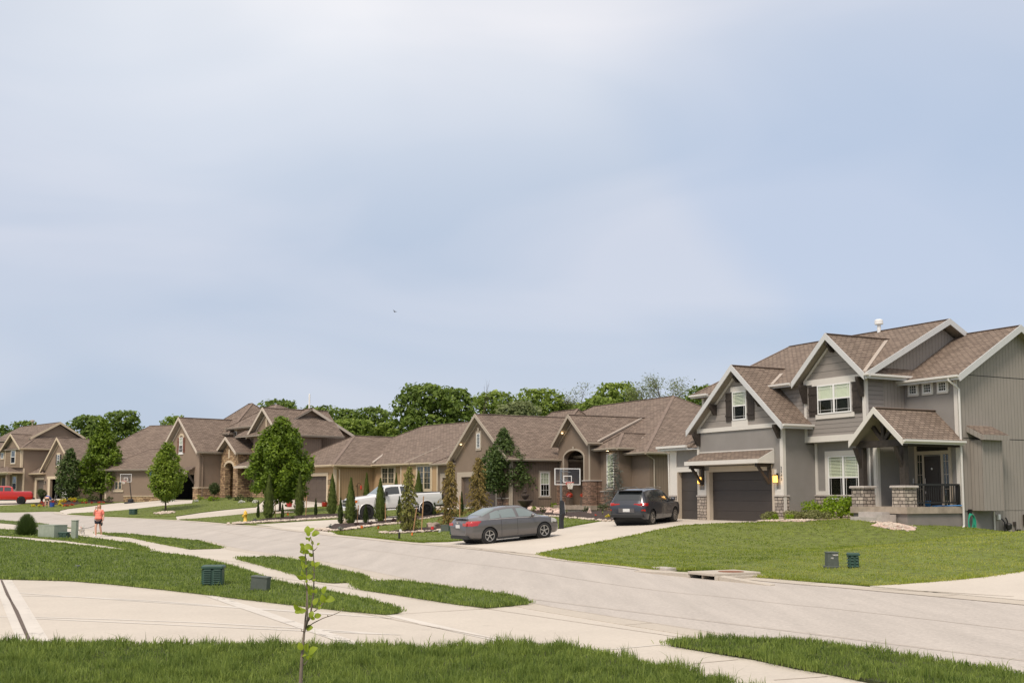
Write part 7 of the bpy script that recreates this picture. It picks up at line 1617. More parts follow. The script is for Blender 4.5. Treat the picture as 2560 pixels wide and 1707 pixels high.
add('bed_liner', MB().box(.12,1.88,-.82,.82,.85,.9).box(.13,1.87,-.83,-.81,.9,1.34).box(.13,1.87,.81,.83,.9,1.34).box(.11,.13,-.82,.82,.9,1.34), 'plastic'); add('rear_bumper', MB().cbox(-.18,.1,-.9,.9,.5,.7,.03), 'plastic')
for sg in (1, -1): add('side_sill', MB().box(1.7,4.3,sg*.95-.03,sg*.95+.03,.38,.46), 'plastic')
# car just inside the open garage of the stone-tower house
gp_ = l2w(H4O, A4, -1.9, 3.3, .04)
K2 = [(0,.92,.80,.70,.6,.40),(.14,1.18,1.0,.88,.70,.3),(.45,1.5,1.03,.9,.66,.25),(1.0,1.58,1.03,.9,.64,.24),(2.0,1.58,1.03,.9,.63,.24),(2.6,1.52,1.02,.9,.64,.24),(3.4,1.1,1.0,.9,.74,.25),(4.1,.98,.9,.85,.7,.27),(4.4,.7,.64,.62,.5,.34)]
g_, add, Lc = vehicle('garaged_car', gp_[:3], R(A4)+math.pi/2, 'dark car parked inside the open garage of the stone-tower house', K2, (.88,3.5), .34, .9, 'paint_dark', side=[(1.1,2.0,0,0),(2.1,3.1,0,-.4)], ws=(2.7,3.3), rw=(.2,.44), dx=.08, patches=[('taillight','tail',lambda s_,t,c: .85 < c[2] < 1.0 and c[0] < .3 and s_ <= 3)])
# parked vehicle peeking in at the right edge of the photo
# ================================================================= street things
M['util_green'] = mat('utility_green', (.030,.075,.055), .5, var=.15, vs=6); M['util_grey'] = mat('utility_grey_green', (.085,.10,.085), .6, var=.15, vs=8); M['util_pale'] = mat('pale_utility_green', (.27,.31,.245), .55, var=.12, vs=5, bump=.1)
M['marking'] = mat('white_marking', (.75,.72,.68), .6); M['hydrant'] = mat('hydrant_yellow', (.75,.48,.06), .45, var=.08); M['fountain'] = mat('dark_cast_stone', (.075,.055,.045), .7, var=.3, vs=8, bump=.4)
M['hoopclear'] = glassy('backboard_acrylic', (.97,.98,.98), .7); M['hooppole'] = mat('grey_pole', (.16,.17,.18), .45, .3); M['net'] = mat('net_cord', (.75,.72,.65), .8); M['rimred'] = mat('rim_orange_red', (.50,.05,.03), .5); M['pad'] = mat('black_pad', (.02,.021,.026), .55)
def louvre_box(loc, rz, w_, d_, h_, label, m='util_green', n=7, group=None, roll=0):
    t_ = thing('utility_box', loc, rz, label, 'utility box', group); t_.rotation_euler = (roll, 0, rz)
    obj('housing', MB().cbox(-w_/2+.02, w_/2-.02, -d_/2+.02, d_/2-.02, -.1, h_-.05, .03), M[m], t_, uv=False)
    obj('lid', MB().cbox(-w_/2-.01, w_/2+.01, -d_/2-.01, d_/2+.01, h_-.05, h_+.02, .03), M[m], t_, uv=False)
    for i in range(n):
        z = .04+(h_-.14)*i/(n-1); 
        for a0, a1 in ((-w_/2+.05, -.03), (.03, w_/2-.05)):
            mb = MB().add([(a0,-d_/2+.019,z),(a1,-d_/2+.019,z),(a1,-d_/2-.02,z+.005),(a0,-d_/2-.02,z+.005),(a0,-d_/2+.019,z+.045),(a1,-d_/2+.019,z+.045)], [(0,1,2,3),(3,2,5,4),(0,3,4),(1,5,2),(0,4,5,1)]); obj('louvre', mb, M[m], t_, uv=False)
        for a0, a1 in ((-d_/2+.05, -.03), (.03, d_/2-.05)):
            mb = MB().add([(-w_/2+.019,a0,z),(-w_/2+.019,a1,z),(-w_/2-.02,a1,z+.005),(-w_/2-.02,a0,z+.005),(-w_/2+.019,a0,z+.045),(-w_/2+.019,a1,z+.045)], [(0,1,2,3),(3,2,5,4),(0,3,4),(1,5,2),(0,4,5,1)]); obj('louvre', mb, M[m], t_, uv=False)
    return t_
def gz(px, py, d=.05): p = G(px, py); return (p[0], p[1], p[2]+d)
louvre_box(gz(533,1467), R(8), .48, .60, .44, 'green louvred plastic utility box on the near left lawn', n=8, roll=R(-1.5))
louvre_box(gz(2134,1424), R(-2), .29, .27, .38, 'green louvred utility box on the right lawn, right of the grey box with white markings', n=4)
louvre_box(gz(333,1287), R(-10), .55, .5, .42, 'small dark green utility box on the lawn left of the light green maple', n=4)
louvre_box(gz(1136,1338), R(-20), .4, .4, .40, 'dark green utility box half hidden behind the grey sedan tail', n=4)
louvre_box(gz(161,1347), R(-5), .46, .4, .28, 'short dark green box in front of the pale transformer', n=3)
def plain_box(loc, rz, w_, d_, h_, taper, label, m, writing=None, roll=0, base=True):
    t_ = thing('utility_pedestal', loc, rz, label, 'utility box'); t_.rotation_euler = (0, roll, rz)
    v = []; 
    for z, k in ((-.1, 1), (h_-.03, 1-taper), (h_, 1-taper*1.4)): v += [(-w_/2*k,-d_/2*k,z),(w_/2*k,-d_/2*k,z),(w_/2*k,d_/2*k,z),(-w_/2*k,d_/2*k,z)]
    f = [(3,2,1,0),(8,9,10,11)]+[(4*r+i, 4*r+(i+1) % 4, 4*r+4+(i+1) % 4, 4*r+4+i) for r in (0,1) for i in range(4)]
    obj('housing', MB().add(v, f), M[m], t_, uv=False, bevel=.008)
    obj('lid', MB().cbox(-w_/2*(1-taper)-.012, w_/2*(1-taper)+.012, -d_/2*(1-taper)-.012, d_/2*(1-taper)+.012, h_-.02, h_+.012, .008), M['util_pale' if m == 'util_pale' else m], t_, uv=False)
    if base: obj('base', MB().cbox(-w_/2-.03, w_/2+.03, -d_/2-.03, d_/2+.03, -.1, .06, .01), M[m], t_, uv=False)
    if writing:
        wm = MB()
        for i, (s_, x_, z_, sz) in enumerate(writing):
            me = text_mesh(s_, sz); b = len(wm.v); wm.v += [(x_+v_.co.x, -d_/2*(1-taper*.8)-.006-(h_-z_)*.0-.004-v_.co.z-taper*d_*.1, z_+v_.co.y) for v_ in me.vertices]; wm.f += [tuple(b+k for k in p_.vertices) for p_ in me.polygons]
        obj('marking', wm, M['marking'], t_, uv=False)
    return t_
plain_box(gz(2080,1424), R(2), .31, .30, .42, .10, 'grey-green utility box with white stencilled numbers on the right lawn', 'util_grey', [('34628', .05, .33, .06), ('NE', -.03, .25, .06)])
plain_box(gz(650,1482), R(-14), .39, .20, .31, .03, 'plain grey-green tilted utility box on the near lawn, right of the louvred box', 'util_grey', roll=R(4), base=False)
plain_box(gz(1113,1330), R(-10), .42, .3, .32, .05, 'small grey box on the grass beside the boulder', 'util_grey', base=False)
t_ = plain_box(gz(131,1346), R(-32), 1.25, .75, .62, .02, 'large pale green transformer cabinet beside the ornamental grass', 'util_pale', base=False)
t_ = thing('marker_post', gz(186,1348), R(-10), 'tall pale green square post on the verge near the white dog', 'post'); obj('post', MB().cbox(-.13,.13,-.12,.12,-.1,.84,.015), M['util_pale'], t_, uv=False); obj('cap', MB().cbox(-.145,.145,-.135,.135,.841,.88,.01), M['util_pale'], t_, uv=False)
# fire hydrant
b = gz(613,1305,.05); q = 30*b[1]/2810/.8; t_ = thing('fire_hydrant', b, R(-60), 'yellow fire hydrant at the end of the rock-edged mulch bed', 'hydrant'); t_.scale = (q,)*3
obj('barrel', MB().lathe([(.15,-.1),(.15,.03),(.11,.04),(.105,.42),(.14,.43),(.14,.47),(.11,.48),(.115,.58),(.10,.64),(.06,.69),(.03,.70),(.03,.75),(.001,.75)], n=18), M['hydrant'], t_, smooth=True, uv=False)
for k, (a, l, r_) in enumerate([(0,.20,.06),(180,.20,.06),(-90,.19,.08)]):
    c, s_ = math.cos(R(a)), math.sin(R(a)); o = MB().tube([(c*.08, s_*.08, .50 if k < 2 else .36), (c*l, s_*l, .50 if k < 2 else .36)], r_, 10); obj('outlet', o, M['hydrant'], t_, uv=False); o = MB().tube([(c*l, s_*l, .50 if k < 2 else .36), (c*(l+.03), s_*(l+.03), .50 if k < 2 else .36)], r_*.6, 6); obj('cap', o, M['hydrant'], t_, uv=False)
# three-tier fountain
b = G(1313,1284); q = 54*b[1]/2810/1.9; t_ = thing('fountain', (b[0], b[1], b[2]+.1), 0, 'dark three-tiered garden fountain in front of the brown side wall', 'fountain'); t_.scale = (q*1.15,)*3
obj('pedestal', MB().lathe([(.30,-.1),(.30,.1),(.2,.16),(.16,.3),(.2,.42)], n=20), M['fountain'], t_, smooth=True, uv=False)
obj('basin', MB().lathe([(.18,.42),(.3,.5),(.42,.66),(.56,.82),(.62,.92),(.60,.95),(.5,.86),(.001,.80)], n=28), M['fountain'], t_, smooth=True, uv=False)
obj('column', MB().lathe([(.12,.8),(.08,.95),(.12,1.05)], n=16), M['fountain'], t_, smooth=True, uv=False)
obj('basin', MB().lathe([(.12,1.02),(.2,1.08),(.28,1.22),(.35,1.34),(.33,1.36),(.25,1.28),(.001,1.25)], n=24), M['fountain'], t_, smooth=True, uv=False)
obj('column', MB().lathe([(.08,1.25),(.05,1.40),(.07,1.46)], n=12), M['fountain'], t_, smooth=True, uv=False)
obj('basin', MB().lathe([(.06,1.45),(.11,1.5),(.17,1.64),(.15,1.66),(.001,1.6)], n=20), M['fountain'], t_, smooth=True, uv=False); obj('finial', MB().lathe([(.03,1.6),(.05,1.72),(.06,1.78),(.02,1.86),(.001,1.9)], n=12), M['fountain'], t_, smooth=True, uv=False)
# basketball hoops
def hoop(loc, rz, sc, label, h_rim=3.05, portable=False, text=None):
    t_ = thing('basketball_hoop', loc, rz, label, 'basketball hoop'); t_.scale = (sc,)*3
    # board faces -y, pole behind
    py = 1.0; zb = h_rim-.15; 
    obj('pole', (MB().tube([(0,py,-.2),(0,py,h_rim+.95)], .075, 10) if not portable else MB().tube([(0,py+.35,.3),(0,py,h_rim*.6),(0,py-.25,h_rim+.35)], .06, 8)), M['hooppole' if not portable else 'pad'], t_, uv=False)
    w_, hh = .915, 1.07; fr = MB()
    for s_ in (MB().box(-w_,w_,-.02,.02,zb,zb+.045), MB().box(-w_,w_,-.02,.02,zb+hh-.045,zb+hh), MB().box(-w_,-w_+.045,-.0205,.0205,zb+.045,zb+hh-.045), MB().box(w_-.045,w_,-.0205,.0205,zb+.045,zb+hh-.045)): fr.add(s_.v, s_.f)
    bo = obj('backboard', MB().box(-w_+.04,w_-.04,-.006,.006,zb+.04,zb+hh-.04), M['hoopclear'], t_, uv=False); obj('board_frame', fr, M['white'], bo, uv=False)
    sq = MB(); x0, x1, z0, z1 = -.30, .30, zb+.14, zb+.60
    sq.box(x0,x1,-.012,-.008,z0,z0+.05).box(x0,x1,-.012,-.008,z1-.05,z1).box(x0,x0+.05,-.0125,-.0085,z0+.05,z1-.05).box(x1-.05,x1,-.0125,-.0085,z0+.05,z1-.05); obj('target_square', sq, M['white'], bo, uv=False)
    ri = obj('rim', MB().tube([(.23*math.cos(a), -.42+.23*math.sin(a), h_rim) for a in np.linspace(0, 6.2832, 25)], .024, 6, cap=False), M['rimred'], t_, uv=False); obj('rim_bracket', MB().box(-.12,.12,-.2,-.013,h_rim-.12,h_rim+.012), M['rimred'], t_, uv=False)
    nt_ = MB()
    for k in range(12):
        a = k*.5236
        for sg in (1, -1):
            pts = []
            for i in range(6): t = i/5; rr = .225-.10*t+.0; aa = a+sg*t*1.05; pts.append((rr*math.cos(aa), -.42+rr*math.sin(aa), h_rim-.42*t))
            nt_.tube(pts, .009, 4, cap=False)
    obj('net', nt_, M['net'], ri, uv=False)
    arms = MB()
    for x in (-.22, .22):
        arms.tube([(0 if portable else x*.3, py-.05 if not portable else py-.2, h_rim+.80 if not portable else h_rim+.3), (x, .02, zb+.80)], .02, 6).tube([(0 if portable else x*.3, py-.05 if not portable else py-.1, h_rim+.28 if not portable else h_rim-.2), (x, .02, zb+.2)], .02, 6)
    obj('support_arms', arms, M['hooppole'], t_, uv=False)
    if portable: obj('base', MB().cbox(-.5,.5,.4,1.5,-.05,.18,.05).cbox(-.3,.3,.8,1.5,.18,.62,.12), M['pad'], t_, uv=False)
    else:
        mb = MB().cbox(-.13,.13,py-.16,py+.12,-.05,1.02,.05); mb.add([(-.11,py-.16,.95),(.11,py-.16,.95),(.11,py-.40,1.05),(-.11,py-.40,1.05),(-.11,py-.14,1.75),(.11,py-.14,1.75),(.11,py-.18,1.85),(-.11,py-.18,1.85),(-.11,py-.16,.65),(.11,py-.16,.65)], [(0,1,2,3),(4,7,6,5),(2,6,7,3),(0,3,7,4),(1,5,6,2),(8,9,2,3),(8,3,0),(9,1,2),(0,4,5,1)])
        mb.cbox(-.10,.10,py-.12,py+.1,1.02,1.9,.04); pd = obj('pole_pad', mb, M['pad'], t_, uv=False)
        lt = MB()
        for k in range(9):
            z = 1.74-k*.085; y = py-.335-.012*k if k < 8 else py-.43
            lt.box(.11,.116,y+.02,y+.06,z-.028,z+.028)
        obj('lettering', lt, M['white'], pd, uv=False)
    return t_
b = G(1402,1323); d_hoop = b[1]
a_h = R(22)
th = hoop((b[0]-1.0*math.sin(a_h)*-1*.78, b[1]-1.0*math.cos(a_h)*.78, b[2]), a_h, 116/2810*b[1]/3.05*1.0, 'large basketball hoop with clear backboard and padded pole in front of the brown house')
b = G(316,1259); hoop((b[0]+.2, b[1]-1, b[2]+.04), R(-20), 56*b[1]/2810/3.05, 'portable basketball hoop with a dark base on the far driveway, left of the flag', portable=True)
# stakes, flags, boulders, pots, buckets
def stake(px0, py0, px1, py1, label, Y=None, r_=.03, m='stake', grp='wooden tree stakes'):
    b = G(px0, py0); t = atY(px1, py1, b[1]); o = obj('wooden_stake', MB().tube([(0,0,-.1),(t[0]-b[0],0,t[2]-b[2])], r_, 6), M[m], uv=False, label=label, cat='stake', group=grp); o.location = b; return o
for a in [(1032,1330,1042,1268,'leaning wooden stake right of the olive spruce base'),(1053,1333,1059,1240,'taller wooden stake right of the olive spruce'),(1149,1322,1150,1238,'wooden stake between the two browning spruces'),(892,1310,896,1262,'wooden stake between the two arborvitae at the pickup'),(964,1306,963,1256,'wooden stake behind the arborvitae at the pickup door'),(688,1296,688,1253,'wooden stake beside the maple trunk, left of it'),(764,1292,767,1240,'wooden stake between the second arborvitae and the garage door'),(1524,1272,1519,1222,'pale stake supporting the blue cedar')]: stake(*a)
obj('guy_line', MB().tube([atY(1034,1238,G(1053,1333)[1]), atY(1057,1272,G(1053,1333)[1])], .008, 4), M['net'], uv=False, label='thin line from the olive spruce to its tall stake', cat='rope')
M['flagorange'] = mat('orange_marker', (.75,.16,.02), .6); M['flagred'] = mat('red_marker', (.6,.02,.02), .6); M['potred'] = mat('red_glaze', (.35,.015,.012), .3, coat=.5); M['bucketwhite'] = mat('white_bucket', (.7,.7,.68), .5); M['bucketblue'] = mat('blue_bucket', (.03,.08,.35), .5)
for i, (px, py, m, lb) in enumerate([(901,1326,'flagorange','small orange marker flag at the left of the pickup bed front'),(944,1328,'flagorange','orange marker flag on the grass below the second arborvitae'),(1032,1344,'flagorange','orange marker flag by the street edge near the post'),(1084,1329,'flagred','small red marker flag in the little bed by the boulder'),(721,1292,'flagorange','tiny orange flag at the maple rock ring'),(0,0,'',''),(998,1336,'white','small white marker beside the black post'),(1097,1337,'white','small white marker near the red flag')]):
    if not m: continue
    b = G(px, py); t_ = thing('marker_flag', b, i, lb, 'marker flag', 'small marker flags on the lawns'); obj('wire', MB().tube([(0,0,-.05),(0,0,.28)], .006, 4), M['black'], t_, uv=False); obj('flag', MB().add([(0,0,.12),(.14,.02,.14),(.13,-.02,.27),(0,0,.28),(0,.02,.12),(.14,.04,.14),(.13,0,.27),(0,.02,.28)], [(0,1,2,3),(4,7,6,5),(0,4,5,1),(1,5,6,2),(2,6,7,3),(3,7,4,0)]), M[m], t_, uv=False)
b = G(998,1350); o = obj('low_post', MB().tube([(0,0,-.1),(0,0,.36)], .05, 8), M['black'], uv=False, label='short black post at the street edge, left of the grey sedan', cat='post'); o.location = b
def boulder(px, py, wpx, label, sd, m='boulder', sq=(1.15,.9,.75)):
    b = G(px, py); r_ = wpx*b[1]/2810/2; o = obj('boulder', MB().blob((0,0,r_*.45), r_, sd, .3, 3, sq), M[m], uv=False, label=label, cat='boulder', smooth=False); o.location = b; return o
boulder(1083,1322,30,'large rough boulder on the grass between the two spruce beds',1); boulder(860,1309,20,'pale boulder behind the first pickup arborvitae',2,'rock'); boulder(1399,1287,22,'tan boulder behind the hoop pole',3,'pinkrock'); boulder(1474,1285,14,'upright pinkish boulder at the right end of the porch slab',4,'pinkrock',(.8,.8,1.4)); boulder(1372,1284,16,'tan boulder left of the hoop pole',5,'pinkrock')
def pot(px, py, wpx, label, m='potred', plant='shrub_dark'):
    b = G(px, py); r_ = wpx*b[1]/2810/2; t_ = thing('flower_pot', b, 0, label, 'pot', 'red glazed pots'); t_.scale = (r_/.26,)*3
    obj('pot', MB().lathe([(.15,0),(.23,.12),(.27,.3),(.25,.46),(.27,.5),(.23,.5),(.2,.44),(.001,.42)], n=20), M[m], t_, smooth=True, uv=False)
    crown('plant', [(0,0,.52,.16),(.1,.05,.5,.1),(-.1,0,.5,.1)], 400, .06, M[plant], t_); return t_
pot(723,1268,15,'red glazed pot left of the tan garage door'); pot(811,1268,14,'red glazed pot right of the tan garage door')
b = gz(432,1254,.02); o = obj('bucket', MB().lathe([(.14,0),(.18,.42),(.19,.42),(.19,.40),(.15,.38)], n=18), M['bucketwhite'], uv=False, label='white bucket on the driveway beside the open garage', cat='bucket'); o.location = b; o.scale = (1.4,)*3
b = gz(130,1268,.05); o = obj('bucket', MB().lathe([(.16,0),(.2,.36),(.21,.36),(.2,.33),(.001,.3)], n=18), M['bucketblue'], uv=False, label='blue tub on the ground to the right of the bending gardener', cat='bucket'); o.location = b; o.scale = (1.3,)*3
# storm drain
kz = [G(1722,1437)[:2], G(1726,1433)[:2]]
s0 = np.array(G(1731,1445)[:2]); sdv = np.array(UD); ndv = np.array([.883,.468])
t_ = thing('storm_drain', (s0[0], s0[1], hz1(*s0)), R(A1), 'concrete storm drain inlet with a rusty round cover at the right kerb', 'storm drain')
ln = np.linalg.norm(np.array(G(1800,1451)[:2])-s0)
obj('top_slab', MB().cbox(-.05, ln, -.12, 1.4, .12, .185, .012), M['gutter'], t_, uv=False)
M['rust'] = mat('rusty_iron', (.22,.09,.045), .8, var=.35, vs=9); obj('manhole_cover', MB().lathe([(.33,.186),(.33,.194),(.001,.197)], ln*.62, .75, 24), M['rust'], t_, uv=False)
obj('back_wall', MB().box(0, ln, .25, .3, -.2, .119), M['dark'], t_, uv=False); obj('throat_floor', MB().box(0, ln, -.05, .25, .02, .035), M['dark'], t_, uv=False); obj('pier', MB().box(ln*.48, ln*.53, -.08, .24, .035, .119), M['conc_old'], t_, uv=False); obj('side_block', MB().cbox(-.12, 0, -.1, 1.4, -.05, .119, .01), M['gutter'], t_, uv=False); obj('side_block', MB().cbox(ln, ln+.12, -.1, 1.4, -.05, .119, .01), M['gutter'], t_, uv=False)
for a, b_, z0_, z1_ in ((-2.6, -.12, .035, .12), (ln+.12, ln+2.0, .12, .035)):
    obj('kerb_wing', MB().add([(a,-.05,-.1),(b_,-.05,-.1),(b_,.12,-.1),(a,.12,-.1),(a,-.05,z0_),(b_,-.05,z1_),(b_,.12,z1_+.02),(a,.12,z0_+.02)], [(0,3,2,1),(4,5,6,7),(0,1,5,4),(1,2,6,5),(2,3,7,6),(3,0,4,7)]), M['gutter'], t_, uv=False)
b = G(1661,1426); o = obj('valve_cover', MB().cbox(-.35,.35,-.2,.2,.0,.1,.01), M['stonecap'], uv=False, label='pale rectangular meter cover set in the lawn left of the storm drain', cat='utility cover', rz=R(A1)); o.location = b
b = G(194,1423); o = obj('sprinkler_head', MB().lathe([(.08,-.05),(.08,.10),(.05,.13),(.001,.13)], n=12), M['util_grey'], uv=False, label='small grey sprinkler head in the near left lawn', cat='sprinkler'); o.location = b
# garden hose on the right wall of the grey house
hp = l2w(H1O, A1, 6.66, 4.04, .5); t_ = thing('garden_hose', hp, R(A1), 'green garden hose coiled on the side wall next to the white downspout', 'hose')
M['hose'] = mat('green_hose', (.02,.33,.20), .45); rnd = random.Random(4)
for k in range(4):
    w_ = .13+.03*k; l_ = .62+.10*k; pts = [(.02*k, w_*math.sin(a)*(1+.15*math.cos(a)), -l_*.5+l_*.5*math.cos(a)-.02*k) for a in np.linspace(0, 6.283, 22)]; obj('loop', MB().tube(pts, .018, 6, cap=False), M['hose'], t_, uv=False)
obj('tail', MB().tube([(.03,.1,-.5),(.06,.25,-.8),(.1,.33,-1.0),(.1,.28,-.75),(.05,.12,-.45)], .018, 6), M['hose'], t_, uv=False); obj('bracket', MB().box(-.12,.05,-.04,.04,.0,.16), M['black'], t_, uv=False)
# things on the porches
def H1T(x, y, z): return l2w(H1O, A1, x, y, z)
t_ = thing('blue_pail', H1T(6.1,2.2,.766), 0, 'blue pail lying by the porch railing of the grey house', 'pail'); obj('pail', MB().lathe([(.10,0),(.13,.24),(.135,.24),(.12,.21),(.001,.2)], n=16), mat('blue_plastic', (.01,.14,.38), .4), t_, uv=False, smooth=True)
o = obj('blue_rake', MB().tube([(0,0,.03),(.5,1.0,.05)], .025, 6).box(-.12,.12,-.03,.03,.0,.05), mat('blue_handle', (.05,.22,.5), .5), uv=False, label='blue long-handled tool lying on the porch behind the pail', cat='garden tool'); o.location = H1T(6.2,2.5,.766); o.rotation_euler = (0,0,R(A1))
o = obj('paver_block', MB().cbox(-.16,.16,-.1,.1,0,.12,.01), M['stonecap'], uv=False, label='pale block on the porch between the two stone piers', cat='block'); o.location = H1T(5.2,1.4,.766); o.rotation_euler = (0,0,R(A1))
def H2T(x, y, z): return l2w(H2O, A2, x, y, z)
for x, lb, fm in ((1.35,'planter of red and purple flowers at the left of the arched entry','flower_p'),(3.3,'planter of red flowers at the right of the arched entry','flower_r')):
    t_ = thing('planter', H2T(x,4.0,.18), R(A2), lb, 'planter', 'porch planters'); obj('box', MB().cbox(-.2,.2,-.2,.2,0,.55,.02), M['bark'], t_, uv=False); rng = np.random.default_rng(int(x*10)); crown('flowers', [(.0,0,.72,.2),(.18,0,.68,.15),(-.18,0,.68,.15)], 300, .08, M['flower_r' if fm == 'flower_r' else 'flower_r'], t_)
    if fm == 'flower_p': crown('leaves', [(.1,-.1,.66,.14)], 300, .07, M['flower_p'], t_)
M['teal'] = mat('teal_paint', (.012,.13,.11), .5)
t_ = thing('rocking_chair', H2T(2.7,4.9,.18), R(A2)+R(15), 'teal wooden porch chair inside the arched entry', 'chair')
obj('seat', MB().box(-.3,.3,-.3,.3,.42,.46), M['teal'], t_, uv=False); obj('backrest', MB().box(-.3,-.2,.26,.3,.46,1.3).box(-.1,0,.26,.3,.46,1.3).box(.1,.2,.26,.3,.46,1.3).box(-.3,.3,.255,.305,1.3,1.4).box(-.3,.3,.255,.305,.5,.58), M['teal'], t_, uv=False)
for x in (-.3, .26):
    for y in (-.3, .26): obj('leg', MB().box(x,x+.04,y,y+.04,.0,.66 if y < 0 else .42), M['teal'], t_, uv=False)
    obj('arm', MB().box(x-.02,x+.06,-.34,.26,.66,.70), M['teal'], t_, uv=False)
# flag on the far house
t_ = thing('flag', l2w(H5O, A5, .5, -.2, 2.4), R(A5), 'dark blue flag on an angled pole, right of the portable hoop', 'flag'); obj('pole', MB().tube([(0,0,0),(.35,-1.2,1.05)], .02, 6), M['net'], t_, uv=False)
fv = []; 
for i in range(7):
    for j in range(5): t = i/6; s_ = j/4; fv.append((.33-.12*s_-t*.75*(1-.3*s_)+.05*math.sin(s_*9+t*5), -1.1+.55*s_*.4+.08*math.sin(t*7), 1.0-.25*s_-t*.55-s_*1.0*(1-.2*t)))
ff = MB().add(fv, [(i*5+j, i*5+j+1, (i+1)*5+j+1, (i+1)*5+j) for i in range(6) for j in range(4)]); obj('cloth', ff, mat('navy_cloth', (.02,.07,.22), .8), t_, uv=False, smooth=True)
obj('emblem', MB().lathe([(.08,-.0),(.17,0),(.17,.01),(.08,.01)], axis='y', n=16).xf(lambda v: (v[0]*.9-.12, v[1]-1.06, v[2]+.25)), mat('pale_emblem', (.35,.5,.55), .8), t_, uv=False)
# shepherd's crook with feeders
b = G(893,1262); sq_ = 1.0; t_ = thing('shepherd_hook', b, 0, 'thin shepherd hook with red bird feeders against the tan wall', 'hook'); q = b[1]/2810
obj('pole', MB().tube([(0,0,0),(0,0,50*q),(6*q*.3,0,55*q),(9*q*.7,0,54*q),(9*q,0,50*q)], .02, 5).tube([(0,0,47*q),(-5*q,0,48*q),(-6*q,0,45*q)], .016, 5), M['black'], t_, uv=False); obj('feeder', MB().lathe([(.05,49*q-.4),(.09,49*q-.3),(.08,49*q-.05),(.01,49*q)], 9*q, 0, 10), M['rimred'], t_, uv=False)
# things in the open garage at left, hose reel etc
g6 = lambda x, y, z: l2w(H6O, A6, x, y, z)
t_ = thing('step_ladder', g6(-6.1,.6,0), R(A6), 'aluminium step ladder standing in the open garage doorway', 'ladder')
for x0, x1, y in ((-.28,-.14,-.3),(.28,.14,-.3),(-.28,-.14,.4),(.28,.14,.4)): obj('rail', MB().tube([(x0,y,0),(x1,0,2.1)], .03, 5), M['chrome'], t_, uv=False)
for k in range(5): obj('step', MB().box(-.24+.02*k,.24-.02*k,-.28+.05*k,-.2+.05*k,.3+.35*k,.33+.35*k), M['chrome'], t_, uv=False)
o = obj('white_cover', MB().blob((0,0,.55), .62, 7, .25, 3, (.8,.8,1.25)), M['bucketwhite'], uv=False, label='white covered heap standing in front of the open garage at left', cat='covered object', smooth=True); b = G(163,1250); o.location = b
b = G(104,1256); t_ = thing('topiary_urn', b, 0, 'dark round shrub in a tall urn between the two garage doors at left', 'potted plant'); q = b[1]/2810
obj('urn', MB().lathe([(.2,0),(.14,.12),(.12,.3),(.24,.6),(.27,.66),(.001,.6)], n=16), M['black'], t_, smooth=True, uv=False); rng = np.random.default_rng(8); crown('foliage', [(.2*math.cos(i*2.4), .2*math.sin(i*2.4), 1.0+.2*math.sin(i*1.9), .34) for i in range(9)], 90, .13, M['shrub_dark'], t_)
# flying bird
bp_ = atY(986,779,90); t_ = obj('flying_bird', MB().add([(-.20,0,.10),(-.08,.05,.02),(0,.16,0),(.08,.05,.02),(.20,0,.12),(0,-.16,0),(0,-.28,-.02),(0,0,.05),(0,0,-.04)], [(0,1,7),(7,3,4),(1,2,7),(2,3,7),(0,7,5),(4,5,7),(5,6,8),(1,8,2),(3,2,8),(0,5,8),(0,8,1),(4,8,5),(4,3,8)]), M['black'], uv=False, label='tiny dark bird flying high above the roofs', cat='bird'); t_.location = bp_; t_.rotation_euler = (.5,.5,.4)
# ================================================================= people and dog
def skin(name, V, Ed, Rr, m, parent, sub=2, extra=None, root=0):
    me = bpy.data.meshes.new(name+'_s'); me.from_pydata(V, Ed, []); o = bpy.data.objects.new(name+'_s', me); COL.objects.link(o)
    sk = o.modifiers.new('skin', 'SKIN'); sk.use_smooth_shade = True
    for i, d in enumerate(me.skin_vertices[0].data): r = Rr[i]; d.radius = (r, r) if not isinstance(r, tuple) else r; d.use_root = (i == root)
    sb = o.modifiers.new('sub', 'SUBSURF'); sb.levels = sub; sb.render_levels = sub
    dg = bpy.context.evaluated_depsgraph_get(); nm = bpy.data.meshes.new_from_object(o.evaluated_get(dg)); bpy.data.objects.remove(o)
    mb = MB(); mb.v = [tuple(v.co) for v in nm.vertices]; mb.f = [tuple(p.vertices) for p in nm.polygons]
    if extra: extra(mb)
    return obj(name, mb, m, parent, smooth=True, uv=False)
M['skin'] = mat('skin', (.66,.38,.27), .6, var=.05); M['coral'] = mat('coral_cotton', (.90,.27,.20), .85, var=.1, vs=6, bump=.3, bs=10); M['navy'] = mat('navy_cotton', (.018,.02,.035), .8); M['hair'] = mat('auburn_hair', (.34,.17,.07), .6, var=.3, vs=20); M['shoe'] = mat('white_trainer', (.75,.75,.73), .5); M['eye'] = mat('eye', (.02,.015,.01), .2); M['lip'] = mat('lips', (.45,.12,.10), .5)
M['fur'] = mat('white_fur', (.78,.74,.68), .9, var=.1, vs=12, bump=1, bs=25); M['tanfur'] = mat('tan_fur', (.50,.33,.20), .9)
def fingers(mb, base, dirv, side, thumb, curl=.4, L_=.075):
    base = Vector(base); d = Vector(dirv).normalized(); s_ = Vector(side).normalized(); nrm = d.cross(s_)
    for i, (k, l) in enumerate(((-.030,.85),(-.010,1.0),(.010,.95),(.030,.75))):
        p = base+s_*k; mb.tube([p, p+d*L_*l*.5+nrm*curl*.012, p+d*L_*l*.85+nrm*curl*.045], .0085, 6, .006)
    p = base-d*.055+Vector(thumb).normalized()*.02; mb.tube([p, p+Vector(thumb).normalized()*.03+d*.02, p+Vector(thumb).normalized()*.035+d*.05], .010, 6, .007)
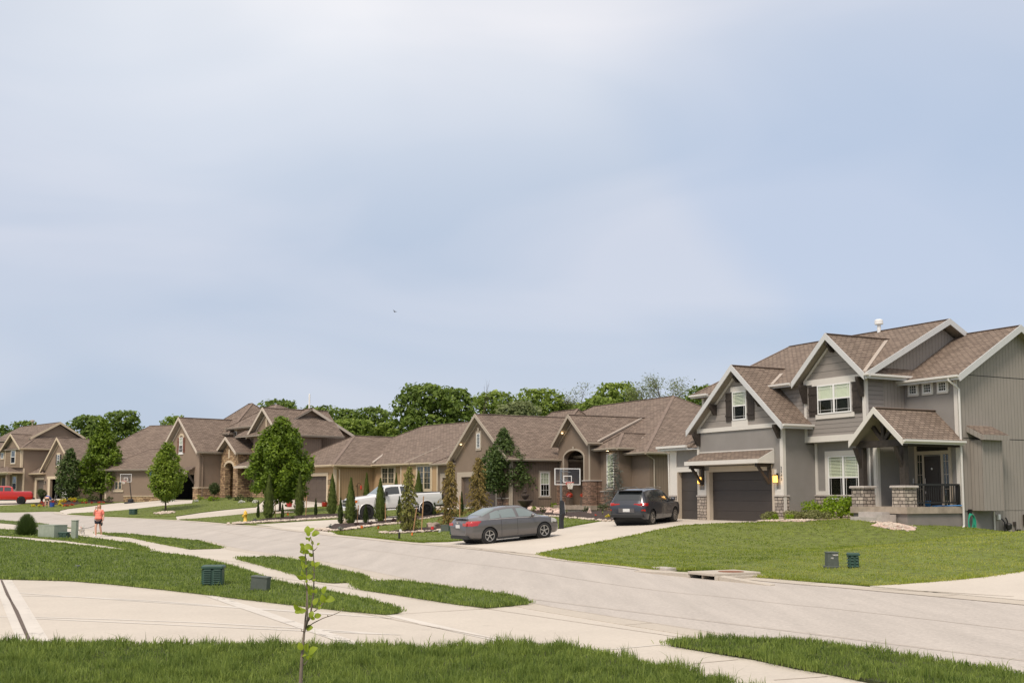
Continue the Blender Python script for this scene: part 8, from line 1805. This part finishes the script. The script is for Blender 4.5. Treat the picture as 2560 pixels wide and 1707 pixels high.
# woman walking towards the camera with a phone at her face
b = G(245,1342); q = 80*b[1]/2810/1.66; W_ = thing('person', (b[0], b[1], b[2]+.02), R(-4), 'person in a coral T-shirt and navy shorts walking a dog, phone held to the face', 'person'); W_.scale = (q,)*3
V = [(0,0,.92),(0,.01,1.08),(0,.01,1.24),(0,.01,1.36),(0,.0,1.43),(0,-.01,1.50),(0,-.015,1.56),(0,-.005,1.62),
     (-.09,0,.86),(-.10,-.10,.48),(-.10,-.07,.28),(-.10,-.05,.09),(-.10,-.17,.035),
     (.09,0,.86),(.09,.03,.49),(.085,.12,.31),(.08,.22,.15),(.08,.12,.05),
     (-.17,.01,1.33),(-.25,-.03,1.10),(-.20,-.14,1.26),(-.115,-.17,1.42),(-.10,-.165,1.475),
     (.17,.01,1.33),(.25,.03,1.08),(.25,-.03,.90),(.235,-.07,.80),(.23,-.085,.75)]
Ed = [(0,1),(1,2),(2,3),(3,4),(4,5),(5,6),(6,7),(0,8),(8,9),(9,10),(10,11),(11,12),(0,13),(13,14),(14,15),(15,16),(16,17),(3,18),(18,19),(19,20),(20,21),(21,22),(3,23),(23,24),(24,25),(25,26),(26,27)]
Rr = [(.125,.10),(.13,.10),(.15,.12),(.10,.09),.05,(.062,.07),(.078,.09),(.06,.07),.082,.058,.056,.035,.028,.082,.058,.054,.034,.028,.06,.043,.036,.026,(.032,.02),.06,.043,.036,.026,(.032,.02)]
def wx(mb):
    fingers(mb, (-.10,-.165,1.49), (.1,.0,1), (1,.2,0), (.8,.3,.3)); fingers(mb, (.23,-.09,.73), (0,-.1,-1), (.2,1,0), (-.3,-1,0), curl=1.2)
    mb.blob((0,-.105,1.545), .016, 1, .05, 1, (1,1.2,1.3)); mb.blob((-.078,-.005,1.55), .02, 2, .05, 1, (.5,1,1.3)); mb.blob((.078,-.005,1.55), .02, 3, .05, 1, (.5,1,1.3))
skin('body', V, Ed, Rr, M['skin'], W_, extra=wx)
Vs = [(0,0,.93),(0,.01,1.06),(0,.01,1.22),(0,.01,1.345),(-.175,.01,1.335),(-.24,-.02,1.15),(.175,.01,1.335),(.245,.02,1.14),(0,0,.86)]
skin('shirt', Vs, [(0,1),(1,2),(2,3),(3,4),(4,5),(3,6),(6,7),(0,8)], [(.19,.155),(.185,.15),(.185,.155),(.11,.10),.078,.075,.078,.075,(.19,.155)], M['coral'], W_, root=1)
skin('shorts', [(0,0,.90),(-.09,-.02,.80),(-.10,-.06,.62),(.09,.0,.80),(.09,.015,.62)], [(0,1),(1,2),(0,3),(3,4)], [.165,.125,.10,.125,.10], M['navy'], W_)
for nm, p, q2 in (('shoe',(-.10,-.02,.05),(-.10,-.20,.03)),('shoe',(.08,.24,.10),(.08,.10,.035))):
    skin(nm, [p, tuple((Vector(p)+Vector(q2))/2), q2], [(0,1),(1,2)], [.045,.046,.036], M['shoe'], W_)
skin('hair', [(0,.03,1.62),(0,.05,1.52),(-.07,.02,1.54),(-.085,.0,1.40),(.07,.02,1.54),(.085,.0,1.40),(0,-.02,1.66)], [(0,1),(0,2),(2,3),(0,4),(4,5),(0,6)], [.095,.075,.04,.03,.04,.03,.075], M['hair'], W_)
for x in (-.03, .03): obj('eye', MB().blob((x,-.093,1.565), .011, 1, 0, 1), M['eye'], W_, smooth=True, uv=False)
obj('mouth', MB().blob((0,-.097,1.508), .02, 1, 0, 1, (1,.4,.3)), M['lip'], W_, smooth=True, uv=False)
ph = obj('mobile_phone', MB().cbox(-.012,.0,-.035,.035,-.07,.07,.004), M['black'], uv=False, label='dark phone held to the face of the dog walker', cat='phone'); ph.location = (b[0]-.085*q, b[1]-.19*q, b[2]+1.50*q); ph.scale = (q,)*3; ph.rotation_euler = (.15,.2,.5)
lh = obj('leash_reel', MB().blob((0,0,0), .085, 5, .08, 2, (.7,.5,1.2)), M['black'], uv=False, label='black leash handle in the lowered hand of the dog walker', cat='leash handle', smooth=True); lh.location = (b[0]+.21*q, b[1]-.13*q, b[2]+.68*q); lh.scale = (q,)*3
# white dog facing the camera
d_ = G(203,1339); q = 27*d_[1]/2810/.56; D_ = thing('dog', (d_[0], d_[1], d_[2]+.02), R(6), 'small white fluffy dog with a tan face trotting on the sidewalk towards the camera', 'dog'); D_.scale = (q,)*3
V = [(0,.22,.33),(0,.05,.34),(0,-.12,.33),(0,-.22,.36),(0,-.29,.36),(0,-.36,.33),(0,-.40,.31),
     (-.07,-.12,.26),(-.075,-.13,.13),(-.075,-.11,.06),(-.075,-.14,.02),(.07,-.12,.26),(.075,-.16,.14),(.075,-.19,.07),(.075,-.22,.03),
     (-.07,.21,.27),(-.08,.16,.19),(-.08,.25,.11),(-.08,.22,.02),(.07,.21,.27),(.08,.17,.19),(.08,.27,.11),(.08,.24,.02),(0,.31,.40),(0,.31,.52)]
Ed = [(0,1),(1,2),(2,3),(3,4),(4,5),(5,6),(2,7),(7,8),(8,9),(9,10),(2,11),(11,12),(12,13),(13,14),(0,15),(15,16),(16,17),(17,18),(0,19),(19,20),(20,21),(21,22),(0,23),(23,24)]
Rr = [.095,.09,.11,.085,.085,.05,.032,.055,.035,.028,.028,.055,.035,.028,.028,.06,.04,.026,.028,.06,.04,.026,.028,.04,.03]
dogb = skin('body', V, Ed, Rr, M['fur'], D_, root=1)
rng = np.random.default_rng(3); crown('fur_tufts', [(0,.2,.34,.12),(0,.05,.36,.12),(0,-.12,.35,.13),(0,.31,.5,.06),(0,-.24,.40,.09)], 420, .05, M['flower_w'], D_)
for x in (-1, 1): obj('ear', MB().blob((x*.085,-.26,.39), .045, 2, .1, 1, (.5,.6,1.1)), M['tanfur'], D_, smooth=True, uv=False); obj('eye', MB().blob((x*.035,-.365,.375), .011, 1, 0, 1), M['eye'], D_, smooth=True, uv=False)
obj('muzzle_patch', MB().blob((0,-.345,.35), .055, 1, .05, 2, (1,.6,.9)), M['tanfur'], D_, smooth=True, uv=False); obj('nose', MB().blob((0,-.435,.325), .02, 1, 0, 1), M['eye'], D_, smooth=True, uv=False)
obj('collar', MB().tube([(.085*math.cos(a), -.20, .36+.085*math.sin(a)) for a in np.linspace(0, 6.283, 16)], .012, 5, cap=False), M['flagred'], D_, uv=False)
s_, e_ = Vector((d_[0]+.04, d_[1]-.15, d_[2]+.42)), Vector((b[0]+.10, b[1]-.22, b[2]+.72)); obj('leash', MB().tube([s_.lerp(e_, t)-Vector((0,0,.10*math.sin(math.pi*t))) for t in np.linspace(0, 1, 12)], .011, 5), M['black'], uv=False, label='dark leash running from the white dog to the dog walker', cat='leash')
# gardener bending over the flower bed, seen from behind
b = G(117,1268); q = 26*b[1]/2810/1.0; P_ = thing('person', (b[0], b[1], b[2]+.03), R(8), 'person in blue shirt and khaki shorts bending over the flower bed, seen from behind', 'person'); P_.scale = (q,)*3
V = [(0,0,.92),(0,.20,.98),(0,.42,.88),(0,.52,.74),(0,.58,.68),(0,.63,.60),(0,.66,.53),
     (-.10,0,.86),(-.15,.05,.48),(-.15,-.02,.10),(-.15,.12,.04),(.10,0,.86),(.15,.05,.48),(.15,-.02,.10),(.15,.12,.04),
     (-.19,.44,.84),(-.24,.50,.58),(-.16,.58,.34),(-.14,.60,.27),(.19,.44,.84),(.25,.52,.58),(.15,.60,.34),(.13,.62,.27)]
Ed = [(0,1),(1,2),(2,3),(3,4),(4,5),(5,6),(0,7),(7,8),(8,9),(9,10),(0,11),(11,12),(12,13),(13,14),(2,15),(15,16),(16,17),(17,18),(2,19),(19,20),(20,21),(21,22)]
Rr = [(.15,.13),.14,.14,.06,.07,.09,.07,.10,.065,.042,.035,.10,.065,.042,.035,.07,.045,.03,.035,.07,.045,.03,.035]
skin('body', V, Ed, Rr, M['skin'], P_, extra=lambda mb: (fingers(mb, (-.14,.61,.24), (0,.2,-1), (1,0,0), (1,0,-.3)), fingers(mb, (.13,.63,.24), (0,.2,-1), (1,0,0), (-1,0,-.3))))
M['blueshirt'] = mat('blue_shirt', (.06,.14,.50), .8, var=.3, vs=15); M['khaki'] = mat('khaki_cotton', (.20,.16,.09), .85)
skin('shirt', [(0,.06,.97),(0,.24,1.0),(0,.42,.89),(-.2,.44,.84),(-.24,.49,.66),(.2,.44,.84),(.25,.50,.66)], [(0,1),(1,2),(2,3),(3,4),(2,5),(5,6)], [(.17,.15),.17,.165,.09,.07,.09,.07], M['blueshirt'], P_, root=1)
skin('shorts', [(0,0,.91),(-.10,.01,.80),(-.14,.04,.58),(.10,.01,.80),(.14,.04,.58)], [(0,1),(1,2),(0,3),(3,4)], [(.175,.165),.13,.11,.13,.11], M['khaki'], P_)
skin('hair', [(0,.60,.66),(0,.66,.58)], [(0,1)], [.10,.085], M['hair'], P_)
for x in (-.15, .15): skin('shoe', [(x,-.03,.05),(x,.05,.04),(x,.15,.035)], [(0,1),(1,2)], [.048,.046,.038], M['shoe'], P_)

# ================================================================= foreground sapling
SY = 9.6; sb = atY(748,1707+150,SY); zg = hz1(sb[0], SY)+.06
def S_(px, py, dy=0): p = atY(px, py, SY+dy); return Vector(p)
def sp(x, y, dy=0): return S_(720+x/3.757, 1290+y/3.757, dy)       # crop coordinates of the measured zoom
root = S_(750, 1880); root.z = zg; root.x = sp(118,1568).x-.01
T_ = thing('sapling', tuple(root), 0, 'young sapling with sparse yellow-green leaves in the near foreground', 'tree')
def loc(v): return tuple(Vector(v)-root)
main = [tuple((0,0,-.1)), loc(sp(118,1568)), loc(sp(128,1380)), loc(sp(140,1200)), loc(sp(155,1060)), loc(sp(172,880)), loc(sp(178,720)), loc(sp(176,560)), loc(sp(168,430)), loc(sp(163,345))]
tw = MB(); tw.tube(main, [.020,.016,.014,.012,.009,.0075,.006,.005,.004,.0035], 8)
tw.tube([loc(sp(150,1100)), loc(sp(180,1000,.02)), loc(sp(215,900,.03)), loc(sp(238,740,.04)), loc(sp(246,560,.03)), loc(sp(240,380,.02)), loc(sp(228,260,.02)), loc(sp(212,190,.02))], [.009,.0085,.008,.0065,.0055,.005,.004,.003], 6)
tw.tube([loc(sp(165,1050)), loc(sp(182,960,-.02)), loc(sp(186,860,-.02)), loc(sp(180,700,-.01))], [.007,.006,.005,.003], 6)
for pts in ([(172,1045),(240,1000),(330,955),(420,925),(480,900),(524,862)], [(245,895),(300,850),(345,800),(365,755)], [(150,1075),(130,1080),(122,1050)], [(140,1400),(160,1385),(185,1352)], [(180,690),(160,655),(150,605)], [(242,322),(262,305),(275,288)], [(190,980),(205,965),(215,940)], [(165,380),(160,355),(150,340)], [(372,935),(374,925)]):
    tw.tube([loc(sp(x, y, .02*math.sin(i+x))) for i, (x, y) in enumerate(pts)], .0052, 5, .002)
obj('trunk', tw, M['barkpale'], T_, smooth=True, uv=False)
leaves = [(185,125,70,100),(225,130,55,40),(262,165,75,15),(195,160,50,80),(287,262,32,30),(232,245,40,120),(132,268,45,150),(140,300,55,110),(190,290,75,5),(175,330,50,130),(130,385,60,170),(155,392,45,60),(215,355,55,150),(145,445,65,130),(150,470,55,100),(238,440,55,110),(280,450,55,35),(262,475,40,60),(140,525,55,120),(118,568,75,170),(160,572,50,90),(202,568,55,20),(208,690,95,100),(346,690,72,75),(395,783,88,0),(335,770,80,110),(262,800,70,60),(84,850,80,150),(110,892,90,0),(140,890,60,15),(222,920,62,70),(280,935,62,12),(232,950,50,150),(205,1048,70,8),(120,1218,72,120),(182,1232,85,75),(240,1262,95,35),(225,1290,75,60),(150,1306,45,10),(188,1325,40,60)]
leaves += [(165,400,34,120),(172,470,36,30),(236,520,34,150),(246,600,36,40),(184,640,34,110),(176,610,32,20),(236,360,36,60),(220,300,38,150),(205,215,40,70),(180,205,34,150),(150,340,36,20),(125,330,34,100),(176,800,38,140),(196,850,36,50),(300,860,36,40),(300,820,34,110),(262,700,40,80),(232,700,36,120)]
rnd = random.Random(2)
for k, (x, y, l, a) in enumerate(leaves):
    c = Vector(loc(sp(x, y, rnd.uniform(-.05, .05)))); ln = l*1.12/3.757*SY/2810; an = R(a); d = Vector((math.cos(an), rnd.uniform(-.4, .4), math.sin(an))).normalized(); tl = rnd.uniform(.1, .9); s_ = Vector((-math.sin(an), 0, math.cos(an)))*math.cos(tl)*1.0+Vector((0, 1, 0))*math.sin(tl); s_ = (s_-d*s_.dot(d)).normalized(); nr = d.cross(s_)
    mb = MB(); prof = [(0,.0),(.12,.26),(.35,.40),(.6,.38),(.82,.22),(1,.0)]; v = []
    for t, w_ in prof: cc = c+d*ln*(t-.5)+nr*ln*.10*math.sin(t*3.1); v += [cc+s_*ln*w_*.95+nr*ln*w_*.18, cc, cc-s_*ln*w_*.95+nr*ln*w_*.18]
    f = []
    for i in range(5): f += [(3*i,3*i+1,3*i+4,3*i+3),(3*i+1,3*i+2,3*i+5,3*i+4)]
    mb.add([tuple(p) for p in v], f); obj('leaf', mb, M['leaf_sap'], T_, smooth=True, uv=False)
